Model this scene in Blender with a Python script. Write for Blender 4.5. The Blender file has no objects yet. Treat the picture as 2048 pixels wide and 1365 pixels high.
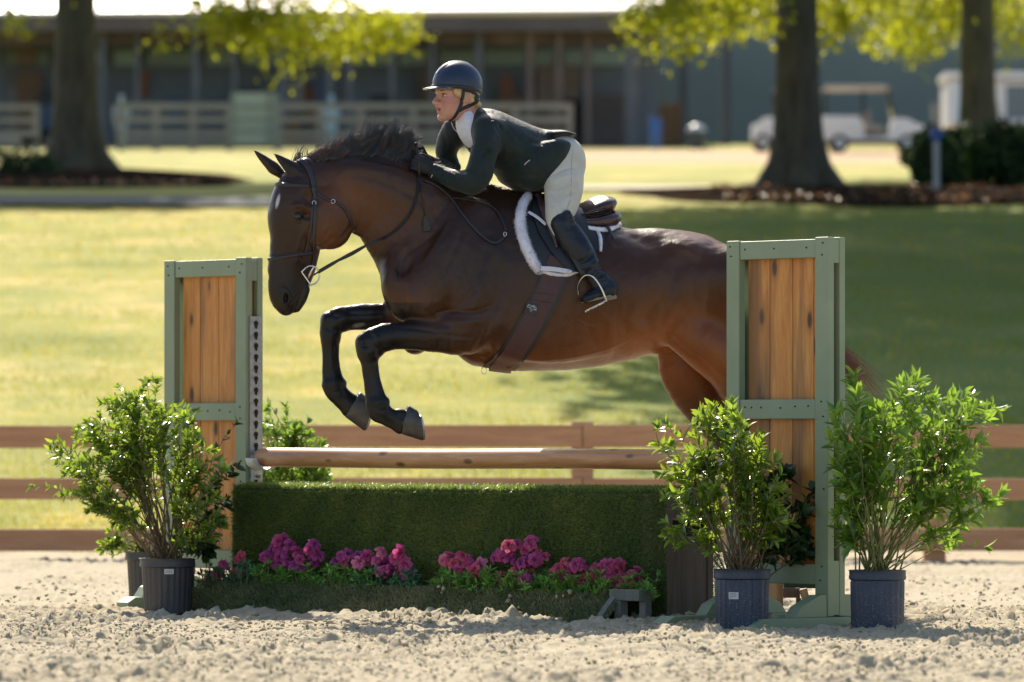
import bpy, math, random
import numpy as np
from mathutils import Vector, Matrix
R = math.radians
scene = bpy.context.scene
# ------------------------------------------------------------------ camera, sky, sun, exposure
CAM_H = 0.855
F = 200.0 / 36.0 * 2048.0            # focal length in photo pixels
cam_d = bpy.data.cameras.new('camera')
cam = bpy.data.objects.new('camera', cam_d); scene.collection.objects.link(cam)
cam.location = (0, 0, CAM_H); cam.rotation_euler = (R(90), 0, 0)
cam_d.lens = 200; cam_d.sensor_width = 36; cam_d.clip_start = 0.5; cam_d.clip_end = 3000
cam_d.shift_y = (870 - 682.5) / 2048
cam_d.dof.use_dof = True; cam_d.dof.focus_distance = 25.7; cam_d.dof.aperture_fstop = 3.5
cam_d.dof.aperture_blades = 0
scene.camera = cam
SUN_EL, SUN_AZ = R(40), R(-12)       # azimuth measured from +Y towards +X
world = bpy.data.worlds.new('World'); scene.world = world; world.use_nodes = True
wn = world.node_tree.nodes; wl = world.node_tree.links
sky = wn.new('ShaderNodeTexSky'); sky.sky_type = 'NISHITA'; sky.sun_disc = False
sky.sun_elevation = SUN_EL; sky.sun_rotation = SUN_AZ
sky.air_density = 1.0; sky.dust_density = 1.5; sky.ozone_density = 1.0
bgn = wn['Background']; bgn.inputs['Strength'].default_value = 0.115
wl.new(sky.outputs['Color'], bgn.inputs['Color'])
sd = bpy.data.lights.new('sun', 'SUN'); sd.energy = 4.8; sd.angle = R(0.53); sd.color = (1.0, 0.90, 0.74)
sun = bpy.data.objects.new('sun', sd); scene.collection.objects.link(sun)
SUNV = Vector((math.sin(SUN_AZ) * math.cos(SUN_EL), math.cos(SUN_AZ) * math.cos(SUN_EL), math.sin(SUN_EL)))
sun.rotation_euler = (-SUNV).to_track_quat('-Z', 'Y').to_euler()
sun.location = (0, 30, 30)
vs = scene.view_settings
vs.view_transform = 'Standard'; vs.look = 'None'; vs.gamma = 1.0; vs.exposure = 0.93
scene.render.engine = 'CYCLES'
scene.cycles.use_denoising = True
scene.cycles.max_bounces = 8; scene.cycles.transparent_max_bounces = 8
scene.cycles.sample_clamp_indirect = 6

# ------------------------------------------------------------------ helpers
C = scene.collection
rng = np.random.default_rng(7)
random.seed(7)
def P(px, py, D):                     # a world point at distance D, from a survey of the photograph
    return np.array([(px - 1024) / F * D, D, CAM_H + (870 - py) / F * D])
def PG(px, py):                       # the same on the flat arena ground
    D = CAM_H * F / (py - 870); return P(px, py, D)

class MB:                             # collects vertices and faces of ONE mesh
    def __init__(s): s.v = []; s.f = []; s.m = []; s.n = 0; s.att = []
    def add(s, v, f, mi=0, a=0.0):
        v = np.asarray(v, float).reshape(-1, 3); s.v.append(v)
        s.f += [tuple(int(i) + s.n for i in q) for q in f]; s.m += [mi] * len(f)
        s.att.append(np.full(len(v), a) if np.isscalar(a) else np.asarray(a)); s.n += len(v)
        return s
    def box(s, c, h, ax=None, mi=0):  # centre, half sizes, axes (rows)
        c = np.asarray(c, float); ax = np.eye(3) if ax is None else np.asarray(ax, float)
        v = [c + sum(sg * hh * a for sg, hh, a in zip((i, j, k), h, ax)) for i in (-1, 1) for j in (-1, 1) for k in (-1, 1)]
        return s.add(v, [(0, 1, 3, 2), (4, 6, 7, 5), (0, 4, 5, 1), (2, 3, 7, 6), (0, 2, 6, 4), (1, 5, 7, 3)], mi)
    def tube(s, pts, rad, n=8, cap=True, flat=1.0, side=None, mi=0, a=0.0, close=False):
        pts = np.asarray(pts, float); m = len(pts)
        rad = np.full(m, rad) if np.isscalar(rad) else np.asarray(rad, float)
        t = np.gradient(pts, axis=0)
        if close: t = np.roll(pts, -1, 0) - np.roll(pts, 1, 0)
        t /= np.linalg.norm(t, axis=1)[:, None] + 1e-12
        up = np.array(side, float) if side is not None else np.array([0, 0, 1.0]) if abs(t[0][2]) < .9 else np.array([1.0, 0, 0])
        vs_ = []; ang = np.arange(n) / n * 2 * math.pi
        for i in range(m):
            x = up - t[i] * np.dot(up, t[i]); x /= np.linalg.norm(x) + 1e-12
            if side is None: up = x
            y = np.cross(t[i], x)
            vs_.append(pts[i] + rad[i] * (np.cos(ang)[:, None] * x + flat * np.sin(ang)[:, None] * y))
        f = []
        for i in range(m if close else m - 1):
            b, e = i * n, ((i + 1) % m) * n
            for k in range(n): f.append((b + k, b + (k + 1) % n, e + (k + 1) % n, e + k))
        if cap and not close:
            f.append(tuple(range(n))[::-1]); f.append(tuple((m - 1) * n + k for k in range(n)))
        aa = np.repeat(a, n) if not np.isscalar(a) else a
        return s.add(np.concatenate(vs_), f, mi, aa)
    def lathe(s, prof, c, n=32, mi=0, rip=None):
        c = np.asarray(c, float); ang = np.arange(n) / n * 2 * math.pi; v = []
        for j, (r, z) in enumerate(prof):
            rr = r if rip is None else r + rip[j] * np.where(np.arange(n) % 2 == 0, 1, -1)
            v.append(np.stack([np.cos(ang) * rr, np.sin(ang) * rr, np.full(n, z)], 1) + c)
        f = [(j * n + k, j * n + (k + 1) % n, (j + 1) * n + (k + 1) % n, (j + 1) * n + k) for j in range(len(prof) - 1) for k in range(n)]
        return s.add(np.concatenate(v), f, mi)
    def ico(s, c, r, sub=0, jit=0.0, mi=0, sc=(1, 1, 1)):
        v, f = ICO[sub]
        v = v * (1 + jit * rng.normal(size=(len(v), 1))) * r * np.array(sc)
        return s.add(v + np.asarray(c), f, mi)

def _ico():
    import bmesh
    out = {}
    for k in (1, 2, 3):
        b = bmesh.new(); bmesh.ops.create_icosphere(b, subdivisions=k, radius=1.0)
        out[k - 1] = (np.array([v.co[:] for v in b.verts]), [tuple(v.index for v in f.verts) for f in b.faces]); b.free()
    return out
ICO = _ico()

def org(o):
    p = np.zeros(3)
    while o is not None: p = p + np.array(o.location); o = o.parent
    return p
def link_mesh(name, me, mats, parent=None, smooth=True):
    o = bpy.data.objects.new(name, me); C.objects.link(o)
    for m in (mats if isinstance(mats, (list, tuple)) else [mats]): me.materials.append(m)
    if smooth: me.shade_smooth() if hasattr(me, 'shade_smooth') else None
    if parent is not None: o.parent = parent
    return o
def np_mesh(name, v, f, mats, parent=None, smooth=True, att=None, mi=None, attname='tint'):
    """v (n,3) world coordinates; f (m,3) or (m,4) array, or list of tuples"""
    v = np.asarray(v, float)
    if parent is not None: v = v - org(parent)
    me = bpy.data.meshes.new(name)
    if isinstance(f, np.ndarray):
        me.vertices.add(len(v)); me.vertices.foreach_set('co', v.astype(np.float32).ravel())
        k = f.shape[1]; me.loops.add(f.size); me.polygons.add(len(f))
        me.loops.foreach_set('vertex_index', f.astype(np.int32).ravel())
        me.polygons.foreach_set('loop_start', np.arange(0, f.size, k, dtype=np.int32))
        me.update(calc_edges=True)
    else:
        me.from_pydata(v.tolist(), [], f)
    if mi is not None: me.polygons.foreach_set('material_index', np.asarray(mi, dtype=np.int32))
    me.validate(clean_customdata=False)
    me.polygons.foreach_set('use_smooth', np.full(len(me.polygons), smooth))
    if att is not None:
        a = me.attributes.new(attname, 'FLOAT', 'POINT'); a.data.foreach_set('value', np.asarray(att, np.float32))
    o = bpy.data.objects.new(name, me); C.objects.link(o)
    for m in (mats if isinstance(mats, (list, tuple)) else [mats]): me.materials.append(m)
    if parent is not None: o.parent = parent
    return o
def build(name, mb, mats, parent=None, smooth=False, bevel=0.0, sharp=None):
    o = np_mesh(name, np.concatenate(mb.v), mb.f, mats, parent, smooth, np.concatenate(mb.att), mb.m)
    if bevel:
        md = o.modifiers.new('bevel', 'BEVEL'); md.width = bevel; md.segments = 2; md.limit_method = 'ANGLE'
    if sharp is not None:
        o.data.polygons.foreach_set('use_smooth', [True] * len(o.data.polygons))
        o.data.set_sharp_from_angle(angle=R(sharp))
    return o
def tag(o, label=None, cat=None, group=None, kind=None):
    if label: o['label'] = label
    if cat: o['category'] = cat
    if group: o['group'] = group
    if kind: o['kind'] = kind
    return o
def thing(name, loc, label, cat, group=None):
    o = bpy.data.objects.new(name, None); C.objects.link(o); o.location = tuple(float(q) for q in loc)
    o.empty_display_size = .1
    return tag(o, label, cat, group)
def copy_tree(o, parent=None):
    c = o.copy(); C.objects.link(c); c.parent = parent
    for ch in list(o.children): copy_tree(ch, c)
    return c

# value noise on numpy arrays
_lat = np.random.default_rng(3).random((256, 256)).astype(np.float32)
def vnoise(x, y, s):
    x = np.asarray(x) / s + 1000.3; y = np.asarray(y) / s + 1000.7
    xi = np.floor(x).astype(int); yi = np.floor(y).astype(int); fx = x - xi; fy = y - yi
    fx = fx * fx * (3 - 2 * fx); fy = fy * fy * (3 - 2 * fy)
    g = lambda a, b: _lat[a & 255, b & 255]
    return (g(xi, yi) * (1 - fx) + g(xi + 1, yi) * fx) * (1 - fy) + (g(xi, yi + 1) * (1 - fx) + g(xi + 1, yi + 1) * fx) * fy
def bezier_path(pts, n=8):             # Catmull-Rom through the points (any dimension)
    p = np.asarray(pts, float); q = np.vstack([2 * p[0] - p[1], p, 2 * p[-1] - p[-2]]); out = []
    for i in range(1, len(q) - 2):
        for t in np.arange(n) / n:
            out.append(.5 * ((2 * q[i]) + (-q[i - 1] + q[i + 1]) * t + (2 * q[i - 1] - 5 * q[i] + 4 * q[i + 1] - q[i + 2]) * t * t + (-q[i - 1] + 3 * q[i] - 3 * q[i + 1] + q[i + 2]) * t ** 3))
    out.append(p[-1]); return np.array(out)

# ------------------------------------------------------------------ materials
class NT:
    def __init__(s, name):
        s.m = bpy.data.materials.new(name); s.m.use_nodes = True; s.t = s.m.node_tree
        s.p = s.t.nodes['Principled BSDF']; s.out = s.t.nodes['Material Output']; s.co = None
    def n(s, ty, **k):
        x = s.t.nodes.new(ty)
        for a, b in k.items(): setattr(x, a, b)
        return x
    def l(s, a, b): s.t.links.new(a, b)
    def coord(s, which='Object', scale=(1, 1, 1), rot=(0, 0, 0)):
        tc = s.n('ShaderNodeTexCoord'); mp = s.n('ShaderNodeMapping')
        mp.inputs['Scale'].default_value = scale; mp.inputs['Rotation'].default_value = rot
        s.l(tc.outputs[which], mp.inputs['Vector']); return mp.outputs['Vector']
    def noise(s, vec, scale, detail=4, rough=.55, dist=0.0):
        x = s.n('ShaderNodeTexNoise'); x.inputs['Scale'].default_value = scale; x.inputs['Detail'].default_value = detail
        x.inputs['Roughness'].default_value = rough; x.inputs['Distortion'].default_value = dist
        if vec is not None: s.l(vec, x.inputs['Vector'])
        return x.outputs['Fac']
    def ramp(s, fac, stops):
        x = s.n('ShaderNodeValToRGB'); e = x.color_ramp.elements
        while len(e) < len(stops): e.new(.5)
        for el, (p, c) in zip(e, stops): el.position = p; el.color = (*c, 1) if len(c) == 3 else c
        s.l(fac, x.inputs['Fac']); return x.outputs['Color']
    def mix(s, fac, a, b, mode='MIX'):
        x = s.n('ShaderNodeMix', data_type='RGBA', blend_type=mode)
        for sock, v in ((x.inputs['Factor'], fac), (x.inputs['A'], a), (x.inputs['B'], b)):
            if hasattr(v, 'is_output') or isinstance(v, bpy.types.NodeSocket): s.l(v, sock)
            elif isinstance(v, (int, float)): sock.default_value = v
            else: sock.default_value = (*v, 1)
        return x.outputs['Result']
    def attr(s, name='tint'):
        x = s.n('ShaderNodeAttribute'); x.attribute_name = name; return x.outputs['Fac']
    def math(s, op, a, b=0.0):
        x = s.n('ShaderNodeMath', operation=op)
        for sock, v in zip(x.inputs, (a, b)):
            if isinstance(v, bpy.types.NodeSocket): s.l(v, sock)
            else: sock.default_value = v
        return x.outputs[0]
    def bump(s, h, strength=.3, dist=.01):
        b = s.n('ShaderNodeBump'); b.inputs['Strength'].default_value = strength; b.inputs['Distance'].default_value = dist
        s.l(h, b.inputs['Height']); s.l(b.outputs['Normal'], s.p.inputs['Normal']); return b
    def set(s, **k):
        for a, b in k.items():
            sk = s.p.inputs[a.replace('_', ' ')]
            if isinstance(b, bpy.types.NodeSocket): s.l(b, sk)
            elif isinstance(b, (tuple, list)): sk.default_value = (*b, 1) if len(b) == 3 and sk.type == 'RGBA' else b
            else: sk.default_value = b
        return s
    def translucent(s, col, fac):
        tr = s.n('ShaderNodeBsdfTranslucent'); mx = s.n('ShaderNodeMixShader'); mx.inputs[0].default_value = fac
        if isinstance(col, bpy.types.NodeSocket): s.l(col, tr.inputs['Color'])
        else: tr.inputs['Color'].default_value = (*col, 1)
        s.l(s.p.outputs[0], mx.inputs[1]); s.l(tr.outputs[0], mx.inputs[2]); s.l(mx.outputs[0], s.out.inputs['Surface'])

def simple(name, col, rough=.5, var=.15, scale=20, bump=.0, metal=0.0, spec=.5, coat=0.0, which='Object'):
    k = NT(name); v = k.coord(which); nz = k.noise(v, scale, 5)
    a = tuple(min(1, c * (1 + var)) for c in col); b = tuple(c * (1 - var) for c in col)
    k.set(Base_Color=k.ramp(nz, [(.3, b), (.7, a)]), Roughness=rough, Metallic=metal, Coat_Weight=coat)
    k.p.inputs['Specular IOR Level'].default_value = spec
    if bump: k.bump(nz, bump, .004)
    return k.m
# ------------------------------------------------------------------ the setting: arena sand, grass bank
def m_sand():
    k = NT('sand'); v = k.coord('Object')
    n1 = k.noise(v, 3, 5); n2 = k.noise(v, 160, 3)
    c = k.ramp(n1, [(.3, (.262, .214, .138)), (.7, (.355, .297, .200))])
    c = k.mix(k.ramp(n2, [(.35, (0, 0, 0)), (.75, (1, 1, 1))]), c, (.44, .38, .265))
    k.set(Base_Color=c, Roughness=.95); k.p.inputs['Specular IOR Level'].default_value = .2
    k.bump(n2, .5, .003); return k.m
M_SAND = m_sand()
def axis_grid(segs):
    out = []
    for a, b, st in segs: out += list(np.arange(a, b, st))
    out.append(segs[-1][1]); return np.array(out)
def grid_faces(nx, ny):
    i = np.arange(nx - 1)[None, :] + np.arange(ny - 1)[:, None] * nx
    i = i.ravel(); return np.stack([i, i + 1, i + 1 + nx, i + nx], 1)
_hr = np.random.default_rng(11); HOOF = np.stack([_hr.uniform(-2.7, 2.7, 170), _hr.uniform(19.3, 27.5, 170), _hr.uniform(.05, .085, 170), _hr.uniform(.012, .028, 170)], 1)
def sand_h(x, y):
    x = np.asarray(x, float); y = np.asarray(y, float); pit = np.zeros(x.shape)
    for a, b, r, d in HOOF:
        m = (np.abs(x - a) < 3 * r) & (np.abs(y - b) < 4.2 * r)
        if m.any(): q = np.sqrt(((x[m] - a) / r) ** 2 + ((y[m] - b) / (r * 1.4)) ** 2); pit[m] += -d * np.exp(-q ** 4) + d * .75 * np.exp(-((q - 1.35) / .35) ** 2)
    return sand_h0(x, y) + pit
def sand_h0(x, y):
    h = .030 * (vnoise(x, y, 1.3) - .5) + .020 * (vnoise(x + 7, y, .32) - .5)
    a = vnoise(x, y + 3, .085); b = vnoise(x + 5, y, .030); c = vnoise(x, y + 9, .013)
    rough = .40 + 1.3 * np.clip(vnoise(x + 31, y, .55) - .3, 0, 1)
    h = h + rough * (.026 * np.abs(a - .5) * 1.6 + .026 * np.clip(b - .40, 0, 1) * 1.9 + .020 * np.clip(c - .3, 0, 1) + .012 * np.clip(vnoise(x + 2, y + 1, .022) - .35, 0, 1))
    return h
xs = axis_grid([(-60, -8, 4), (-8, -3.2, .25), (-3.2, 3.2, .0125), (3.2, 8, .25), (8, 60, 4)])
ys = axis_grid([(-30, 10, 4), (10, 18.6, .4), (18.6, 28.5, .019), (28.5, 41.8, .07), (41.8, 44, .4)])
gx, gy = np.meshgrid(xs, ys)
hz = sand_h(gx, gy)
# heaps pushed up against the foot of the flower box
for px, py, r, h in ((500, 1228, .16, .05), (600, 1226, .2, .065), (655, 1232, .14, .04), (700, 1240, .16, .045), (860, 1238, .18, .05), (760, 1236, .1, .03), (1010, 1248, .2, .03), (1180, 1256, .15, .03), (420, 1222, .12, .03)):
    q = PG(px, py); d2 = ((gx - q[0]) / r) ** 2 + ((gy - q[1] + .12) / (r * 1.3)) ** 2
    hz += .7 * h * np.exp(-d2) * (.6 + .8 * vnoise(gx, gy, .05))
hz = np.where((gy > 41.5), -.15, hz)
sandv = np.stack([gx.ravel(), gy.ravel(), (hz - .012).ravel()], 1)
tag(np_mesh('arena_ground', sandv, grid_faces(len(xs), len(ys)), M_SAND), 'pale loose sand footing of the riding arena', kind='structure')
# loose clods on the sand
cl = MB()
V, Fc = ICO[0]
Fc = np.array(Fc)
def clods(n, x0, x1, y0, y1, r0, r1, cap=None):
    x = rng.uniform(x0, x1, n); y = rng.uniform(y0, y1, n)
    keep = rng.random(n) < .3 + 1.5 * np.clip(vnoise(x, y, .5) - .25, 0, 1); x = x[keep]; y = y[keep]; n = len(x)
    r = r0 + (r1 - r0) * rng.random(n) ** 3.0
    z = sand_h(x, y) - .012 + r * .1
    v = V[None] * (1 + .22 * rng.normal(size=(n, len(V), 1))) * r[:, None, None] * rng.uniform(.7, 1.25, (n, 1, 3)) * np.array([1.1, 1.1, .8])
    v = v + np.stack([x, y, z], 1)[:, None]
    f = Fc[None] + (np.arange(n) * len(V))[:, None, None]
    return v.reshape(-1, 3), f.reshape(-1, 3)
parts_ = [clods(60000, -2.6, 2.6, 19.2, 26.0, .0022, .0082), clods(9000, -2.8, 2.8, 24.0, 34, .004, .013), clods(70, -2.4, 2.4, 19.8, 25.5, .012, .028), clods(1500, -1.3, 1.3, 24.7, 26.6, .005, .022)]
off = 0; vv = []; ff = []
for a, b in parts_: vv.append(a); ff.append(b + off); off += len(a)
tag(np_mesh('sand_clods', np.concatenate(vv), np.concatenate(ff), M_SAND, smooth=True), 'loose clods of sand scattered over the arena', kind='stuff')

def ground_z(y, x=0):
    y = np.asarray(y, float)
    t = np.clip((y - 41.5) / 36.5, 0, 1)
    bank = 4.08 * (t * 1.02 - .02 * t * t) 
    z = np.where(y > 78, 4.08 + .0575 * (y - 78), bank)
    # round the top of the bank over
    z = z - .35 * np.exp(-((y - 78) / 3.0) ** 2) * 0.5
    return np.where(y < 41.5, 0.0, z)
def m_grass():
    k = NT('grass_ground'); v = k.coord('Object')
    n1 = k.noise(v, .35, 6, .6); n2 = k.noise(v, 2.2, 6, .7); n3 = k.noise(v, 12, 4, .7)
    c = k.ramp(n1, [(.36, (.17, .20, .03)), (.5, (.36, .33, .065)), (.60, (.54, .42, .15))])
    c = k.mix(k.ramp(n2, [(.4, (0, 0, 0)), (.62, (.8, .8, .8))]), c, (.20, .235, .045))
    c = k.mix(k.ramp(n3, [(.45, (0, 0, 0)), (.8, (.6, .6, .6))]), c, (.45, .40, .17))
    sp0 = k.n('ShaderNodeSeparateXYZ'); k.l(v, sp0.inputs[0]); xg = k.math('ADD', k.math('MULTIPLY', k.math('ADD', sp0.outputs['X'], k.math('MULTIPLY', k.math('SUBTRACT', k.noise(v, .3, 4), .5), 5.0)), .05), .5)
    yg = k.ramp(k.math('DIVIDE', sp0.outputs['Y'], 100), [(.77, (1, 1, 1)), (.81, (0, 0, 0))]); c = k.mix(k.mix(1.0, k.ramp(xg, [(.50, (0, 0, 0)), (.62, (.75, .75, .75))]), yg, 'MULTIPLY'), c, (.10, .165, .035))  # greener grass on the right, darkened too where tree shade falls
    sp = k.n('ShaderNodeSeparateXYZ'); k.l(v, sp.inputs[0])
    xm = k.ramp(k.math('ADD', k.math('MULTIPLY', sp.outputs['X'], .05), .5), [(.40, (.05, .05, .05)), (.62, (1, 1, 1))])
    yw = k.math('ADD', sp.outputs['Y'], k.math('MULTIPLY', k.math('SUBTRACT', k.noise(v, .12, 3), .5), 22))
    far = k.ramp(k.math('DIVIDE', yw, 200), [(.0, (0, 0, 0)), (.60, (0, 0, 0)), (.68, (1, 1, 1)), (.80, (1, 1, 1)), (.86, (.1, .1, .1))])
    c = k.mix(k.mix(1.0, far, xm, 'MULTIPLY'), c, (.46, .32, .19))
    k.set(Base_Color=c, Roughness=.9); k.p.inputs['Specular IOR Level'].default_value = .15
    k.bump(n3, .8, .05); return k.m
xs = axis_grid([(-500, -40, 30), (-40, -14, 2), (-14, 14, .35), (14, 40, 2), (40, 500, 30)])
ys = axis_grid([(41.2, 80, .3), (80, 200, 2), (200, 1500, 50)])
gx, gy = np.meshgrid(xs, ys)
gz = ground_z(gy) + .05 * (vnoise(gx, gy, 1.7) - .5) * (gy > 42.5) + np.where(gy < 43, -.02, 0)
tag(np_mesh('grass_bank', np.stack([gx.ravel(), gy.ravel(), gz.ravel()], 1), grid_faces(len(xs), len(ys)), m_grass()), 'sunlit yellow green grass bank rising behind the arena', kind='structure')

def leaf_mat(name, dark, mid, light, trans=.35, rough=.35, tcol=None, spec=.5):
    k = NT(name); a = k.attr('tint'); c = k.ramp(a, [(0, dark), (.55, mid), (1, light)])
    k.set(Base_Color=c, Roughness=rough); k.p.inputs['Specular IOR Level'].default_value = spec
    t = k.mix(.55, c, tcol if tcol else light); k.translucent(t, trans); return k.m
M_BLADE = leaf_mat('grass_blade', (.08, .145, .02), (.34, .30, .055), (.62, .46, .17), .45, .6, (.70, .62, .10), .2)
def blades(pos, n, hgt, wid, lean, up=(0, 0, 1), tint=None, mid=True):
    """thin bent blades: 5 vertices, a quad and a tip triangle (as degenerate quad)"""
    m = len(pos); up = np.broadcast_to(np.asarray(up, float), (m, 3))
    d = rng.normal(size=(m, 3)); d -= up * (d * up).sum(1)[:, None]; d /= np.linalg.norm(d, axis=1)[:, None]
    sd_ = np.cross(up, d); h = hgt * rng.uniform(.55, 1.25, (m, 1)); w = wid * rng.uniform(.7, 1.3, (m, 1)); ln = lean * rng.uniform(.1, 1.4, (m, 1))
    b0 = pos - sd_ * w; b1 = pos + sd_ * w
    mid_ = pos + up * h * .6 + d * h * ln * .35; m0 = mid_ - sd_ * w * .8; m1 = mid_ + sd_ * w * .8
    tip = pos + up * h * (1 - .35 * ln) + d * h * ln
    v = np.stack([b0, b1, m1, m0, tip], 1).reshape(-1, 3)
    k = np.arange(m)[:, None] * 5
    q = np.concatenate([k + np.array([[0, 1, 2]]), k + np.array([[0, 2, 3]]), k + np.array([[3, 2, 4]])])
    t = rng.random(m) if tint is None else tint
    return v, q, np.repeat(t, 5)
def perspective_scatter(n, d0, d1, wid_px=2300, pw=1.0):
    D = d0 * (d1 / d0) ** rng.random(n) ** pw
    px = rng.uniform(1024 - wid_px / 2, 1024 + wid_px / 2, n)
    return (px - 1024) / F * D, D
x, y = perspective_scatter(90000, 41.6, 80, 2500, 1.3)
pos = np.stack([x, y, ground_z(y) - .005], 1)
t = np.clip(.5 + 1.4 * (vnoise(x, y * .6, 2.3) - .5) + 1.5 * (vnoise(x, y * .5 + 9, .55) - .5) + .2 * rng.normal(size=len(x)) - .7 * np.clip((x + 2.5 * (vnoise(x, y, 2.9) - .5) - .2) / 2.2, 0, 1), 0, 1)  # lower tint to the right: greener blades, tree shade painted in too
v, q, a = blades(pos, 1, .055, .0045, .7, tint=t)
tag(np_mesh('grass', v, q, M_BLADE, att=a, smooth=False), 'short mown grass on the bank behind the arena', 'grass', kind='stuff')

# ------------------------------------------------------------------ jump frame of reference
LW = np.array([-1.497, 28.2, 0.0]); U = np.array([.683, -.730, 0.0]); U /= np.linalg.norm(U)
NV = np.array([-U[1] * -1, 0, 0]);  NV = np.array([U[1], -U[0], 0.0])   # towards the camera side
Zv = np.array([0, 0, 1.0]); AX = np.array([U, NV, Zv])
def J(s, o, z): return LW + U * s + NV * o + Zv * z
def jbox(mb, s0, s1, o0, o1, z0, z1, mi=0):
    return mb.box(J((s0 + s1) / 2, (o0 + o1) / 2, (z0 + z1) / 2), (abs(s1 - s0) / 2, abs(o1 - o0) / 2, abs(z1 - z0) / 2), AX, mi)

def m_green():
    k = NT('sage_paint'); v = k.coord('Object'); n1 = k.noise(v, 4, 6, .6); n2 = k.noise(v, 90, 4, .7)
    c = k.ramp(n1, [(.3, (.215, .262, .160)), (.7, (.262, .318, .20))])
    c = k.mix(k.ramp(n2, [(.66, (0, 0, 0)), (.74, (1, 1, 1))]), c, (.33, .36, .29))
    k.set(Base_Color=c, Roughness=.55); k.bump(k.noise(k.coord('Object', (30, 30, 2)), 6, 5), .25, .003); return k.m
def m_wood(name, a, b, c_, knots=True, scale=1.0, rough=.5, axis=2):
    k = NT(name); sc = [9.0, 9.0, 9.0]; sc[axis] = .8
    oi = k.n('ShaderNodeObjectInfo'); tc = k.n('ShaderNodeTexCoord')
    ad = k.n('ShaderNodeVectorMath', operation='ADD'); mu = k.n('ShaderNodeVectorMath', operation='SCALE')
    cx = k.n('ShaderNodeCombineXYZ'); k.l(oi.outputs['Random'], cx.inputs[0]); k.l(oi.outputs['Random'], cx.inputs[1]); k.l(oi.outputs['Random'], cx.inputs[2])
    k.l(cx.outputs[0], mu.inputs[0]); mu.inputs['Scale'].default_value = 17.0
    k.l(tc.outputs['Object'], ad.inputs[0]); k.l(mu.outputs[0], ad.inputs[1])
    mp = k.n('ShaderNodeMapping'); mp.inputs['Scale'].default_value = sc; k.l(ad.outputs[0], mp.inputs['Vector'])
    g = k.noise(mp.outputs[0], 4 * scale, 8, .65, .8); g2 = k.noise(mp.outputs[0], 26 * scale, 6, .7, .3)
    c = k.ramp(g, [(.28, a), (.5, b), (.72, c_)])
    c = k.mix(k.math('MULTIPLY', g2, .62), c, tuple(q * .42 for q in a))
    if knots:
        mp2 = k.n('ShaderNodeMapping'); s2 = [9.0, 9.0, 9.0]; s2[axis] = 3.6; mp2.inputs['Scale'].default_value = s2; k.l(ad.outputs[0], mp2.inputs['Vector'])
        vo = k.n('ShaderNodeTexVoronoi'); vo.inputs['Scale'].default_value = 1.0; k.l(mp2.outputs[0], vo.inputs['Vector'])
        kn = k.ramp(vo.outputs['Distance'], [(.0, (1, 1, 1)), (.10, (.95, .95, .95)), (.17, (.25, .25, .25)), (.3, (0, 0, 0))])
        c = k.mix(k.mix(1.0, kn, k.ramp(k.noise(mp2.outputs[0], .45, 2), [(.36, (0, 0, 0)), (.44, (1, 1, 1))]), 'MULTIPLY'), c, (.06, .022, .008))
        st = k.ramp(k.noise(mp.outputs[0], .9, 3), [(.52, (0, 0, 0)), (.66, (.75, .75, .75))]); c = k.mix(st, c, (.15, .075, .035))
    k.set(Base_Color=c, Roughness=rough); k.bump(g2, .2, .002); return k.m
M_GREEN = m_green()
M_PLANK = m_wood('stained_pine', (.50, .155, .024), (.72, .30, .058), (.88, .47, .13), scale=.7)
M_POLE = m_wood('pine_pole', (.46, .24, .11), (.60, .34, .17), (.70, .43, .24), True, .6, .45, 0)
M_RAIL = m_wood('fence_brown', (.46, .205, .10), (.60, .30, .145), (.72, .40, .20), False, .5, .7, 0)
M_OLDW = m_wood('weathered_wood', (.12, .085, .06), (.17, .125, .09), (.22, .17, .13), False, .6, .85, 2)
M_GREYW = m_wood('grey_wood', (.13, .13, .11), (.18, .18, .155), (.25, .25, .22), False, .6, .85, 2)
M_SCREW = simple('screw_dark', (.04, .04, .035), .6)
M_STEEL = simple('galvanised', (.33, .34, .33), .5, .25, 40, .1, .35)
M_BLACK = simple('void_black', (.012, .012, .012), .9)

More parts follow.
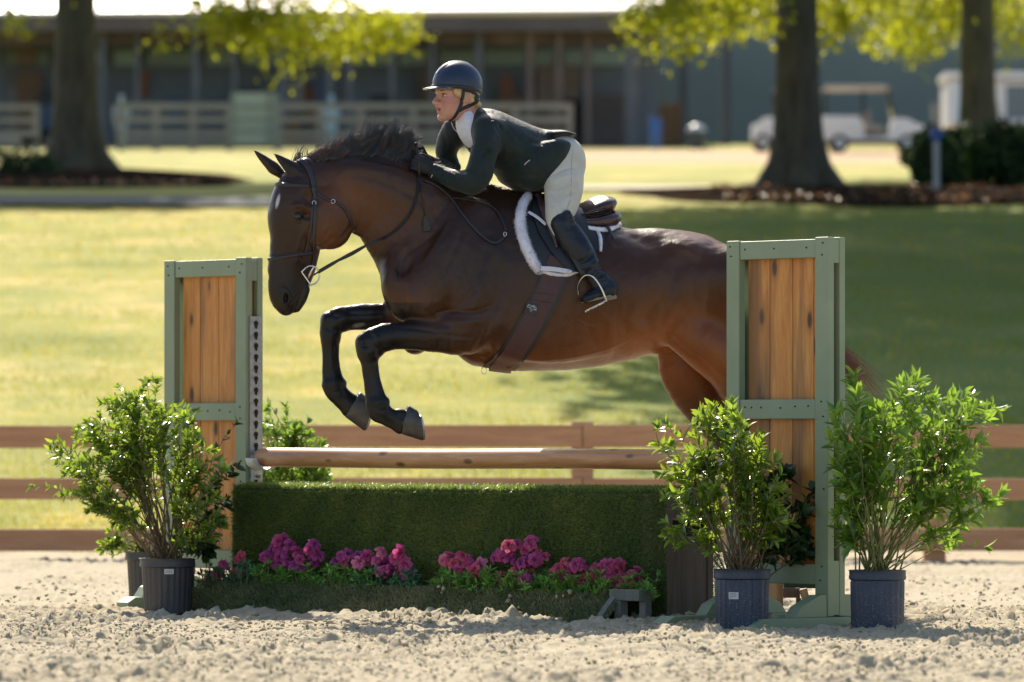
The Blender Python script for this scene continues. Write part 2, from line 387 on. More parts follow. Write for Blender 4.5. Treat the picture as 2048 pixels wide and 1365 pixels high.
def make_wing(s0, label, track, fl=.52):
    c = J(s0, 0, 0); root = thing('jump_standard', c, label, 'jump standard', 'panelled standards of the jump')
    H = 1.722; hw = .315; pw = .08
    for o0, o1, nm in ((.02, .06, 'front'), (-.05, -.015, 'back')):
        for sg in (-1, 1):
            m = MB(); a = s0 + sg * hw; jbox(m, a, a - sg * pw, o0, o1, .055, H + (.004 if sg > 0 else 0)); build('post', m, M_GREEN, root, bevel=.004)
        for z0, z1 in ((H - .085, H - .004), (.925, 1.012), (.195, .285)):
            m = MB(); jbox(m, s0 - hw + pw + .002, s0 + hw - pw - .002, o0 - .002, o1 - .004, z0, z1); build('rail', m, M_GREEN, root, bevel=.004)
    # planks
    b = s0 - hw + pw + .012
    for w in (.135, .142, .13, .145, .085):
        e = min(b + w, s0 + hw - .03); m = MB(); jbox(m, b + .0015, e - .0015, -.012, .014, .245, H - .03); build('plank', m, M_PLANK, root, bevel=.003); b = e
        if e >= s0 + hw - .031: break
    # filler blocks in the groove between the two frames
    for sg in (-1, 1):
        for z0, z1 in ((H - .11, H - .008), (.06, .30)):
            m = MB(); a = s0 + sg * (hw - .003); jbox(m, a, a - sg * .05, -.0145, .0195, z0, z1); build('spacer_block', m, M_GREEN, root, bevel=.002)
    # feet across the frame, with sloping blocks
    for sg in (-1, 1):
        a = s0 + sg * (hw - .04); m = MB()
        fb = .30; prof = [(-fb, 0), (-fb, .035), (-fb + .05, .062), (fl - .05, .062), (fl, .035), (fl, 0)]
        v = [J(a + w, o, z - .01) for w in (-.045, .045) for o, z in prof]
        m.add(v, [(0, 1, 2, 3, 4, 5), (11, 10, 9, 8, 7, 6)] + [(i, i + 6, (i + 1) % 6 + 6, (i + 1) % 6) for i in range(6)]); build('foot', m, M_GREEN, root, bevel=.003)
        for sd2 in (-1, 1):
            m = MB(); o1 = .062 if sd2 > 0 else -.052
            prof = [(o1, .053), (o1 + sd2 * .2, .053), (o1 + sd2 * .16, .10), (o1 + sd2 * .04, .15), (o1, .15)]
            v = [J(a + w, o, z) for w in (-.035, .035) for o, z in prof]
            fs = [(0, 1, 2, 3, 4), (9, 8, 7, 6, 5)] + [(i, i + 5, (i + 1) % 5 + 5, (i + 1) % 5) for i in range(5)]
            m.add(v, fs); build('brace_block', m, M_GREEN, root, bevel=.002)
    # screws
    def screw(s, z, o=.0615):
        m = MB(); m.ico(J(s, o, z), .0042, 1); build('screw', m, M_SCREW, root, True)
    for zz in (H - .02, H - .07, 1.0, .94, .27, .21, .62):
        for sg in (-1, 1): screw(s0 + sg * (hw - .035) + random.uniform(-.012, .012), zz + random.uniform(-.01, .01))
    for sx in (-.20, -.16, -.1, 0.02, .11, .19): screw(s0 + sx, .975 + random.uniform(-.008, .008), .0575)
    for sx in (-.2, -.02, .18): screw(s0 + sx, H - .04, .0575)
    for sg, z0 in (((1, track),) if s0 < 1 else ((-1, track),)):
        e = s0 + sg * (hw + .0015); m = MB(); jbox(m, e, e + sg * .006, -.038, .040, .25, z0)
        z = z0 - .035
        while z > .28:
            cc = J(e + sg * .0085, 0.002, z); n = 14
            outl = [(math.cos(t_) * .0135, math.sin(t_) * .0135) for t_ in np.linspace(-.25 * math.pi, 1.25 * math.pi, 11)] + [(-.006, -.022), (-.003, -.027), (.003, -.027), (.006, -.022)]
            m.add([cc + NV * a_ + Zv * b_ for a_, b_ in outl], [tuple(range(len(outl)))], 1); z -= .0545
        build('pin_track', m, [M_STEEL, M_BLACK], root)
    return root
WL = make_wing(0.03, 'green framed jump standard with orange pine planks and steel pin track, left of the horse', 1.437, .36)
WR = make_wing(3.975, 'green framed jump standard with orange pine planks in front of the horse hindquarters', 1.437)

# jump cups and poles
def cup(s, zc, sg, label):
    root = thing('jump_cup', J(s, 0, zc - .05), label, 'jump cup', 'metal cups holding the pole')
    m = MB(); n = 12; v = []
    for k in range(n + 1):
        t_ = math.pi * (1.0 + k / n); 
        for r in (.056, .060):
            for w in (0, .085): v.append(J(s + sg * (w + .012), math.cos(t_) * r * 1.25, zc + math.sin(t_) * r + .006))
    f = []
    for k in range(n):
        a, b = k * 4, (k + 1) * 4
        f += [(a, a + 1, b + 1, b), (a + 2, b + 2, b + 3, a + 3), (a, b, b + 2, a + 2), (a + 1, a + 3, b + 3, b + 1)]
    f += [(0, 2, 3, 1), (n * 4, n * 4 + 1, n * 4 + 3, n * 4 + 2)]
    m.add(v, f); build('tray', m, M_CUP, root, True)
    m = MB(); jbox(m, s + sg * .0095, s + sg * .0135, -.035, .037, zc - .10, zc + .02); build('back_plate', m, M_CUP, root, bevel=.001)
    m = MB(); m.tube([J(s + sg * .0136, 0, zc - .085), J(s + sg * .04, 0, zc - .085)], .009, 10); build('pin', m, M_STEEL, root, True)
M_CUP = simple('white_metal_cup', (.55, .56, .55), .4, .1, 30)
cup(.345, .735, 1, 'pale metal jump cup under the left end of the pole')
cup(3.66, .735, -1, 'pale metal jump cup under the right end of the pole')
def pole(s0, s1, o, z, r, label, chamf=True):
    root_pts = []
    n = 40; ss = np.concatenate([[s0, s0 + .012, s0 + .05], np.linspace(s0 + .15, s1 - .15, n), [s1 - .05, s1 - .012, s1]])
    rr = np.concatenate([[r * .74, r * .86, r], np.full(n, r), [r, r * .86, r * .74]])
    pts = [J(a, o, z + .002 * math.sin(a * 3)) for a in ss]
    m = MB(); m.tube(pts, rr, 28)
    o_ = thing('jump_pole', J((s0 + s1) / 2, o, 0), label, 'jump pole', 'natural wooden poles of the jump')
    q = build('round_rail', m, M_POLE_X, o_, sharp=40)
    return o_
# wood grain runs along the pole, so rotate the texture into the pole's own direction
def m_pole():
    k = NT('pole_wood'); v0 = k.coord('Object', (1, 1, 1), (0, 0, math.atan2(-U[1], U[0])))
    mp = k.n('ShaderNodeMapping'); mp.inputs['Scale'].default_value = (.9, 9, 9); k.l(v0, mp.inputs['Vector'])
    g = k.noise(mp.outputs[0], 3, 8, .6, .8); g2 = k.noise(mp.outputs[0], 16, 6, .7, .2)
    c = k.ramp(g, [(.3, (.50, .22, .09)), (.5, (.62, .31, .14)), (.7, (.72, .42, .22))])
    c = k.mix(k.math('MULTIPLY', g2, .35), c, (.2, .09, .04))
    mp2 = k.n('ShaderNodeMapping'); mp2.inputs['Scale'].default_value = (5, 12, 12); k.l(v0, mp2.inputs['Vector'])
    vo = k.n('ShaderNodeTexVoronoi'); vo.inputs['Scale'].default_value = 1.0; k.l(mp2.outputs[0], vo.inputs['Vector'])
    c = k.mix(k.ramp(vo.outputs['Distance'], [(.0, (1, 1, 1)), (.12, (.8, .8, .8)), (.2, (0, 0, 0))]), c, (.12, .06, .035))
    k.set(Base_Color=c, Roughness=.42); k.bump(g2, .15, .002); return k.m
M_POLE_X = m_pole()
pole(.37, 3.635, 0, .742, .047, 'round natural pine pole in the cups under the jumping horse')
pole(.44, 3.54, -.13, .553, .046, 'lower pine pole lying just behind the top of the green turf box')

# ------------------------------------------------------------------ turf box and flower box
M_TURF = leaf_mat('turf_blade', (.055, .100, .018), (.11, .16, .03), (.25, .28, .06), .45, .34, (.38, .50, .07), .5)
M_TURFB = simple('turf_backing', (.022, .045, .014), .9, .3, 60)
M_TURF2 = leaf_mat('dusty_turf_blade', (.075, .105, .04), (.15, .175, .07), (.30, .28, .15), .3, .5, (.25, .28, .10), .3)
def turf_on(name, quads, dens, hgt, parent, wid=.0016, lean=.8, label=None, mat=None):
    """blades growing from a list of (origin, edge a, edge b, outward normal, tilt)"""
    vs_, fs_, as_ = [], [], []; off = 0
    for o, ea, eb, nrm in quads:
        ar = np.linalg.norm(np.cross(ea, eb)); n = int(ar * dens)
        r1 = rng.random((n, 1)); r2 = rng.random((n, 1)); pos = o + ea * r1 + eb * r2
        up = np.asarray(nrm) + .35 * rng.normal(size=(n, 3)) + np.array([0, 0, .22]); up /= np.linalg.norm(up, axis=1)[:, None]
        pat = np.clip(.5 + .5 * (vnoise(pos[:, 0] * 1.5, pos[:, 2] + pos[:, 1], .12) - .5) + .5 * (vnoise(pos[:, 0], pos[:, 2] * .6, .45) - .5) - .12 * (pos[:, 0] > -.34) + .22 * rng.normal(size=n), 0, 1)
        v, q, a = blades(pos, 1, hgt, wid, lean, up, pat); vs_.append(v); fs_.append(q + off); as_.append(a); off += len(v)
    return np_mesh(name, np.concatenate(vs_), np.concatenate(fs_), mat or M_TURF, parent, att=np.concatenate(as_), smooth=False)
S0, S1 = .455, 3.46
box = thing('turf_box', J((S0 + S1) / 2, .1, 0), 'long box wall covered in dark green artificial turf under the pole', 'jump filler')
m = MB(); jbox(m, S0, S1 - .16, -.05, .235, .02, .595); build('core', m, M_TURFB, box)
turf_on('turf', [(J(S0, .235, .03), U * (S1 - S0), Zv * .555, NV), (J(S0, -.05, .595), U * (S1 - S0 - .02), NV * .285, Zv),
                 (J(S0, .2, .585), U * (S1 - S0), NV * .03, (NV * .3 + Zv)), (J(S0, .2, .57), U * (S1 - S0), NV * .03 + Zv * .02, (NV + Zv) * .7), (J(S0, -.05, .03), NV * .285, Zv * .565, -U)], 52000, .019, box, .0015, 1.0)
m = MB(); jbox(m, S1 - .159, S1, .20, .234, .02, .59); build('end_frame', m, M_OLDW, box)
m = MB(); jbox(m, S1 - .02, S1 - .003, -.02, .198, .02, .40); jbox(m, S1 - .02, S1 - .003, -.02, .198, .47, .59); build('end_board', m, M_OLDW, box, bevel=.002)
m = MB(); jbox(m, S1 - .05, S1 + .004, -.055, -.022, .02, .59); build('end_frame', m, M_OLDW, box, bevel=.002)
m = MB(); jbox(m, S1 - .158, S1 - .03, -.02, .198, .02, .585); build('void_filler', m, M_BLACK, box)  # solid black block, shade of the hollow end put into its colour
turf_on('turf_strip', [(J(S1 - .16, -.055, .03), U * .17 + 0 * Zv, Zv * .56, -NV), (J(S1 + .005, -.11, .03), NV * .05, Zv * .56, U)], 40000, .02, box, .0015, .9)

turf_on('turf', [(J(S0, -.05, .596), U * (S1 - S0 - .02), NV * .29, Zv)], 26000, .034, box, .0017, .8)
fbx = thing('flower_box', J((S0 + S1) / 2, .5, 0), 'low sloping turf covered ramp of the flower box lying on the sand', 'flower box')
F0, F1 = .44, 3.50
m = MB(); 
prof = [(.27, 0), (.27, .08), (.43, .130), (.575, .01), (.575, 0)]
v = [J(s, o, z) for s in (F0 + .04, F1 - .17) for o, z in prof]
m.add(v, [(0, 1, 2, 3, 4), (9, 8, 7, 6, 5)] + [(i, i + 5, (i + 1) % 5 + 5, (i + 1) % 5) for i in range(5)]); build('core', m, M_TURFB, fbx)
sl = J(0, .435, .138) - J(0, .585, .005); nrm = NV * .72 + Zv * .62
turf_on('turf', [(J(F0, .585, .0), U * (F1 - F0 - .10), sl, nrm), (J(F0, .435, .132), U * (F1 - F0 - .10), -NV * .05, Zv), (J(F0 + .03, .57, .0), -NV * .20, Zv * .10 , -U)], 36000, .027, fbx, .0017, .7, None, M_TURF2)
for nm, (a, b, c, d, e, f_) in dict(x1=(F1 - .16, F1 + .03, .43, .48, .115, .165), x2=(F1 - .01, F1 + .03, .40, .44, .0, .17), x3=(F1 - .13, F1 - .09, .43, .48, 0.0, .114)).items():
    m = MB(); jbox(m, a, b, c, d, e, f_); build('support_block', m, M_GREYW, fbx, bevel=.003)
m = MB(); m.box((J(F1 - .14, .53, .055)), (.018, .10, .018), np.array([U, (J(0, .49, .17) - J(0, .66, .0)) / np.linalg.norm(J(0, .49, .17) - J(0, .66, 0)), np.cross(U, (J(0, .49, .17) - J(0, .66, .0)) / np.linalg.norm(J(0, .49, .17) - J(0, .66, 0)))])); build('sloping_batten', m, M_GREYW, fbx, bevel=.003)
# dried tufts and sand on the ramp
cm = MB()
for px in list(rng.uniform(1000, 1060, 6)) + list(rng.uniform(860, 890, 3)) + list([]) + list(rng.uniform(1100, 1240, 4)):
    tt = rng.uniform(.0, 1); sx = None
    o = .45 + .13 * tt; z = .14 - .12 * tt
    s = ((px - 1024) / F * 28.2 - LW[0] - NV[0] * o) ; s = ((px - 1024) / F * (28.2 + NV[1] * o) - LW[0] - NV[0] * o) / (U[0] + .73 * (px - 1024) / F)
    cm.ico(J(s, o, z + .016), rng.uniform(.005, .013), 0, .3)
tag(build('sand_lumps', cm, M_SAND, None, True), 'small lumps of sand kicked up onto the turf ramp', 'sand', kind='stuff')

# timber trestle standing behind the right standard
tr_ = thing('wooden_trestle', P(1585, 870, 26.6) * np.array([1, 1, 0]), 'rough wooden trestle seen through the gap under the right standard', 'trestle')
def tb(px0, px1, py0, py1, D, mat, nm, th=.04):
    a, b = P(px0, py1, D), P(px1, py0, D); m = MB(); m.box((a + b) / 2, ((b[0] - a[0]) / 2, th / 2, (b[2] - a[2]) / 2)); build(nm, m, mat, tr_, bevel=.004)
M_TAN = m_wood('tan_wood', (.36, .22, .10), (.46, .30, .15), (.55, .38, .20), True, .6, .7, 2)
tb(1536, 1566, 1120, 1240, 26.3, M_TAN, 'post'); tb(1566, 1600, 1176, 1196, 26.4, M_OLDW, 'rail'); tb(1592, 1602, 1196, 1236, 26.4, M_GREYW, 'leg')
m = MB(); a, b = P(1606, 1178, 26.35), P(1622, 1238, 26.35); d = (b - a) / np.linalg.norm(b - a); m.box((a + b) / 2, (.018, .02, np.linalg.norm(b - a) / 2), np.array([np.cross([0, 1, 0], d), [0, 1, 0], d])); build('leg', m, M_TAN, tr_, bevel=.004)
tb(1566, 1655, 1140, 1176, 26.6, M_TURFB, 'turf_cover', .2)
# ------------------------------------------------------------------ leaves and shrubs
def leaf_mesh(pos, dr, nr, L, W, curl=.25, fold=.25, tint=None):
    """vectorised leaves: base, 3 stations, tip with a folded midrib. 8 vertices, 6 faces."""
    n = len(pos); dr = dr / np.linalg.norm(dr, axis=1)[:, None]
    nr = nr - dr * (nr * dr).sum(1)[:, None]; nr /= np.linalg.norm(nr, axis=1)[:, None] + 1e-9
    sd_ = np.cross(dr, nr); L = np.asarray(L).reshape(-1, 1); W = np.asarray(W).reshape(-1, 1)
    def pt(t, s, w): return pos + dr * L * t + sd_ * W * s * w + nr * (W * abs(s) * w * fold * 2 - L * curl * t * t)
    v = np.stack([pt(0, 0, 0), pt(.3, -1, .42), pt(.32, 0, 0), pt(.3, 1, .42), pt(.66, -1, .40), pt(.68, 0, 0), pt(.66, 1, .40), pt(1, 0, 0)], 1).reshape(-1, 3)
    k = np.arange(n)[:, None] * 8
    T = [(0, 2, 1), (0, 3, 2), (1, 2, 5), (1, 5, 4), (2, 3, 6), (2, 6, 5), (4, 5, 7), (5, 6, 7)]
    f = np.concatenate([k + np.array([q]) for q in T])
    t = rng.random(n) if tint is None else tint
    return v, f, np.repeat(t, 8)
M_STEM = simple('stem_bark', (.13, .095, .05), .8, .3, 60)
M_STEMG = simple('stem_green', (.16, .17, .05), .7, .3, 60)
def m_pot(name, col, dust):
    k = NT(name); v = k.coord('Object'); n1 = k.noise(v, 6, 4); n2 = k.noise(v, 190, 2, .5)
    c = k.ramp(n1, [(.3, col), (.7, tuple(q * 1.35 for q in col))])
    sp = k.n('ShaderNodeSeparateXYZ'); k.l(v, sp.inputs[0])
    spk = k.ramp(n2, [(.60, (0, 0, 0)), (.72, (1, 1, 1))])
    low = k.ramp(k.math('MULTIPLY', sp.outputs['Z'], 3.5), [(.1, (1, 1, 1)), (.9, (.25, .25, .25))])
    c = k.mix(k.mix(dust, (0, 0, 0), k.mix(1.0, spk, low, 'MULTIPLY')), c, (.36, .36, .37))
    k.set(Base_Color=c, Roughness=.48); k.bump(n2, .1, .001); return k.m
M_POTL = m_pot('black_pot', (.040, .040, .044), .25); M_POTR = m_pot('dusty_pot', (.026, .034, .058), .85)
M_SOIL = simple('pot_soil', (.06, .045, .03), .95, .4, 80, .5)
M_LABEL = simple('paper_label', (.62, .60, .60), .7, .05, 20); M_INK = simple('ink', (.12, .12, .13), .7)
def pot(root, c, r=.13, h=.27, mat=None, label_at=None, rot=0.0):
    m = MB(); n = 96; tb_ = .80 if r > .13 else .885
    prof = [(r * tb_, 0.0), (r * (tb_ + .015), .012), (r * (.90 if r > .13 else .93), h * .80), (r * .915, h - .045), (r * .99, h - .04), (r * 1.0, h - .03), (r * .985, h - .022), (r * .985, h - .008), (r * 1.01, h), (r * .96, h), (r * .95, h - .03), (r * .0, h - .03)]
    rip = [0, .0022, .0022, .0010, 0, 0, 0, 0, 0, 0, 0, 0]
    # ribs: modulate by 28 flutes
    ang = np.arange(n) / n * 2 * math.pi + rot; v = []
    for (rr, z), rp in zip(prof, rip):
        q = rr + rp * np.where(np.cos(ang * 24) > 0, 1, -1); v.append(np.stack([np.cos(ang) * q, np.sin(ang) * q, np.full(n, z)], 1) + c)
    f = [(j * n + k, j * n + (k + 1) % n, (j + 1) * n + (k + 1) % n, (j + 1) * n + k) for j in range(len(prof) - 1) for k in range(n)]
    m.add(np.concatenate(v), f); p = build('pot', m, mat, root, sharp=35)
    m = MB(); m.lathe([(r * .94, h - .029), (r * .5, h - .018), (.001, h - .015)], c, 24); build('soil', m, M_SOIL, root, True)
    if label_at is not None:
        a0, z0, w, hh, lines = label_at; m = MB(); k = 6; kf = .88 if r > .13 else .913
        for rr, (wa, za, zb), mi in [(.0032, (w / 2, z0 - hh / 2, z0 + hh / 2), 0)]:
            v = []; 
            for i in range(k + 1):
                aa = a0 + (i / k - .5) * w / (r * .88); 
                for z in (za, zb): v.append(c + np.array([math.cos(aa) * (r * kf + rr + (z / h - .5) * r * .09), math.sin(aa) * (r * kf + rr + (z / h - .5) * r * .09), z]))
            m.add(v, [(2 * i, 2 * i + 2, 2 * i + 3, 2 * i + 1) for i in range(k)], mi)
        for j, (u0, u1, vz) in enumerate(lines):
            v = []
            for i in range(5):
                uu = u0 + (u1 - u0) * i / 4; aa = a0 + (uu - .5) * w / (r * .88)
                for z in (z0 + (vz - .5) * hh - .0009, z0 + (vz - .5) * hh + .0009): v.append(c + np.array([math.cos(aa) * (r * kf + .0042 + (z / h - .5) * r * .09), math.sin(aa) * (r * kf + .0042 + (z / h - .5) * r * .09), z]))
            m.add(v, [(2 * i, 2 * i + 2, 2 * i + 3, 2 * i + 1) for i in range(4)], 1)
        build('sticker', m, [M_LABEL, M_INK], p)
    return p
def shrub(px, D, env, nst, label, leafm, L, W, potm, pr=.13, ph=.27, label_at=None, stemm=None, dens=1.0, depth=.45, extra=(), sparse_low=.3, group='potted shrubs beside the jump', base_z=0.0, fmin=.5, pots=True):
    c = np.array([(px - 1024) / F * D, D, base_z]); root = thing('potted_shrub', c, label, 'potted shrub', group)
    if pots: pot(root, c, pr, ph, potm, label_at)
    b0 = c + np.array([0, 0, ph - .02]); sc = D / F
    bp = np.array([px, 870 + (CAM_H - b0[2]) / sc])
    ang = []; rad = []
    for ex, ey in env:
        dx, dy = (ex - bp[0]) * sc, (bp[1] - ey) * sc; ang.append(math.atan2(dx, dy)); rad.append(math.hypot(dx, dy))
    ang = np.array(ang); rad = np.array(rad); o_ = np.argsort(ang); ang, rad = ang[o_], rad[o_]
    st = MB(); lp, ld, ln, lt, ls = [], [], [], [], []
    def grow(p0, p1, r0, bend, leafy, nl, sub=True, sag=0.0):
        d = p1 - p0; Ln = np.linalg.norm(d); k = max(5, int(Ln / .05))
        perp = rng.normal(size=3) * bend * Ln
        t = np.linspace(0, 1, k + 1)[:, None]
        out = np.array([0, 0, 1.0]) * Ln * .16
        path = p0 + d * t + perp * np.sin(t * math.pi) * .5 + out * np.sin(t * math.pi) * (1 - sag)
        path += rng.normal(size=path.shape) * .004 * (t * (1 - t) * 4 + .1)
        st.tube(path, np.linspace(r0, r0 * .3, k + 1), 5, a=0.0)
        m = max(4, int(Ln * (1 - leafy) / .0095 * dens * nl)); s = leafy + (1 - leafy) * np.sort(rng.random(m)) ** .75
        idx = np.clip((s * k).astype(int), 0, k - 1); fr = (s * k - idx)[:, None]
        q = path[idx] * (1 - fr) + path[idx + 1] * fr; tg = path[idx + 1] - path[idx]; tg /= np.linalg.norm(tg, axis=1)[:, None]
        az = np.arange(m) * 2.4 + rng.random() * 6; e1 = np.cross(tg, [0.3, .2, 1]); e1 /= np.linalg.norm(e1, axis=1)[:, None]; e2 = np.cross(tg, e1)
        rad_ = e1 * np.cos(az)[:, None] + e2 * np.sin(az)[:, None]
        dd = rad_ * rng.uniform(.55, 1.1, (m, 1)) + tg * rng.uniform(.4, 1.1, (m, 1)) + np.array([0, 0, .15]); nn = tg * 1.0 - rad_ * .35 + np.array([0, 0, .65]) + rng.normal(size=(m, 3)) * .25
        lp.append(q); ld.append(dd); ln.append(nn); ls.append(np.where(s > .85, .8, 1.0) * rng.uniform(.6, 1.2, m))
        lt.append(np.clip(.42 + .38 * (s - .6) + .2 * rng.normal(size=m), 0, 1))
        # rosette at the tip
        kk = 5; az = rng.random(kk) * 6.28; e1_, e2_ = e1[-1], e2[-1]; T = tg[-1]
        rd = e1_ * np.cos(az)[:, None] + e2_ * np.sin(az)[:, None]
        lp.append(np.repeat(path[-1:], kk, 0)); ld.append(rd * .6 + T); ln.append(T - rd * .4 + rng.normal(size=(kk, 3)) * .1); ls.append(rng.uniform(.6, 1.05, kk)); lt.append(np.clip(.75 + .2 * rng.normal(size=kk), 0, 1))
        return path
    for i in range(nst):
        a = rng.uniform(ang[0] * 1.0, ang[-1] * 1.0); rr = np.interp(a, ang, rad) * rng.uniform(fmin, 1.0) ** .6
        dy = rng.uniform(-depth, depth) * rr * .8
        p0 = b0 + np.array([rng.normal() * pr * .28, rng.normal() * pr * .28, 0])
        p1 = b0 + np.array([math.sin(a) * rr, dy, math.cos(a) * rr])
        path = grow(p0, p1, .0042, .12, sparse_low, .9)
        for j in range(rng.integers(2, 5)):
            k = rng.integers(int(len(path) * .35), len(path) - 1); q = path[k]
            d = (p1 - p0); d = d / np.linalg.norm(d) + rng.normal(size=3) * np.array([.55, .55, .4]); d /= np.linalg.norm(d)
            e = q + d * rr * rng.uniform(.14, .30)
            dx, dz = e[0] - b0[0], e[2] - b0[2]; aa = math.atan2(dx, dz)
            if math.hypot(dx, dz) > np.interp(aa, ang, rad) * 1.04: continue
            grow(q, e, .0022, .15, .15, 1.0)
    for (pts, r0, nl) in extra:             # single long shoots that stand out in the photograph
        pp = np.array([[(a - 1024) * sc, D + dy, CAM_H + (870 - b) * sc] for a, b, dy in pts])
        grow(pp[0], pp[-1], r0, .03, .35, nl, sag=.3)
    build('stems', st, stemm or M_STEM, root, True)
    pos = np.concatenate(lp); dd = np.concatenate(ld); nn = np.concatenate(ln); s = np.concatenate(ls); t = np.concatenate(lt)
    ok = pos[:, 2] > base_z + .03; pos, dd, nn, s, t = pos[ok], dd[ok], nn[ok], s[ok], t[ok]
    v, f, a = leaf_mesh(pos, dd, nn, L * s, W * s, .18, .22, t)
    np_mesh('foliage', v, f, leafm, root, att=a, smooth=True)
    return root
LA = leaf_mat('leaf_glossy', (.028, .060, .012), (.085, .150, .025), (.26, .36, .05), .42, .24, (.58, .78, .05), .8)
LB = leaf_mat('leaf_bright', (.035, .085, .010), (.10, .21, .020), (.26, .38, .05), .42, .28, (.42, .64, .06), .6)
LC = leaf_mat('leaf_shaded', (.012, .032, .012), (.022, .058, .020), (.045, .10, .03), .22, .3, (.10, .22, .03), .5)  # shade on branches in shadow is put into this leaf colour
LD = leaf_mat('leaf_yellowgreen', (.05, .10, .02), (.12, .22, .03), (.28, .38, .05), .48, .3, (.5, .7, .06), .5)

shrub(335, 27.35, [(205, 1060), (165, 1000), (78, 975), (100, 905), (160, 850), (225, 800), (300, 770), (345, 780), (395, 850), (440, 930), (462, 1000), (440, 1070)], 52,
      'bushy small leaved shrub in the front black ribbed pot left of the jump', LA, .053, .024, M_POTL, .135, .262, (-1.45, .20, .042, .024, [(.1, .9, .75), (.1, .8, .5), (.1, .9, .28)]),
      extra=[([(300, 1080, -.05), (205, 1000, -.1), (75, 972, -.12)], .003, .6), ([(320, 1090, 0), (290, 850, -.1), (318, 770, -.15)], .003, 1.0)])
shrub(303, 28.9, [(215, 1115), (230, 1000), (250, 900), (300, 850), (360, 880), (400, 960), (440, 1080)], 22,
      'darker shrub in a black ribbed pot standing behind the front pot left of the jump', LA, .046, .02, M_POTL, .135, .262, dens=.7)
shrub(575, 29.6, [(500, 1060), (495, 940), (505, 860), (535, 812), (560, 808), (610, 830), (640, 890), (655, 960), (640, 1050)], 60,
      'bright green shrub rising behind the turf box beside the left jump standard', LB, .055, .024, M_POTL, .13, .26, dens=.9)
shrub(350, 27.66, [(420, 1090), (440, 960), (450, 900), (480, 850), (475, 900), (470, 990), (460, 1080)], 9,
      'added shrub coloured as shaded branches against the orange planks of the left standard', LC, .062, .032, M_POTL, .10, .22, dens=.6, depth=.15,
      extra=[([(400, 1000, -.03), (420, 900, -.1), (472, 852, -.13)], .003, .6)])  # added plant standing in for neighbouring branches in shadow
shrub(1484, 24.85, [(1340, 1085), (1303, 1030), (1310, 960), (1345, 900), (1312, 850), (1370, 845), (1440, 805), (1475, 810), (1490, 880), (1530, 870), (1545, 920), (1570, 1000), (1585, 1060)], 42,
      'pale shiny leaved shrub in a dusty blue pot with white sticker, before the right standard', LA, .062, .025, M_POTR, .1255, .268, (-1.93, .155, .042, .030, [(.12, .8, .8), (.12, .9, .62), (.12, .75, .4), (.12, .35, .2)]),
      stemm=M_STEM, dens=.64, extra=[([(1470, 1060, -.1), (1440, 930, -.12), (1462, 812, -.14)], .003, 1.0), ([(1440, 1050, -.1), (1380, 930, -.1), (1335, 850, -.1)], .003, .9), ([(1500, 1060, -.1), (1530, 960, -.12), (1520, 880, -.1)], .003, .9)])
shrub(1755, 24.62, [(1690, 1085), (1680, 1000), (1662, 900), (1672, 810), (1700, 768), (1780, 762), (1860, 770), (1905, 790), (1985, 815), (1955, 900), (1935, 960), (1985, 1000), (1925, 1060), (1880, 1090)], 56,
      'tall bright green shrub in a dusty blue pot at the far right', LB, .078, .025, M_POTR, .1245, .27, stemm=M_STEMG, dens=.46,
      extra=[([(1800, 1140, 0), (1880, 1130, -.05), (1965, 1095, -.05)], .0028, .45), ([(1790, 1080, 0), (1880, 1050, 0), (1978, 1005, 0)], .0026, .4), ([(1780, 1060, 0), (1870, 930, 0), (1978, 820, 0)], .0026, .6)], depth=.4)
shrub(1487, 25.16, [(1500, 1120), (1480, 980), (1500, 870), (1545, 870), (1560, 930), (1600, 955), (1650, 990), (1655, 1050), (1625, 1110)], 15,
      'added shrub coloured as shaded branches close against the orange planks of the right standard', LC, .070, .036, M_POTR, .09, .2, dens=.55, depth=.12, sparse_low=.4)  # added plant, its dark leaves imitate shadowed branches of nearby shrubs

# ------------------------------------------------------------------ flowers in the flower box
def m_petal(name, a, b):
    k = NT(name); t = k.attr('tint'); c = k.ramp(t, [(0, a), (1, b)])
    k.set(Base_Color=c, Roughness=.6); k.translucent(k.mix(.5, c, b), .4); return k.m
PM = [m_petal('petal_magenta', (.22, .010, .085), (.64, .10, .29)), m_petal('petal_purple', (.18, .010, .11), (.55, .09, .33)), m_petal('petal_red_pink', (.30, .014, .06), (.70, .13, .22)), m_petal('petal_pink', (.50, .03, .19), (.85, .28, .42))]
M_FERN = leaf_mat('fern_bright', (.05, .15, .03), (.13, .32, .05), (.34, .55, .09), .35, .45, (.25, .5, .05), .3)
M_FERNB = leaf_mat('fern_blue', (.03, .10, .055), (.06, .20, .10), (.14, .32, .13), .3, .45, (.08, .25, .08), .3)
def blossom_tpl():
    m = MB()
    for layer, (n, r, op) in enumerate(((6, .034, .15), (6, .029, .6), (5, .021, 1.0), (3, .012, 1.35))):
        a0 = rng.random() * 6
        for i in range(n):
            a = a0 + i * 2 * math.pi / n + rng.normal() * .12; wv = []; at = []
            for t in (0, .4, .75, 1.0):
                for s in (-1, -.5, 0, .5, 1):
                    w = (.35 + t * .9 - .75 * t ** 3) * s * .75; el = op + (rng.normal() * .05) + .25 * math.sin(t * 3) - .35 * t * t
                    rr = r * t * (1 - .12 * s * s * t); aa = a + w
                    wv.append((math.cos(aa) * rr * math.cos(el), math.sin(aa) * rr * math.cos(el), rr * math.sin(el) + .004 * s * s + .002 * rng.normal())); at.append(t * .9 + .1 * abs(s))
            m.add(wv, [(j * 5 + q, j * 5 + q + 1, (j + 1) * 5 + q + 1, (j + 1) * 5 + q) for j in range(3) for q in range(4)], 0, np.array(at))
    return m
TPL = []
for i in range(5):
    m = blossom_tpl(); TPL.append((np.concatenate(m.v), m.f, np.concatenate(m.att)))
TME = {}
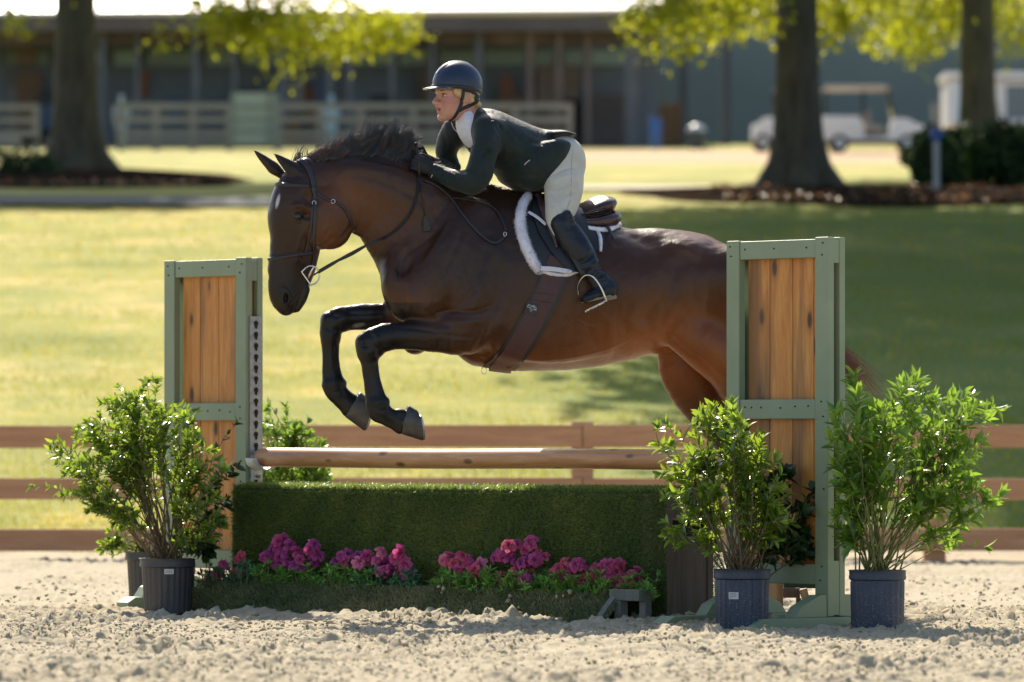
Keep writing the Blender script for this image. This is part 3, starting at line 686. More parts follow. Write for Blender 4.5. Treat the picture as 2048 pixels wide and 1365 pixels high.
def tmesh(i, k):
    if (i, k) not in TME:
        v, f, a = TPL[i]; me = bpy.data.meshes.new('blossom'); me.from_pydata(v.tolist(), [], f)
        me.polygons.foreach_set('use_smooth', [True] * len(f)); at = me.attributes.new('tint', 'FLOAT', 'POINT'); at.data.foreach_set('value', a.astype(np.float32))
        me.materials.append(PM[k]); TME[(i, k)] = me
    return TME[(i, k)]
def line_s(px, o):                   # position along the jump line for a picture column
    k = (px - 1024) / F; return (k * (LW[1] + NV[1] * o) - LW[0] - NV[0] * o) / (U[0] - U[1] * k)
FL = [((455, 1138), [(436, 1150), (447, 1130), (470, 1148), (482, 1114), (460, 1160), (476, 1160)], [0, 2], 'small cluster of magenta artificial blossoms at the left end of the flower box'),
      ((580, 1110), [(553, 1085), (566, 1080), (580, 1092), (548, 1105), (565, 1104), (595, 1105), (538, 1118), (556, 1125), (573, 1122), (590, 1132), (606, 1138), (600, 1120), (618, 1100), (628, 1090), (636, 1112), (530, 1110)], [1, 1, 0], 'tallest left bunch of purple magenta artificial blossoms against the turf wall'),
      ((705, 1120), [(682, 1112), (695, 1108), (690, 1125), (716, 1112), (715, 1138), (722, 1120), (735, 1112)], [1, 0, 0, 3], 'blossom bunch just right of the tallest left bunch, with a pale pink bloom'),
      ((785, 1118), [(745, 1112), (757, 1118), (762, 1106), (798, 1104), (808, 1122), (798, 1134), (770, 1140), (778, 1148), (815, 1142), (768, 1128)], [1, 0, 0, 3], 'magenta blossoms just left of the dark gap in the middle of the flower row'),
      ((925, 1130), [(900, 1118), (908, 1128), (924, 1114), (938, 1130), (962, 1130), (902, 1168), (950, 1142)], [0, 3, 2], 'sparse blossoms among bright ferns just right of the dark gap in the row'),
      ((1030, 1115), [(1000, 1110), (990, 1115), (1018, 1092), (1034, 1088), (1050, 1100), (1062, 1085), (1078, 1108), (1070, 1120), (1034, 1140), (1004, 1155), (1048, 1160), (1060, 1150), (1020, 1105), (1045, 1125)], [0, 1, 2], 'tallest right bunch of magenta artificial blossoms in the flower box'),
      ((1160, 1145), [(1118, 1138), (1130, 1130), (1154, 1130), (1142, 1152), (1168, 1158), (1126, 1150), (1190, 1138), (1196, 1155)], [2, 0, 2], 'bunch of pinkish red blossoms among pale leaves, second from the right end'),
      ((1245, 1145), [(1218, 1130), (1236, 1132), (1222, 1158), (1244, 1156), (1262, 1150), (1275, 1145), (1258, 1170), (1228, 1172), (1270, 1165), (1282, 1170)], [2, 0, 2], 'bunch of deep red pink blossoms at the right end of the flower box')]
for (cx, cy), bl, cols, lab in FL:
    o = .335; s = line_s(cx, o); c = J(s, o, 0); root = thing('flower_bunch', c, lab, 'artificial flowers', 'artificial flower bunches in the flower box')
    bl = bl + [(a + rng.uniform(-13, 13), b + rng.uniform(2, 13)) for a, b in bl if rng.random() < .75]
    for bx, by in bl:
        oo = .36 + rng.uniform(-.05, .05); ss = line_s(bx, oo); p = J(ss, oo, 0); p[2] = CAM_H + (870 - by) / F * p[1]
        ob = bpy.data.objects.new('blossom', tmesh(int(rng.integers(5)), int(rng.choice(cols)))); C.objects.link(ob); ob.parent = root
        ob.location = tuple(p - c); k = rng.uniform(.85, 1.25); ob.scale = (k, k, k)
        d = Vector((rng.normal() * .8, -1.0 + rng.normal() * .4, .5 + rng.normal() * .6)); ob.rotation_euler = d.to_track_quat('Z', 'Y').to_euler()
    xs_ = [b[0] for b in bl]; st = MB(); lp, ld, ln = [], [], []
    for i in range(int((max(xs_) - min(xs_) + 36) / 1.1)):
        bx = rng.uniform(min(xs_) - 18, max(xs_) + 18); oo = .38 + rng.uniform(-.06, .06); ss = line_s(bx, oo)
        b = J(ss, oo, .11); top = b + np.array([rng.normal() * .012, rng.normal() * .015, rng.uniform(.02, .13) * rng.uniform(.5, 1)])
        st.tube([b, (b + top) / 2 + rng.normal(size=3) * .003, top], .0016, 4)
        nl = 11; az = rng.random(nl) * 6.28; el = rng.uniform(-.1, 1.2, nl)
        lp.append(np.repeat(top[None], nl, 0)); ld.append(np.stack([np.cos(az) * np.cos(el), np.sin(az) * np.cos(el), np.sin(el)], 1)); ln.append(np.tile([0, -.3, 1.0], (nl, 1)) + .3 * rng.normal(size=(nl, 3)))
    build('stems', st, M_STEMG, root, True)
    pos = np.concatenate(lp); n = len(pos); v, f, a = leaf_mesh(pos, np.concatenate(ld), np.concatenate(ln), rng.uniform(.022, .045, n), rng.uniform(.006, .012, n), .1, .2)
    np_mesh('foliage', v, f, M_FERN if rng.random() < .8 else M_FERNB, root, att=a)

# ------------------------------------------------------------------ brown three board fence beyond the arena
fn = thing('rail_fence', P(1165, 1110, 38.5) * np.array([1, 1, 0]), 'brown three board wooden fence behind the jump at the foot of the grass bank', 'fence')
FY = 38.6
for px in (-950, -245, 460, 1165, 1870, 2575):
    m = MB(); X = (px - 1024) / F * FY; m.box((X, FY + .062, .47), (.075, .055, .475)); build('post', m, M_RAIL, fn, bevel=.006)
for top, bot in ((851, 896), (957, 1000), (1058, 1103)):
    for i, (a, b) in enumerate(((-950, -245), (-245, 460), (460, 1165), (1165, 1870), (1870, 2575))):
        z0 = CAM_H + (870 - bot) / F * FY; z1 = CAM_H + (870 - top) / F * FY; x0 = (a - 1024) / F * FY; x1 = (b - 1024) / F * FY
        m = MB(); m.box(((x0 + x1) / 2, FY - .012, (z0 + z1) / 2 + rng.normal() * .003), ((x1 - x0) / 2 - .003, .018, (z1 - z0) / 2)); build('board', m, M_RAIL, fn, bevel=.004)

# ------------------------------------------------------------------ trees
def m_bark():
    k = NT('bark'); v = k.coord('Object', (1, 1, .22)); n1 = k.noise(v, 9, 6, .7); n2 = k.noise(k.coord('Object'), .8, 3)
    c = k.ramp(n1, [(.35, (.035, .030, .024)), (.65, (.095, .085, .065))]); c = k.mix(k.ramp(n2, [(.45, (0, 0, 0)), (.7, (.6, .6, .6))]), c, (.075, .085, .05))
    k.set(Base_Color=c, Roughness=.95); k.bump(n1, .9, .04); return k.m
M_BARK = m_bark()
M_CROWN = leaf_mat('tree_leaf', (.05, .085, .008), (.13, .175, .014), (.27, .28, .02), .55, .45, (.78, .78, .03), .3)
def ground_at(p): return float(ground_z(p))
def tree(px, D, r, H, zc, cr, label, nl, skirts, csh=0.0, lean=0):
    X = (px - 1024) / F * D; g = ground_at(D) - .1; base = np.array([X, D, g]); root = thing('shade_tree', base, label, 'tree', 'large shade trees on the plateau')
    m = MB(); zz = [0, .3, .55, .95, 1.5, 2.3, 4, 7, 10, H * .75]
    fl = [2.25, 1.80, 1.45, 1.22, 1.10, 1.04, 1.0, .93, .75, .3]
    n = 28; ang = np.arange(n) / n * 2 * math.pi; vs_ = []
    for z, q in zip(zz, fl):
        lob = 1 + (q - 1) * .32 * np.cos(5 * ang + .7) + .03 * np.cos(3 * ang + z); vs_.append(np.stack([np.cos(ang) * r * q * lob + .03 * z * lean + X, np.sin(ang) * r * q * lob + D, np.full(n, z + g)], 1))
    m.add(np.concatenate(vs_), [(j * n + k, j * n + (k + 1) % n, (j + 1) * n + (k + 1) % n, (j + 1) * n + k) for j in range(len(zz) - 1) for k in range(n)])
    cl_c = []
    for i in range(16):                                  # limbs
        z0 = rng.uniform(3.6, H * .65); a = i * 2.4 + rng.random(); ln_ = cr * rng.uniform(.65, .95) * (1.1 - .4 * z0 / H)
        p0 = np.array([X, D, g + z0]); p1 = p0 + np.array([math.cos(a) * ln_, math.sin(a) * ln_, rng.uniform(.8, 3.0)])
        pth = bezier_path([p0, (p0 + p1) / 2 + np.array([0, 0, .8]), p1], 4); m.tube(pth, np.linspace(r * .35, .03, len(pth)), 7)
        for q in pth[4:]: cl_c.append(q)
    for sx, sy, sd_, sn, sr in skirts:                   # the low hanging boughs seen in the photograph
        p1 = P(sx, sy, D + sd_); p0 = np.array([X, D, g + max(4.5, p1[2] - g + .6)]); pth = bezier_path([p0, (p0 + p1) / 2 + np.array([0, 0, .6]), p1 + np.array([0, 0, .1])], 4)
        m.tube(pth, np.linspace(r * .22, .015, len(pth)), 6)
    build('trunk', m, M_BARK, root, True)
    pos, sz = [], []
    k = 0
    while k < nl:                                        # crown: clumps of leaves through its volume
        c = rng.normal(size=3); c /= np.linalg.norm(c); c *= rng.random() ** .45
        cc = np.array([X + csh + c[0] * cr, D + c[1] * cr, g + zc + c[2] * (H - zc)]) if c[2] > 0 else np.array([X + csh + c[0] * cr, D + c[1] * cr, g + zc + c[2] * (zc - 5.4)])
        mk_ = rng.integers(20, 60); q = cc + rng.normal(size=(mk_, 3)) * np.array([.6, .6, .4]); pos.append(q); sz.append(rng.uniform(.34, .62, mk_)); k += mk_
    for sx, sy, sd_, sn, sr in skirts:
        p1 = P(sx, sy, D + sd_)
        for _ in range(max(1, sn // 45)):
            q0 = p1 + rng.normal(size=3) * np.array([sr, sr * .8, sr * .42]); mk_ = 45
            q = q0 + rng.normal(size=(mk_, 3)) * np.array([.22, .22, .15]); pos.append(q); sz.append(rng.uniform(.09, .17, mk_))
    pos = np.concatenate(pos); sz = np.concatenate(sz); n = len(pos)
    d = rng.normal(size=(n, 3)); d[:, 2] -= .25; nr = rng.normal(size=(n, 3)) * .6 + np.array([0, 0, 1.0])
    v, f, a = leaf_mesh(pos, d, nr, sz, sz * .6, .1, .1, np.clip(.55 + .25 * rng.normal(size=n), 0, 1))
    np_mesh('crown', v, f, M_CROWN, root, att=a, smooth=False)
    return root
tree(1594, 84, .30, 21, 12.5, 7.8, 'thick shade tree with flared roots, nearest trunk on the right half', 22000,
     [(1370, 20, -2, 500, .55), (1400, 45, -1, 260, .4), (1440, 15, 1, 500, .55), (1500, 25, 1.5, 420, .45), (1345, 30, -2, 180, .35), (1405, 68, 0, 90, .2), (1710, 15, 1.5, 500, .5), (1690, 50, 1.5, 260, .35), (1740, 50, 1, 160, .3), (1650, 20, 2.5, 300, .4), (1540, 5, 2.5, 300, .5)])
tree(1955, 104, .30, 20, 12, 7.5, 'dark shade tree trunk rising behind the bushes at the right edge', 11000,
     [(1810, 30, 1, 500, .7), (1855, 15, 2, 500, .6), (1820, 75, 0, 200, .4), (1880, 80, 1.5, 160, .35), (1770, 10, 1, 400, .8), (2030, 20, 2, 500, .6), (2045, 70, 1, 160, .35), (1910, 30, 2, 300, .5), (1990, 5, 2, 400, .7)])
tree(152, 103, .36, 18, 11.5, 6.0, 'thick dark shade tree with a flared trunk at the left edge of the bank', 20000,
     [(600, 20, -6, 800, .7), (520, 30, -5, 500, .5), (455, 25, -6, 400, .4), (680, 35, -7, 500, .6), (750, 50, -7, 350, .5), (785, 60, -7, 160, .35), (480, 60, -5, 220, .4), (560, 70, -6, 260, .45), (620, 80, -6, 160, .35), (700, 75, -7, 200, .4), (10, 10, -3, 160, .4), (15, 45, -3, 60, .2)], -3.6)
tree(1090, 118, .33, 20, 13.0, 7.5, 'shade tree whose upper leaves just dip into view at the top centre', 9000,
     [(960, 3, -20, 160, .35), (1030, 0, -20, 160, .4), (1090, 8, -20, 110, .3), (1180, -8, -20, 200, .4), (1250, -6, -20, 160, .4)]) if False else None
tree(2290, 67, .32, 20, 12.5, 7.2, 'shade tree just outside the right edge whose crown shades the bank', 26000, [], -2.4)

# ------------------------------------------------------------------ beds, path, bushes on the plateau
M_MULCH = simple('mulch', (.034, .024, .017), 1.0, .5, 4, .6, 0, 0)  # dark mulch, deepened further to hold the tree shade
def patch(name, cx, cy, rx, ry, mat, lab, dz=.03, bump_=.25):
    n = 40; m = MB(); v = [np.array([cx, cy, ground_at(cy) + dz + bump_])]
    for ring, k in ((.5, .8), (.8, .45), (1.0, 0)):
        for i in range(n):
            a = i / n * 2 * math.pi; q = ring * (1 + .10 * math.sin(3 * a + cx) + .05 * math.sin(7 * a))
            y = cy + math.sin(a) * ry * q; v.append(np.array([cx + math.cos(a) * rx * q, y, ground_at(y) + dz + bump_ * k - (.08 if ring == 1 else 0)]))
    f = [(0, 1 + i, 1 + (i + 1) % n) for i in range(n)] + [(1 + r_ * n + i, 1 + (r_ + 1) * n + i, 1 + (r_ + 1) * n + (i + 1) % n, 1 + r_ * n + (i + 1) % n) for r_ in range(2) for i in range(n)]
    m.add(v, f); return tag(build(name, m, mat, None, True), lab, kind='structure')
patch('mulch_bed', -7.9, 96, 4.0, 7.5, M_MULCH, 'dark mulch bed round the left tree', .02, .22)
patch('mulch_bed', 5.0, 83, 3.4, 3.6, M_MULCH, 'dark mulch bed round the right tree', .02, .12)
patch('mulch_bed', 8.6, 85, 2.4, 3.0, M_MULCH, 'mulch bed under the bushes at the right', .025, .05)
M_PATH = simple('shaded_path', (.07, .078, .068), .9, .2, 2)  # dark colour stands in for tree shade over the path
m = MB(); xs = np.linspace(-14, -2.5, 60); v = []
for x_ in xs:
    for yy in (79.6, 81.6): y_ = yy + .25 * math.sin(x_ * .6) + .02 * x_; v.append((x_, y_, ground_at(y_) + .045))
m.add(v, [(2 * i, 2 * i + 2, 2 * i + 3, 2 * i + 1) for i in range(59)]); tag(build('path', m, M_PATH), 'narrow path along the top of the bank, darkened for tree shade', kind='structure')
m = MB(); xs = np.linspace(-1.0, 4.4, 40); v = []
for x_ in xs:
    for yy in (85.5, 88.5): y_ = yy + .3 * math.sin(x_ * 1.1 + yy); v.append((x_, y_, ground_at(y_) + .05))
m.add(v, [(2 * i, 2 * i + 2, 2 * i + 3, 2 * i + 1) for i in range(39)]); tag(build('path', m, simple('pale_dust', (.50, .43, .34), .9, .12, 3)), 'pale dusty strip of path in the sun left of the right tree', kind='structure')
# fallen leaves in the beds
x = np.concatenate([rng.uniform(3, 7, 800), rng.uniform(6, 9, 500), rng.uniform(-9, -5, 700)]); y = np.concatenate([rng.uniform(80, 86, 800), rng.uniform(80, 84, 500), rng.uniform(88, 98, 700)])
pos = np.stack([x, y, ground_z(y) + .09], 1); n = len(pos); d = rng.normal(size=(n, 3)); d[:, 2] *= .4
v, f, a = leaf_mesh(pos, d, np.tile([0, 0, 1.0], (n, 1)) + .5 * rng.normal(size=(n, 3)), rng.uniform(.06, .13, n), rng.uniform(.04, .08, n))
tag(np_mesh('fallen_leaves', v, f, leaf_mat('dry_leaf', (.12, .05, .025), (.26, .12, .06), (.40, .22, .12), .3, .35, (.4, .2, .1), .5), None, att=a), 'dry brown leaves lying in the tree beds', 'leaves', kind='stuff')
M_BUSH = leaf_mat('bush_leaf', (.012, .030, .012), (.025, .055, .02), (.05, .09, .03), .2, .5, (.1, .2, .04), .2)
def bush(X, D, rx, h, lab, n=2600):
    g = ground_at(D); root = thing('bush', (X, D, g), lab, 'bush', 'dark bushes')
    m = MB()
    for i in range(9): a = rng.random() * 6.28; m.tube([(X, D, g - .1), (X + math.cos(a) * rx * .3, D + math.sin(a) * .2, g + h * .4), (X + math.cos(a) * rx * .7, D + math.sin(a) * .4, g + h * .75)], [.03, .02, .008], 5)
    build('stems', m, M_BARK, root, True)
    c = rng.normal(size=(n, 3)); c /= np.linalg.norm(c, axis=1)[:, None]; c *= rng.random((n, 1)) ** .3; c *= (1 + .22 * np.sin(c[:, :1] * 7 + X * 3) * np.cos(c[:, 2:] * 6))
    pos = np.array([X, D, g + h * .52]) + c * np.array([rx, rx * .7, h * .5]); d = rng.normal(size=(n, 3)); nr = c + rng.normal(size=(n, 3)) * .4 + np.array([0, 0, .3])
    v, f, a = leaf_mesh(pos, d, nr, rng.uniform(.07, .13, n), rng.uniform(.05, .09, n)); np_mesh('foliage', v, f, M_BUSH, root, att=a, smooth=False)
for px, D, rx, h, lab in ((1868, 84.5, .36, .85, 'small dark bush beside the grey marker post'), (1925, 86, .55, .95, 'dark round bush just right of the grey marker post'), (2010, 85, .62, 1.05, 'large dark bush at the right edge in front of the tree trunk'), (2120, 86, .7, 1.1, 'dark bush cut by the right edge'), (1860, 90, .4, .9, 'dark bush behind the marker post')):
    bush((px - 1024) / F * D, D, rx, h, lab)
bush((30 - 1024) / F * 93, 93, .7, .55, 'low twiggy bush at the foot of the left tree', 900)
# marker post
c = P(1873, 430, 82); c[2] = ground_at(82); mp_ = thing('marker_post', c, 'slim grey metal post with a small blue top in front of the bushes', 'post')
m = MB(); m.box(c + np.array([0, 0, .42]), (.045, .03, .46)); build('post', m, simple('grey_metal', (.28, .31, .33), .5), mp_, bevel=.005)
m = MB(); m.box(c + np.array([0, 0, .93]), (.10, .05, .055)); m.box(c + np.array([0, -.005, .84]), (.06, .04, .04)); build('blue_cap', m, simple('blue_paint', (.03, .08, .30), .5), mp_, bevel=.01)
c = P(56, 350, 96); c[2] = ground_at(96); lp_ = thing('low_post', c, 'short dark post with a small box standing left of the left tree', 'post')
m = MB(); m.box(c + np.array([0, 0, .35]), (.035, .035, .4)); m.box(c + np.array([0.02, 0, .72]), (.14, .08, .05)); build('post', m, M_BARK, lp_, bevel=.01)

# ------------------------------------------------------------------ barn, arena fence and vehicles far behind
GD = 180.0; gz_b = ground_at(GD); K = GD / F
def B(px, py, D=GD): return P(px, py, D)
M_ROOF = simple('metal_roof', (.72, .66, .62), .38, .05, .5, 0, .3)
M_BDARK = simple('barn_wall', (.125, .140, .17), .8, .25, .3)  # blue-grey lift puts distant haze into the wall colour
M_BBROWN = simple('barn_brown', (.17, .12, .10), .8, .3, .5)
M_BBEAM = simple('barn_fascia', (.12, .095, .09), .8, .2, .5)
M_TEAL = simple('barn_opening', (.25, .33, .34), .6, .3, .4)
M_POSTB = simple('barn_post', (.125, .125, .135), .8, .2, 1)
BCL = [simple('stall_' + n_, c_, .8, .2, .6) for n_, c_ in (('brown', (.15, .085, .055)), ('dark', (.05, .05, .06)), ('blue', (.07, .10, .17)), ('rust', (.20, .085, .05)), ('grey', (.20, .20, .20)), ('green', (.07, .10, .08)))]
barn = thing('barn', (-6, GD, gz_b), 'long low stable barn with pale metal roof and dark open stalls behind the rider', 'barn')
x0, x1 = B(-420, 0)[0], B(1322, 0)[0]; ez = B(0, 31)[2]
m = MB(); v = [(x0, GD - 1.1, ez), (x1, GD - 1.1, ez + .14), (x1, GD + 12, ez + 3.9), (x0, GD + 12, ez + 3.9), (x1, GD + 25, ez + .1), (x0, GD + 25, ez + .1)]
v += [(a, b, c_ - .12) for a, b, c_ in v]
m.add(v, [(0, 1, 2, 3), (3, 2, 4, 5), (6, 9, 8, 7), (9, 11, 10, 8), (0, 6, 7, 1), (0, 3, 9, 6), (1, 7, 8, 2), (2, 8, 10, 4), (3, 5, 11, 9), (4, 10, 11, 5)])
for xx in np.arange(x0 + .2, x1 - .1, .6):
    m.box(((xx), GD + 5.45, ez + 2.02), (.02, 6.62, .02), np.array([[1, 0, 0], [0, .9603, .279], [0, -.279, .9603]]))
build('roof', m, M_ROOF, barn)
m = MB(); m.box(((x0 + x1) / 2, GD - .9, ez - .32), ((x1 - x0) / 2, .08, .24)); build('fascia', m, M_BBEAM, barn)
m = MB(); m.box(((x0 + x1) / 2, GD + .3, B(0, 73)[2]), ((x1 - x0) / 2 - .05, .1, .24)); build('beam', m, M_BBROWN, barn)
m = MB(); m.box(((x0 + x1) / 2, GD + 3.2, (B(0, 30)[2] + gz_b) / 2), ((x1 - x0) / 2, .1, (B(0, 30)[2] - gz_b) / 2)); build('wall', m, M_BDARK, barn)
for px in (-10, 118, 206, 275, 392, 470, 563, 660, 700, 785, 865, 958, 1060, 1118, 1175, 1275):
    w = rng.uniform(.06, .13); m = MB(); m.box((B(px, 0)[0], GD - .1, (ez + gz_b) / 2 - .2), (w, .14, (ez - gz_b) / 2)); build('post', m, M_POSTB if rng.random() < .6 else M_BBROWN, barn)
for a, b in ((0, 80), (125, 195), (215, 265), (285, 380), (402, 460), (480, 553), (573, 650), (710, 775), (795, 855), (875, 948), (968, 1050), (1070, 1108), (1130, 1168), (1185, 1265)):
    m = MB(); p, q = B(a, 118), B(b, 88); m.box(((p[0] + q[0]) / 2, GD + 3.02, (p[2] + q[2]) / 2), ((q[0] - p[0]) / 2, .06, (q[2] - p[2]) / 2)); build('window', m, M_TEAL, barn)
for a, b, t_, u_, mt in ((1075, 1160, 120, 292, M_BBROWN), (1120, 1165, 190, 292, M_BBEAM), (1175, 1262, 180, 294, M_BBEAM), (15, 60, 60, 120, M_BBROWN), (830, 890, 120, 290, M_BBEAM)):
    m = MB(); p, q = B(a, u_), B(b, t_); m.box(((p[0] + q[0]) / 2, GD + 2.6, (p[2] + q[2]) / 2), ((q[0] - p[0]) / 2, .06, (q[2] - p[2]) / 2)); build('stall_door', m, mt, barn)
br2 = np.random.default_rng(5)
for i in range(34):
    a = br2.uniform(0, 1240); w = br2.uniform(12, 55); t_ = br2.uniform(125, 235); u_ = min(294, t_ + br2.uniform(25, 150)); p, q = B(a, u_), B(a + w, t_)
    m = MB(); m.box(((p[0] + q[0]) / 2, GD + 2.3 + .02 * i, (p[2] + q[2]) / 2), ((q[0] - p[0]) / 2, .05, (q[2] - p[2]) / 2)); build('stall_door' if i % 2 else 'hanging_gear', m, BCL[i % 6], barn)
m = MB(); p, q = B(1225, 300), B(1300, 40); m.box(((p[0] + q[0]) / 2, GD - .3, (p[2] + q[2]) / 2), ((q[0] - p[0]) / 2 * .35, .2, (q[2] - p[2]) / 2)); build('corner_post', m, M_POSTB, barn)
# the large plain grey green shed to the right
shed = thing('metal_shed', (12, 205, ground_at(205)), 'large plain grey green shed filling the background on the right', 'shed')
M_SHED = simple('shed_wall', (.195, .225, .205), .75, .18, .12)  # wall colour lightened to hold some of the distant haze
gs = ground_at(205); m = MB(); m.box((17, 210, gs + 5), (14.5, 5, 5.4)); build('wall', m, M_SHED, shed)
m = MB(); m.add([(2.2, 204.4, gs + 10.2), (32, 204.4, gs + 10.2), (32, 210, gs + 12), (2.2, 210, gs + 12), (2.2, 215.6, gs + 10.2), (32, 215.6, gs + 10.2)], [(0, 1, 2, 3), (3, 2, 5, 4)]); build('roof', m, M_ROOF, shed)
for px in (1366, 1452):
    m = MB(); m.box((B(px, 0, 190)[0], 190, ground_at(190) + 2.1), (.14, .14, 2.7)); build('post', m, simple('slate_post', (.085, .09, .115), .8), shed)
m = MB(); a, b = B(1330, 0, 190)[0], B(1560, 0, 190)[0]; m.box(((a + b) / 2, 190, ground_at(190) + 4.85), ((b - a) / 2, .15, .25)); build('beam', m, M_BBROWN, shed)

def rails(pxs, D, zt, lab, ys_, wide=.09):
    xx = [B(p, 0, D)[0] for p in pxs]; g = ground_at(D); root = thing('paddock_fence', ((xx[0] + xx[-1]) / 2, D, g), lab, 'fence', 'pale paddock fences by the barn')
    for p in xx: m = MB(); m.box((p, D, g + .66), (wide, .07, .70)); build('post', m, M_PFEN, root)
    for t_, u_ in ys_:
        z1, z0 = B(0, t_, D)[2], B(0, u_, D)[2]; m = MB(); m.box(((xx[0] + xx[-1]) / 2, D - .09, (z0 + z1) / 2), ((xx[-1] - xx[0]) / 2 + wide, .02, (z1 - z0) / 2)); build('rail', m, M_PFEN, root)
M_PFEN = simple('pale_fence', (.22, .21, .19), .8, .15, .5)
rails([240, 312, 385, 458, 555, 640, 720, 827, 925, 1030, 1140], 165, 0, 'pale weathered board fence in front of the barn', ((207, 220), (234, 246), (262, 274), (281, 291)))
rails([-260, -150, -40, 72], 165.5, 0, 'short length of pale board fence left of the left tree', ((209, 221), (236, 247), (262, 290)))
rails([1560, 1870, 1990, 2150, 2300], 158, 0, 'low pale fence behind the vehicles at the right', ((262, 272), (280, 290)))
c = B(508, 290, 163); g = ground_at(163); sg_ = thing('notice_board', (c[0], 163, g), 'tall pale green gate panel in the fence by the barn', 'panel')
m = MB(); p, q = B(463, 290, 163), B(556, 186, 163); m.box((c[0], 163, (p[2] + q[2]) / 2), ((q[0] - p[0]) / 2, .04, (q[2] - p[2]) / 2)); build('panel', m, simple('pale_green_panel', (.28, .33, .29), .7, .15, .6), sg_)
m = MB()
for t_ in (215, 240, 262): z = B(0, t_, 163)[2]; m.box((c[0], 162.94, z), ((q[0] - p[0]) / 2, .02, .05))
for t_ in (466, 538, 553): m.box((B(t_, 0, 163)[0], 162.92, (p[2] + q[2]) / 2), (.04, .02, (q[2] - p[2]) / 2))
build('frame', m, simple('panel_frame', (.18, .21, .19), .7), sg_)
# barrel, crates
c = B(1311, 295, 172); g = ground_at(172); br = thing('barrel', (c[0], 172, g), 'blue plastic barrel at the corner of the barn', 'barrel')
m = MB(); m.lathe([(.001, 0), (.16, 0), (.175, .06), (.175, .42), (.185, .45), (.175, .48), (.175, .88), (.16, .94), (.001, .95)], (c[0], 172, g), 20); build('body', m, simple('blue_plastic', (.035, .11, .33), .4), br, True)
m = MB(); m.lathe([(.10, .945), (.10, .965), (.001, .965)], (c[0], 172, g), 16); build('lid', m, M_BLACK, br, True)
c = B(1335, 240, 185); g = ground_at(185)
bx = thing('wooden_crate', (c[0], 185, g), 'orange brown wooden stack behind the blue barrel', 'crate'); m = MB()
for i in range(5): m.box((c[0], 185, g + .12 + i * .28), (.45, .3, .12))
for sx in (-.42, .42): m.box((c[0] + sx, 184.66, g + .7), (.04, .03, .7))
build('slats', m, simple('orange_wood', (.22, .12, .06), .8), bx)
c = B(1393, 295, 172); g = ground_at(172); bn = thing('waste_bin', (c[0], 172, g), 'squat dark bin with a pale domed lid beside the barn', 'bin')
m = MB(); m.lathe([(.22, 0), (.28, .5), (.28, .55)], (c[0], 172, g), 20); build('body', m, simple('dark_bin', (.05, .06, .07), .6), bn, True)
m = MB(); m.lathe([(.29, .55), (.27, .66), (.12, .74), (.001, .76)], (c[0], 172, g), 20); build('lid', m, simple('pale_lid', (.5, .5, .48), .4), bn, True)
# people by the barn: two tiny blurred figures
def far_person(px, D, h, top, legs, lab):
    X = B(px, 0, D)[0]; g = ground_at(D); root = thing('person', (X, D, g), lab, 'person', 'people standing near the barn'); s = h / 1.7
    m = MB(); prf = [((0, .0), .001), ((0, .02), .09)]
    m.tube([(X, D, g + z * s) for z in (.75, .95, 1.1, 1.3, 1.42, 1.47, 1.52, 1.56, 1.62, 1.70, 1.74)], np.array([.14, .15, .14, .18, .17, .07, .055, .08, .095, .08, .02]) * s, 12, flat=.62)
    for sg in (-1, 1):
        m.tube([(X + sg * .09 * s, D, g + z * s) for z in (.85, .5, .1, .0)], np.array([.09, .065, .045, .05]) * s, 8)
        m.tube([(X + sg * .19 * s, D, g + 1.38 * s), (X + sg * .24 * s, D, g + 1.1 * s), (X + sg * .22 * s, D - .1, g + .85 * s)], np.array([.055, .045, .03]) * s, 8)
    build('body', m, top, root, True)
far_person(243, 172, 1.6, simple('pale_shirt', (.32, .38, .42), .8), None, 'blurred standing person in a pale top beside the barn, right of the left tree')
far_person(663, 170, 1.6, simple('blue_shirt', (.22, .36, .50), .8), None, 'blurred standing person in a light blue top behind the paddock fence')
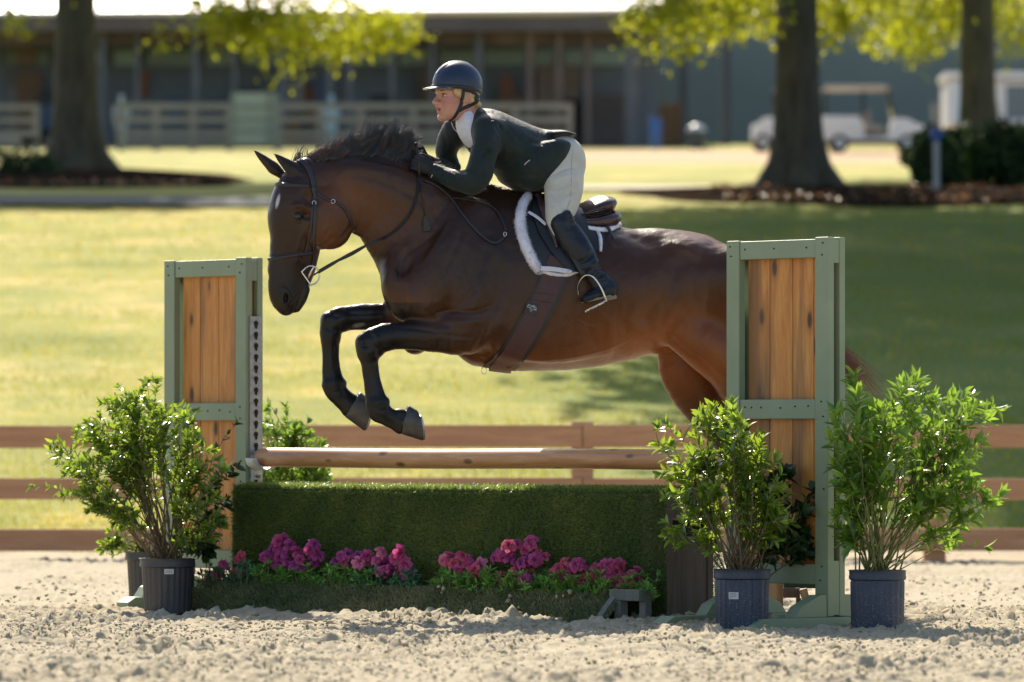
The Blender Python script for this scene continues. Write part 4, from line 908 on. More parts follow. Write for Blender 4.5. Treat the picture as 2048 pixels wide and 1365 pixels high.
# utility cart with canopy
M_WHITE = simple('white_paint', (.72, .72, .70), .35, .04, 1); M_TYRE = simple('tyre', (.03, .03, .03), .9); M_GLASS = simple('cart_glass', (.10, .13, .15), .1, .1, 1); M_CANVAS = simple('beige_canopy', (.42, .38, .32), .7); M_SEAT = simple('beige_seat', (.30, .26, .20), .7)
def wheel(root, X, D, z, r):
    m = MB(); t_ = np.linspace(0, 2 * math.pi, 21)[:-1]; m.tube([(X + math.cos(a) * r * .75, D, z + math.sin(a) * r * .75) for a in t_], r * .28, 8, close=True); w = build('wheel', m, M_TYRE, root, True)
    m = MB(); m.tube([(X, D - .07, z), (X, D + .07, z)], r * .5, 14); build('rim', m, M_WHITE, w)
def cart(px0, px1, D, lab, sgn=1, beige=True):
    g = ground_at(D); a, b = B(px0, 0, D)[0], B(px1, 0, D)[0]; Ln = b - a; cx = (a + b) / 2; root = thing('utility_cart', (cx, D, g), lab, 'golf cart', 'utility carts parked on the right')
    X = lambda t: cx + sgn * (t - .5) * Ln
    def prism(nm, prof, mat, w=.55, par=root, dy=0):
        m = MB(); k = len(prof); v = [(X(t), D + s * w + dy, g + z) for s in (-1, 1) for t, z in prof]
        m.add(v, [tuple(range(k)), tuple(range(2 * k - 1, k - 1, -1))] + [(i, i + k, (i + 1) % k + k, (i + 1) % k) for i in range(k)]); return build(nm, m, mat, par, bevel=.02)
    prism('body', [(.0, .35), (.0, .85), (.40, .88), (.42, .42), (.66, .42), (.70, .95), (.84, .92), (.97, .72), (1.0, .45), (.98, .32)], M_WHITE)
    prism('bed_side', [(-.01, .62), (-.01, 1.0), (.38, 1.0), (.38, .62)], M_WHITE, .58)
    prism('seat', [(.43, .55), (.43, 1.15), (.47, 1.15), (.49, .75), (.60, .72), (.60, .55)], M_SEAT, .5)
    prism('windshield', [(.70, .96), (.64, 1.72), (.65, 1.73), (.72, .96)], M_GLASS, .5)
    prism('canopy', [(.02, 1.74), (.05, 1.84), (.62, 1.84), (.68, 1.74)], M_CANVAS if beige else M_WHITE, .6)
    for t in (.05, .42, .66):
        for s in (-1, 1):
            m = MB(); m.tube([(X(t + (.05 if t > .6 else 0)), D + s * .52, g + .85), (X(t), D + s * .52, g + 1.76)], .02, 6); build('canopy_post', m, M_BLACK, root)
    for t in (.18, .84):
        for s in (-1, 1): wheel(root, X(t), D + s * .52, g + .25, .25)
    for s in (-1, 1):
        m = MB(); m.ico((X(.975), D + s * .38, g + .70), .06, 1); build('headlight', m, M_WHITE, root, True)
cart(1640, 1846, 158, 'white utility cart with beige canopy parked to the right of the near trunk')
cart(1503, 1640, 162, 'second cart with white roof mostly hidden behind the near right trunk', -1, False)
# trailer
g = ground_at(162); p, q = B(1893, 255, 162), B(2270, 146, 162); tr = thing('trailer', ((p[0] + q[0]) / 2, 162, g), 'white boxy trailer with a dark window at the right edge behind the tree', 'trailer')
def bxp(nm, a, b, c_, d, mat, y0, y1):
    P0, P1 = B(a, d, 162), B(b, c_, 162); m = MB(); m.box(((P0[0] + P1[0]) / 2, (y0 + y1) / 2, (P0[2] + P1[2]) / 2), ((P1[0] - P0[0]) / 2, (y1 - y0) / 2, (P1[2] - P0[2]) / 2)); return build(nm, m, mat, tr, bevel=.03)
bxp('body', 1893, 2270, 160, 252, M_WHITE, 162, 164.2); bxp('roof', 1888, 2275, 146, 158, M_WHITE, 161.8, 164.4)
w_ = bxp('window', 2012, 2200, 172, 238, M_GLASS, 161.97, 162.05)
for k_, (a, b, c_, d) in enumerate(((2002, 2012, 165, 245), (2200, 2210, 165, 245), (2012, 2200, 163, 171), (2012, 2200, 239, 247))): bxp('window_frame', a, b, c_, d, M_WHITE, 161.93, 162.04)
bxp('door', 1905, 1950, 166, 250, simple('door_blue_white', (.55, .66, .72), .4), 161.96, 162.02)
for xx in (1960, 2180): wheel(tr, B(xx, 0, 162)[0], 162.1, g + .32, .32)
# far woods behind everything
M_WOOD = leaf_mat('wood_leaf', (.02, .04, .02), (.04, .075, .03), (.07, .11, .04), .3, .7, (.1, .16, .04), .1)
n = 24000; x = rng.uniform(-130, 130, n); y = rng.uniform(222, 240, n); z = ground_z(y) + rng.uniform(0, 1, n) * (9 + 6 * vnoise(x, y, 6))
d = rng.normal(size=(n, 3)); v, f, a = leaf_mesh(np.stack([x, y, z], 1), d, rng.normal(size=(n, 3)) + [0, -.5, .5], rng.uniform(.9, 1.8, n), rng.uniform(.8, 1.4, n), .1, .1)
tag(np_mesh('distant_woods', v, f, M_WOOD, att=a, smooth=False), 'far dark woods beyond the barn', 'woods', kind='stuff')
# ------------------------------------------------------------------ organic shapes: distance fields turned into one continuous mesh
TH = R(14)
E1 = np.array([math.cos(TH), math.sin(TH), 0.0]); HL = np.array([math.sin(TH), -math.cos(TH), 0.0]); PX = 1 / 426.1
P0h = P(1000, 870, 26.7)
def H(px, py, lat=0.0):              # world point seen at px,py whose distance from the horse's middle plane is lat (+ = near side)
    ray = np.array([(px - 1024) / F, 1.0, (870 - py) / F]); c0 = np.array([0, 0, CAM_H])
    D = (lat + np.dot(P0h - c0, HL)) / np.dot(ray, HL); return c0 + ray * D
# local frame of the fields: x along E1 (towards the tail), y away from the camera, z up
LB_ = np.array([E1, -HL, Zv])
def loc(p): return LB_ @ (np.asarray(p) - P0h)
def unloc(v): return v @ LB_ + P0h
class Field:
    def __init__(s, lo, hi, h):
        s.h = h; s.lo = np.asarray(lo, float); s.n = np.ceil((np.asarray(hi) - s.lo) / h).astype(int) + 1
        s.f = np.full(s.n, .2, np.float32)
        s.ax = [s.lo[i] + np.arange(s.n[i], dtype=np.float32) * h for i in range(3)]
    def win(s, lo, hi):
        a = np.clip(np.floor((lo - s.lo) / s.h).astype(int), 0, s.n - 1); b = np.clip(np.ceil((hi - s.lo) / s.h).astype(int) + 1, 1, s.n)
        if (b <= a).any(): return None, None
        sl = tuple(slice(i, j) for i, j in zip(a, b)); return sl, [s.ax[0][sl[0]][:, None, None], s.ax[1][sl[1]][None, :, None], s.ax[2][sl[2]][None, None, :]]
    def union(s, sl, d, k):
        o = s.f[sl]
        if k <= 0: s.f[sl] = np.minimum(o, d)
        else:
            h = np.maximum(k - np.abs(o - d), 0) / k; s.f[sl] = np.minimum(o, d) - h * h * k * .25
    def cut(s, sl, d, k):
        o = s.f[sl]; h = np.maximum(k - np.abs(o + d), 0) / k if k > 0 else 0; s.f[sl] = np.maximum(o, -d) + (h * h * k * .25 if k > 0 else 0)
    def ell(s, c, r, k=.02, ax=None, op='u'):
        """ellipsoid; c in local coordinates, r radii, ax rows = own axes"""
        c = np.asarray(c, float); r = np.asarray(r, float); R_ = max(r) + k + .01
        sl, g = s.win(c - R_, c + R_)
        if sl is None: return s
        d = [g[i] - np.float32(c[i]) for i in range(3)]
        if ax is not None: ax = np.asarray(ax); d = [d[0] * ax[i][0] + d[1] * ax[i][1] + d[2] * ax[i][2] for i in range(3)]
        q = (d[0] / r[0]) ** 2 + (d[1] / r[1]) ** 2 + (d[2] / r[2]) ** 2; k0 = np.sqrt(q + 1e-9)
        k1 = np.sqrt((d[0] / r[0] ** 2) ** 2 + (d[1] / r[1] ** 2) ** 2 + (d[2] / r[2] ** 2) ** 2 + 1e-9)
        dd = (k0 * (k0 - 1) / k1).astype(np.float32)
        (s.union if op == 'u' else s.cut)(sl, dd, k); return s
    def chain(s, pts, k=.03, side=(0, 1, 0), smooth=5, op='u', sq=0.0):
        """pts: rows (x,y,z,a,b) local; a = half size in the plane square to side, b = along side"""
        p = np.asarray(pts, float)
        if smooth and len(p) > 2: p = bezier_path(p, smooth)
        R_ = max(p[:, 3].max(), p[:, 4].max()) + k + .012
        sl, g = s.win(p[:, :3].min(0) - R_, p[:, :3].max(0) + R_)
        if sl is None: return s
        full = np.full([x.stop - x.start for x in sl], .2, np.float32)
        side = np.asarray(side, float)
        for i in range(len(p) - 1):
            A, Bq = p[i, :3], p[i + 1, :3]; L_ = np.linalg.norm(Bq - A)
            if L_ < 1e-6: continue
            t = (Bq - A) / L_; w = side - t * np.dot(side, t); w /= np.linalg.norm(w); v = np.cross(t, w)
            rr = max(p[i, 3], p[i, 4], p[i + 1, 3], p[i + 1, 4]) + k + .012
            s2, g2 = s.win(np.minimum(A, Bq) - rr, np.maximum(A, Bq) + rr)
            if s2 is None: continue
            d = [g2[j] - np.float32(A[j]) for j in range(3)]
            dt = (d[0] * t[0] + d[1] * t[1] + d[2] * t[2]).astype(np.float32); tc = np.clip(dt, 0, L_); u = tc / L_; ex = dt - tc
            dv = d[0] * v[0] + d[1] * v[1] + d[2] * v[2]; dw = d[0] * w[0] + d[1] * w[1] + d[2] * w[2]
            a = p[i, 3] + (p[i + 1, 3] - p[i, 3]) * u; b = p[i, 4] + (p[i + 1, 4] - p[i, 4]) * u; e = np.minimum(a, b)
            q = (dv / a) ** 2 + (dw / b) ** 2 + (ex / e) ** 2; k0 = np.sqrt(q + 1e-9); k1 = np.sqrt((dv / a ** 2) ** 2 + (dw / b ** 2) ** 2 + (ex / e ** 2) ** 2 + 1e-9)
            dd = (k0 * (k0 - 1) / k1).astype(np.float32)
            sub = tuple(slice(x.start - y.start, x.stop - y.start) for x, y in zip(s2, sl))
            full[sub] = np.minimum(full[sub], dd)
        (s.union if op == 'u' else s.cut)(sl, full, k); return s
    def sample(s, v):                  # trilinear sample at local points
        q = (v - s.lo) / s.h; i = np.clip(np.floor(q).astype(int), 0, s.n - 2); f = q - i; o = 0
        for a in (0, 1):
            for b in (0, 1):
                for c in (0, 1):
                    o = o + s.f[i[:, 0] + a, i[:, 1] + b, i[:, 2] + c] * np.where(a, f[:, 0], 1 - f[:, 0]) * np.where(b, f[:, 1], 1 - f[:, 1]) * np.where(c, f[:, 2], 1 - f[:, 2])
        return o
    def mesh(s, iso=0.0):              # surface nets
        f = s.f - iso; n = s.n; ins = f < 0
        ins[0] = ins[-1] = False; ins[:, 0] = ins[:, -1] = False; ins[:, :, 0] = ins[:, :, -1] = False
        f = np.where(ins, np.minimum(f, -1e-6), np.maximum(f, 1e-6))
        c = ins[:-1, :-1, :-1].astype(np.int8).copy()
        for a in (0, 1):
            for b in (0, 1):
                for d in (0, 1):
                    if a + b + d: c += ins[a:n[0] - 1 + a, b:n[1] - 1 + b, d:n[2] - 1 + d]
        act = (c > 0) & (c < 8); idx = np.full(act.shape, -1, np.int64); I = np.argwhere(act); idx[tuple(I.T)] = np.arange(len(I))
        acc = np.zeros((len(I), 3)); cnt = np.zeros(len(I)); vals = {}
        for a in (0, 1):
            for b in (0, 1):
                for d in (0, 1): vals[(a, b, d)] = f[I[:, 0] + a, I[:, 1] + b, I[:, 2] + d].astype(float)
        for p in vals:
            for ax_ in range(3):
                if p[ax_] == 0:
                    q = list(p); q[ax_] = 1; fa, fb = vals[p], vals[tuple(q)]; m = (fa < 0) != (fb < 0)
                    t = np.where(m, fa / (fa - fb + 1e-30), 0); pos = np.tile(np.array(p, float), (len(I), 1)); pos[:, ax_] = t
                    acc[m] += pos[m]; cnt[m] += 1
        v = s.lo + (I + acc / cnt[:, None]) * s.h; faces = []
        for ax_ in range(3):
            o1, o2 = (ax_ + 1) % 3, (ax_ + 2) % 3
            sl1 = [slice(None)] * 3; sl2 = [slice(None)] * 3; sl1[ax_] = slice(0, -1); sl2[ax_] = slice(1, None)
            a_, b_ = ins[tuple(sl1)], ins[tuple(sl2)]; E = np.argwhere(a_ != b_); E = E[(E[:, o1] > 0) & (E[:, o2] > 0)]
            fl = a_[tuple(E.T)]
            def cell(d1, d2): q = E.copy(); q[:, o1] -= d1; q[:, o2] -= d2; return idx[tuple(q.T)]
            q = np.stack([cell(1, 1), cell(0, 1), cell(0, 0), cell(1, 0)], 1); q[~fl] = q[~fl][:, ::-1]; faces.append(q)
        fc = np.concatenate(faces); fc = fc[(fc >= 0).all(1)]
        return v, fc
def relax(v, f, it=2, lam=.5):
    n = len(v)
    e = np.concatenate([f[:, [0, 1]], f[:, [1, 2]], f[:, [2, 3]], f[:, [3, 0]]]); a = np.concatenate([e[:, 0], e[:, 1]]); b = np.concatenate([e[:, 1], e[:, 0]])
    cnt = np.bincount(a, minlength=n)[:, None]
    for k in range(it):
        for l_ in (lam, -lam * 1.04):
            s_ = np.stack([np.bincount(a, weights=v[b, i], minlength=n) for i in range(3)], 1); v = v + l_ * (s_ / cnt - v)
    return v
def L5(px, py, lat, a, b): return [*loc(H(px, py, lat)), a * PX, b]      # a in photo pixels, b in metres
def bounds(pts, pad):
    q = np.array([loc(H(*p)) for p in pts]); return q.min(0) - pad, q.max(0) + pad
def proj(v):                          # photo column and row of world points
    return 1024 + v[:, 0] / v[:, 1] * F, 870 - (v[:, 2] - CAM_H) / v[:, 1] * F

def sculpt(W, N, strokes):
    """press creases (minus) and ridges (plus) into the near side; strokes: picture polyline, width px, height mm"""
    x, y = proj(W); fc = (N @ HL) > .12; d_ = np.zeros(len(W))
    for pts, w, amp in strokes:
        q = bezier_path(pts, 5) if len(pts) > 2 else np.array(pts, float); lo_, hi_ = q.min(0) - 3 * w, q.max(0) + 3 * w
        m = np.where(fc & (x > lo_[0]) & (x < hi_[0]) & (y > lo_[1]) & (y < hi_[1]))[0]
        if not len(m): continue
        best = np.full(len(m), 1e9); tt = np.zeros(len(m)); P_ = np.stack([x[m], y[m]], 1)
        for i in range(len(q) - 1):
            e = q[i + 1] - q[i]; L2 = (e * e).sum() + 1e-9; t = np.clip(((P_ - q[i]) @ e) / L2, 0, 1); dd = ((P_ - q[i] - t[:, None] * e) ** 2).sum(1); k = dd < best; best[k] = dd[k]; tt[k] = (i + t[k]) / (len(q) - 1)
        d_[m] += amp * .001 * np.exp(-best / (w * w)) * np.minimum(1, np.minimum(tt, 1 - tt) * 5 + .15)
    return W + N * d_[:, None]
HORSE_STROKES = [
 ([(880, 455), (842, 488), (808, 512), (800, 548)], 6, -7), ([(896, 470), (862, 505), (830, 530), (822, 560)], 8, 4), ([(798, 540), (803, 585), (818, 622)], 5, -6), ([(812, 548), (822, 590), (836, 622)], 7, 4),
 ([(700, 402), (708, 436), (696, 462), (676, 484)], 5, -4), ([(760, 422), (785, 450), (806, 476)], 3.5, -3), ([(748, 432), (772, 462), (792, 492)], 3.5, -3), ([(776, 418), (798, 444), (818, 462)], 3.5, -2.5), ([(738, 446), (758, 472), (776, 502)], 3, -2.5), ([(790, 408), (812, 432)], 3.5, -2),
 ([(700, 350), (760, 362), (830, 395), (880, 440)], 7, -4), ([(660, 345), (720, 338), (790, 350), (850, 380)], 8, 3),
 ([(930, 430), (918, 480), (895, 530), (868, 580)], 6, -4), ([(975, 470), (965, 530), (940, 590), (905, 625)], 7, -5), ([(1000, 560), (988, 620), (968, 672), (950, 700)], 6, -5), ([(950, 480), (935, 540), (905, 590)], 9, 4),
 ([(862, 632), (895, 622), (945, 624), (985, 612)], 4.5, -7), ([(880, 640), (930, 645), (975, 640)], 8, 4), ([(792, 656), (845, 660), (905, 672), (950, 676)], 4, -3.5), ([(790, 690), (845, 688), (900, 698)], 4, -2.5), ([(900, 700), (940, 712), (975, 722)], 4, -3),
 ([(1352, 520), (1345, 575), (1330, 625), (1318, 660)], 9, -6), ([(1300, 560), (1290, 610), (1270, 650)], 14, -4), ([(1325, 650), (1368, 690), (1410, 730), (1445, 768)], 5, -5), ([(1380, 520), (1400, 560), (1405, 610)], 12, 5), ([(1420, 560), (1412, 620), (1400, 680)], 7, -4), ([(1345, 485), (1375, 500), (1400, 520)], 8, 5),
 ([(1010, 712), (1070, 721), (1140, 716), (1210, 700), (1262, 678)], 2.6, 2.6), ([(1085, 690), (1130, 700), (1170, 690), (1200, 694)], 2.4, 2.0), ([(1150, 640), (1185, 655), (1215, 650)], 2.4, 1.6), ([(840, 560), (862, 590), (858, 612)], 2.5, 2.2), ([(905, 545), (925, 572), (920, 600)], 2.5, 1.8), ([(1385, 640), (1400, 680), (1430, 710)], 2.5, 2.0),
 *[([(1065 + 32 * i, 600 - i * 2), (1052 + 32 * i, 650), (1044 + 32 * i, 700 - i * 3)], 9, -1.8) for i in range(7)],
 ([(606, 460), (596, 490), (588, 518)], 4, 3.5), ([(577, 470), (571, 510), (573, 550), (580, 572)], 2.4, 1.8), ([(571, 510), (562, 530), (560, 552)], 2.2, 1.5), ([(578, 420), (590, 411), (606, 412), (620, 422)], 4, 4), ([(602, 385), (615, 398), (622, 415)], 6, -4), ([(583, 446), (597, 450), (612, 444)], 3, -2.5), ([(640, 470), (655, 452), (662, 425)], 4, 2), ([(632, 500), (650, 490), (672, 470)], 3.5, -2),
 ([(553, 600), (556, 583), (567, 576), (577, 586), (577, 602)], 3, 3.5), ([(614, 570), (606, 585), (598, 604), (590, 622)], 2.6, -4), ([(575, 610), (588, 600), (600, 585)], 3, -2), ([(556, 620), (568, 626), (582, 622)], 2.6, -2.5),
 ([(738, 662), (752, 672), (762, 688)], 3.5, 3), ([(722, 672), (734, 684), (742, 700)], 3, -3), ([(718, 690), (728, 702), (740, 708)], 3.5, 3), ([(748, 690), (758, 700)], 3, -3), ([(753, 724), (758, 758), (766, 792)], 2.6, -4), ([(731, 728), (736, 770), (744, 800)], 2.6, -2), ([(744, 812), (760, 822), (776, 818)], 3, -2.5), ([(748, 830), (765, 838)], 2.6, -2),
 ([(655, 620), (668, 632), (680, 636)], 3, -3), ([(648, 650), (660, 660), (676, 660)], 3, -3), ([(671, 690), (672, 722), (679, 758)], 2.6, -4), ([(650, 688), (651, 730), (656, 762)], 2.6, -2), ([(655, 778), (668, 786), (682, 782)], 2.8, -2.5), ([(690, 628), (730, 628), (770, 626)], 4, -3)]
# ------------------------------------------------------------------ the horse
lo, hi = bounds([(500, 1200, 0), (500, 290, 0), (1730, 300, 0)], .01); lo[1] = -.40; hi[1] = .40
HF = Field(lo, hi, .0056)
c = HF.chain
# trunk
c([L5(860, 520, 0, 112, .16), L5(930, 540, 0, 150, .215), L5(1000, 558, 0, 168, .25), L5(1080, 567, 0, 165, .295), L5(1160, 582, 0, 148, .315), L5(1240, 590, 0, 130, .31), L5(1310, 580, 0, 116, .285), L5(1370, 572, 0, 100, .25)], .03)
c([L5(1320, 572, 0, 104, .26), L5(1400, 578, 0, 100, .27), L5(1480, 605, 0, 100, .27), L5(1560, 640, 0, 92, .24), L5(1620, 665, 0, 60, .16)], .05)
# withers ridge and loin
c([L5(930, 425, 0, 52, .07), L5(1000, 415, 0, 36, .06), L5(1060, 428, 0, 30, .07), L5(1140, 470, 0, 22, .09), L5(1230, 488, 0, 24, .12), L5(1320, 486, 0, 22, .13), L5(1400, 502, 0, 24, .12)], .06)
# neck
c([L5(640, 362, .02, 42, .060), L5(680, 380, .015, 66, .070), L5(720, 390, .01, 78, .080), L5(770, 405, 0, 90, .092), L5(820, 440, 0, 112, .115), L5(870, 480, 0, 130, .15), L5(930, 520, 0, 130, .185)], .045)
c([L5(640, 330, 0, 14, .035), L5(700, 322, 0, 15, .035), L5(765, 322, 0, 16, .035), L5(815, 340, 0, 18, .04), L5(870, 372, 0, 20, .045), L5(940, 395, 0, 22, .05)], .03)     # crest
c([L5(690, 430, .03, 14, .05), L5(725, 440, .02, 14, .04), L5(760, 470, .0, 16, .045), L5(780, 520, 0, 22, .06)], .03)   # throat
for sg in (1, -1):
    # neck muscle, shoulder blade, point of shoulder, breast
    c([L5(690, 350, .05 * sg, 24, .03), L5(760, 365, .065 * sg, 34, .035), L5(840, 400, .08 * sg, 44, .045), L5(920, 440, .10 * sg, 40, .05)], .04)
    c([L5(962, 420, .12 * sg, 34, .04), L5(930, 480, .165 * sg, 48, .05), L5(890, 550, .185 * sg, 52, .055), L5(850, 610, .17 * sg, 42, .06)], .035)
    c([L5(975, 500, .17 * sg, 48, .05), L5(960, 580, .19 * sg, 60, .065), L5(935, 650, .17 * sg, 52, .07)], .035)
    HF.ell(loc(H(812, 565, .085 * sg)), (.118, .10, .165), .07)
    HF.ell(loc(H(832, 612, .09 * sg)), (.11, .085, .085), .05)
    # ribs behind the shoulder, hip, flank
    c([L5(1010, 640, .17 * sg, 70, .07), L5(1100, 650, .20 * sg, 75, .08), L5(1200, 640, .19 * sg, 66, .07)], .07)
    HF.ell(loc(H(1365, 505, .17 * sg)), (.09, .07, .05), .07)
    HF.ell(loc(H(1470, 560, .16 * sg)), (.20, .13, .14), .07)
# belly line up to the groin
c([L5(960, 690, 0, 42, .12), L5(1050, 696, 0, 44, .17), L5(1140, 690, 0, 46, .18), L5(1220, 676, 0, 44, .16), L5(1290, 662, 0, 36, .12), L5(1350, 655, 0, 34, .10)], .06)
HF.ell(loc(H(830, 690, .0)), (.055, .07, .045), .04)
# sheath / groin fold
c([L5(1290, 690, -.01, 16, .04), L5(1335, 692, -.0, 13, .04)], .03)
# groove between neck and shoulder, jugular groove, elbow fold, breast split
for sg in (1,):
    c([L5(905, 392, .20, 6, .05), L5(868, 440, .20, 7, .05), L5(838, 500, .205, 8, .05), L5(808, 540, .20, 8, .05)], .05, op='c')
    c([L5(700, 440, .12, 7, .03), L5(750, 450, .13, 8, .03), L5(790, 480, .15, 8, .03), L5(806, 530, .19, 8, .04)], .045, op='c')
    c([L5(1000, 545, .315, 7, .04), L5(985, 620, .31, 8, .04), L5(965, 680, .28, 8, .04)], .07, op='c')
    c([L5(868, 628, .30, 6, .04), L5(890, 622, .30, 8, .05), L5(925, 628, .30, 6, .04)], .04, op='c')
    c([L5(1300, 640, .31, 8, .04), L5(1335, 590, .34, 10, .04), L5(1350, 540, .34, 8, .04)], .08, op='c')
c([L5(790, 600, .02, 5, .015), L5(800, 625, .015, 6, .02), L5(812, 640, .01, 6, .02)], .03, op='c')
# head
YA = R(13); SIDE = np.array([-math.sin(YA), math.cos(YA), 0.0])
FWD = np.array([-math.cos(YA), -math.sin(YA), 0.0])
c([L5(622, 350, .02, 36, .060), L5(606, 378, .02, 52, .085), L5(598, 408, .02, 56, .100), L5(596, 440, .02, 57, .094), L5(594, 475, .02, 54, .078), L5(590, 510, .02, 50, .064), L5(581, 548, .02, 47, .054), L5(572, 585, .02, 39, .052), L5(570, 606, .02, 28, .046)], .02, SIDE)
c([L5(573, 600, .02, 26, .045), L5(573, 617, .02, 17, .036)], .02, SIDE)
nf = lambda px, py, d: loc(H(px, py, .02)) + SIDE * (-d)       # point at a side distance d (towards the camera) of the head's own middle
for sg in (1, -1):
    HF.ell(nf(648, 440, .052 * sg), (.13, .036, .14), .025, np.array([FWD, SIDE, Zv]))
    HF.ell(nf(662, 425, .045 * sg), (.095, .036, .12), .025, np.array([FWD, SIDE, Zv]))
    a0 = nf(596, 452, .082 * sg); a1 = nf(584, 520, .056 * sg); c([[*a0, .010, .010], [*a1, .006, .006]], .022, SIDE, 0)
    HF.ell(nf(588, 414, .088 * sg), (.040, .018, .018), .02, np.array([FWD, SIDE, Zv]))                              # brow
    HF.ell(nf(606, 398, .112 * sg), (.030, .020, .022), .04, np.array([FWD, SIDE, Zv]), 'c')                         # hollow above the eye
    HF.ell(nf(596, 434, .104 * sg), (.026, .016, .015), .016, np.array([FWD, SIDE, Zv]), 'c')
    HF.ell(nf(562, 594, .044 * sg), (.026, .016, .034), .016, np.array([FWD, SIDE, Zv]))                             # nostril rim
    HF.ell(nf(563, 598, .060 * sg), (.012, .022, .023), .006, np.array([FWD, SIDE, Zv]), 'c')
    c([[*nf(613, 572, .055 * sg), .005, .022], [*nf(603, 590, .05 * sg), .005, .02], [*nf(592, 608, .04 * sg), .005, .02], [*nf(586, 628, .03 * sg), .006, .02]], .008, SIDE, 2, 'c')   # mouth
c([L5(607, 580, .02, 13, .034), L5(600, 600, .02, 13, .032), L5(592, 616, .02, 10, .026)], .012, SIDE)                # lower lip and chin
c([L5(568, 378, .02, 13, .045), L5(557, 412, .02, 17, .055), L5(554, 440, .02, 18, .05), L5(560, 480, .02, 18, .042), L5(555, 540, .02, 20, .032)], .025, SIDE)   # nasal bone
# forelock hump, ears
c([L5(590, 340, .02, 16, .05), L5(612, 332, .02, 16, .045)], .03, SIDE)
def ear(bx, by, mx, my, tx, ty, lat, wid):
    b, m_, t_ = loc(H(bx, by, lat)), loc(H(mx, my, lat)), loc(H(tx, ty, lat))
    c([[*b, .022, .024], [*(b + (m_ - b) * .6), wid, .026], [*m_, wid * .9, .021], [*(m_ + (t_ - m_) * .6), wid * .52, .012], [*t_, .0045, .0045]], .014, SIDE + FWD * .2, 4)
ear(602, 352, 578, 333, 548, 308, .065, .038)
ear(564, 350, 540, 330, 510, 303, -.035, .031)
c([[*loc(H(600, 352, .105)), .010, .012], [*loc(H(582, 337, .103)), .013, .012], [*loc(H(560, 319, .09)), .005, .008]], .01, SIDE, 3, 'c')
# forelegs
def leg(pts, lat, k=.03):
    c([L5(x, y, lat + (dl if len(r) == 1 else 0), a, r[0] if r else a * PX * .82) for x, y, a, dl, *r in [(q[0], q[1], q[2], 0.0, *q[3:]) for q in pts]], k, smooth=4)
leg([(985, 640, 44, .09), (930, 664, 46, .085), (880, 668, 38, .070), (835, 671, 30, .055), (800, 672, 26.5, .047), (770, 675, 26, .046)], .155)
leg([(770, 677, 25, .046), (750, 682, 27, .046), (736, 691, 25, .045), (735, 708, 20, .040)], .155, .02)
HF.ell(loc(H(724, 683, .155)), (.026, .034, .026), .02); HF.ell(loc(H(757, 705, .155)), (.022, .026, .022), .02)
leg([(736, 706, 19.5, .037), (739, 728, 17.5, .030), (743, 755, 17.5, .028), (748, 780, 19, .029), (753, 802, 22, .033)], .155, .02)
leg([(755, 808, 23, .036), (759, 822, 23.5, .038), (776, 834, 19, .032), (792, 841, 20, .034), (804, 846, 24, .040)], .155, .018)
for la in (.192, .118): c([L5(751, 722, la, 3, .006), L5(756, 750, la, 3, .006), L5(763, 785, la, 3, .006)], .012, op='c'); c([L5(742, 700, la, 3, .006), L5(728, 690, la, 3, .005)], .012, op='c')
for la in (-.167, -.093): c([L5(671, 690, la, 3, .006), L5(672, 720, la, 3, .006), L5(677, 752, la, 3, .006)], .012, op='c')
HF.ell(loc(H(745, 668, .165)), (.018, .028, .016), .012); HF.ell(loc(H(728, 700, .165)), (.014, .024, .018), .012); HF.ell(loc(H(743, 697, .19)), (.02, .01, .02), .015)
HF.ell(loc(H(774, 803, .155)), (.014, .014, .014), .014); HF.ell(loc(H(802, 828, .155)), (.034, .030, .026), .015)
leg([(880, 650, 40, .08), (820, 640, 34, .068), (775, 636, 29, .056), (730, 635, 26, .047), (700, 636, 25, .044), (680, 639, 25, .045)], -.13)
leg([(680, 640, 24, .045), (667, 645, 24, .044), (661, 660, 21.5, .041), (661, 676, 19, .037)], -.13, .02)
HF.ell(loc(H(652, 640, -.13)), (.022, .032, .03), .02)
leg([(661, 672, 19.5, .036), (661, 700, 18, .030), (662, 730, 18.5, .028), (664, 752, 20.5, .031), (667, 768, 22.5, .035)], -.13, .02)
leg([(667, 770, 23, .036), (670, 780, 22, .037), (684, 796, 21, .033), (696, 806, 22, .036), (703, 812, 25, .040)], -.13, .018)
HF.ell(loc(H(687, 767, -.13)), (.013, .013, .013), .014)
# hind legs
leg([(1500, 640, 110, .15), (1485, 705, 74, .13), (1490, 770, 56, .10), (1520, 835, 42, .075), (1560, 890, 32, .055)], .12, .05)
c([L5(1370, 660, .17, 46, .07), L5(1420, 700, .17, 50, .09), L5(1470, 745, .15, 46, .09)], .05)
leg([(1560, 890, 31, .05), (1595, 925, 29, .045), (1615, 950, 23, .04)], .12, .02)
leg([(1612, 945, 22, .038), (1630, 985, 17.5, .030), (1645, 1025, 18, .030), (1652, 1045, 23, .036)], .12, .02)
leg([(1652, 1045, 22, .036), (1662, 1070, 18, .032), (1668, 1085, 23, .04)], .12, .02)
leg([(1420, 640, 90, .12), (1385, 715, 72, .11), (1395, 770, 62, .10), (1425, 825, 48, .08), (1460, 880, 34, .055)], -.13, .05)
leg([(1460, 878, 32, .052), (1490, 925, 29, .045), (1505, 955, 23, .04)], -.13, .02)
leg([(1503, 950, 22, .038), (1520, 990, 17.5, .030), (1535, 1030, 18, .030), (1542, 1050, 23, .036)], -.13, .02)
leg([(1542, 1050, 22, .036), (1552, 1075, 18, .032), (1558, 1090, 23, .04)], -.13, .02)
hv, hf = HF.mesh(); hv = relax(hv, hf, 2, .5)
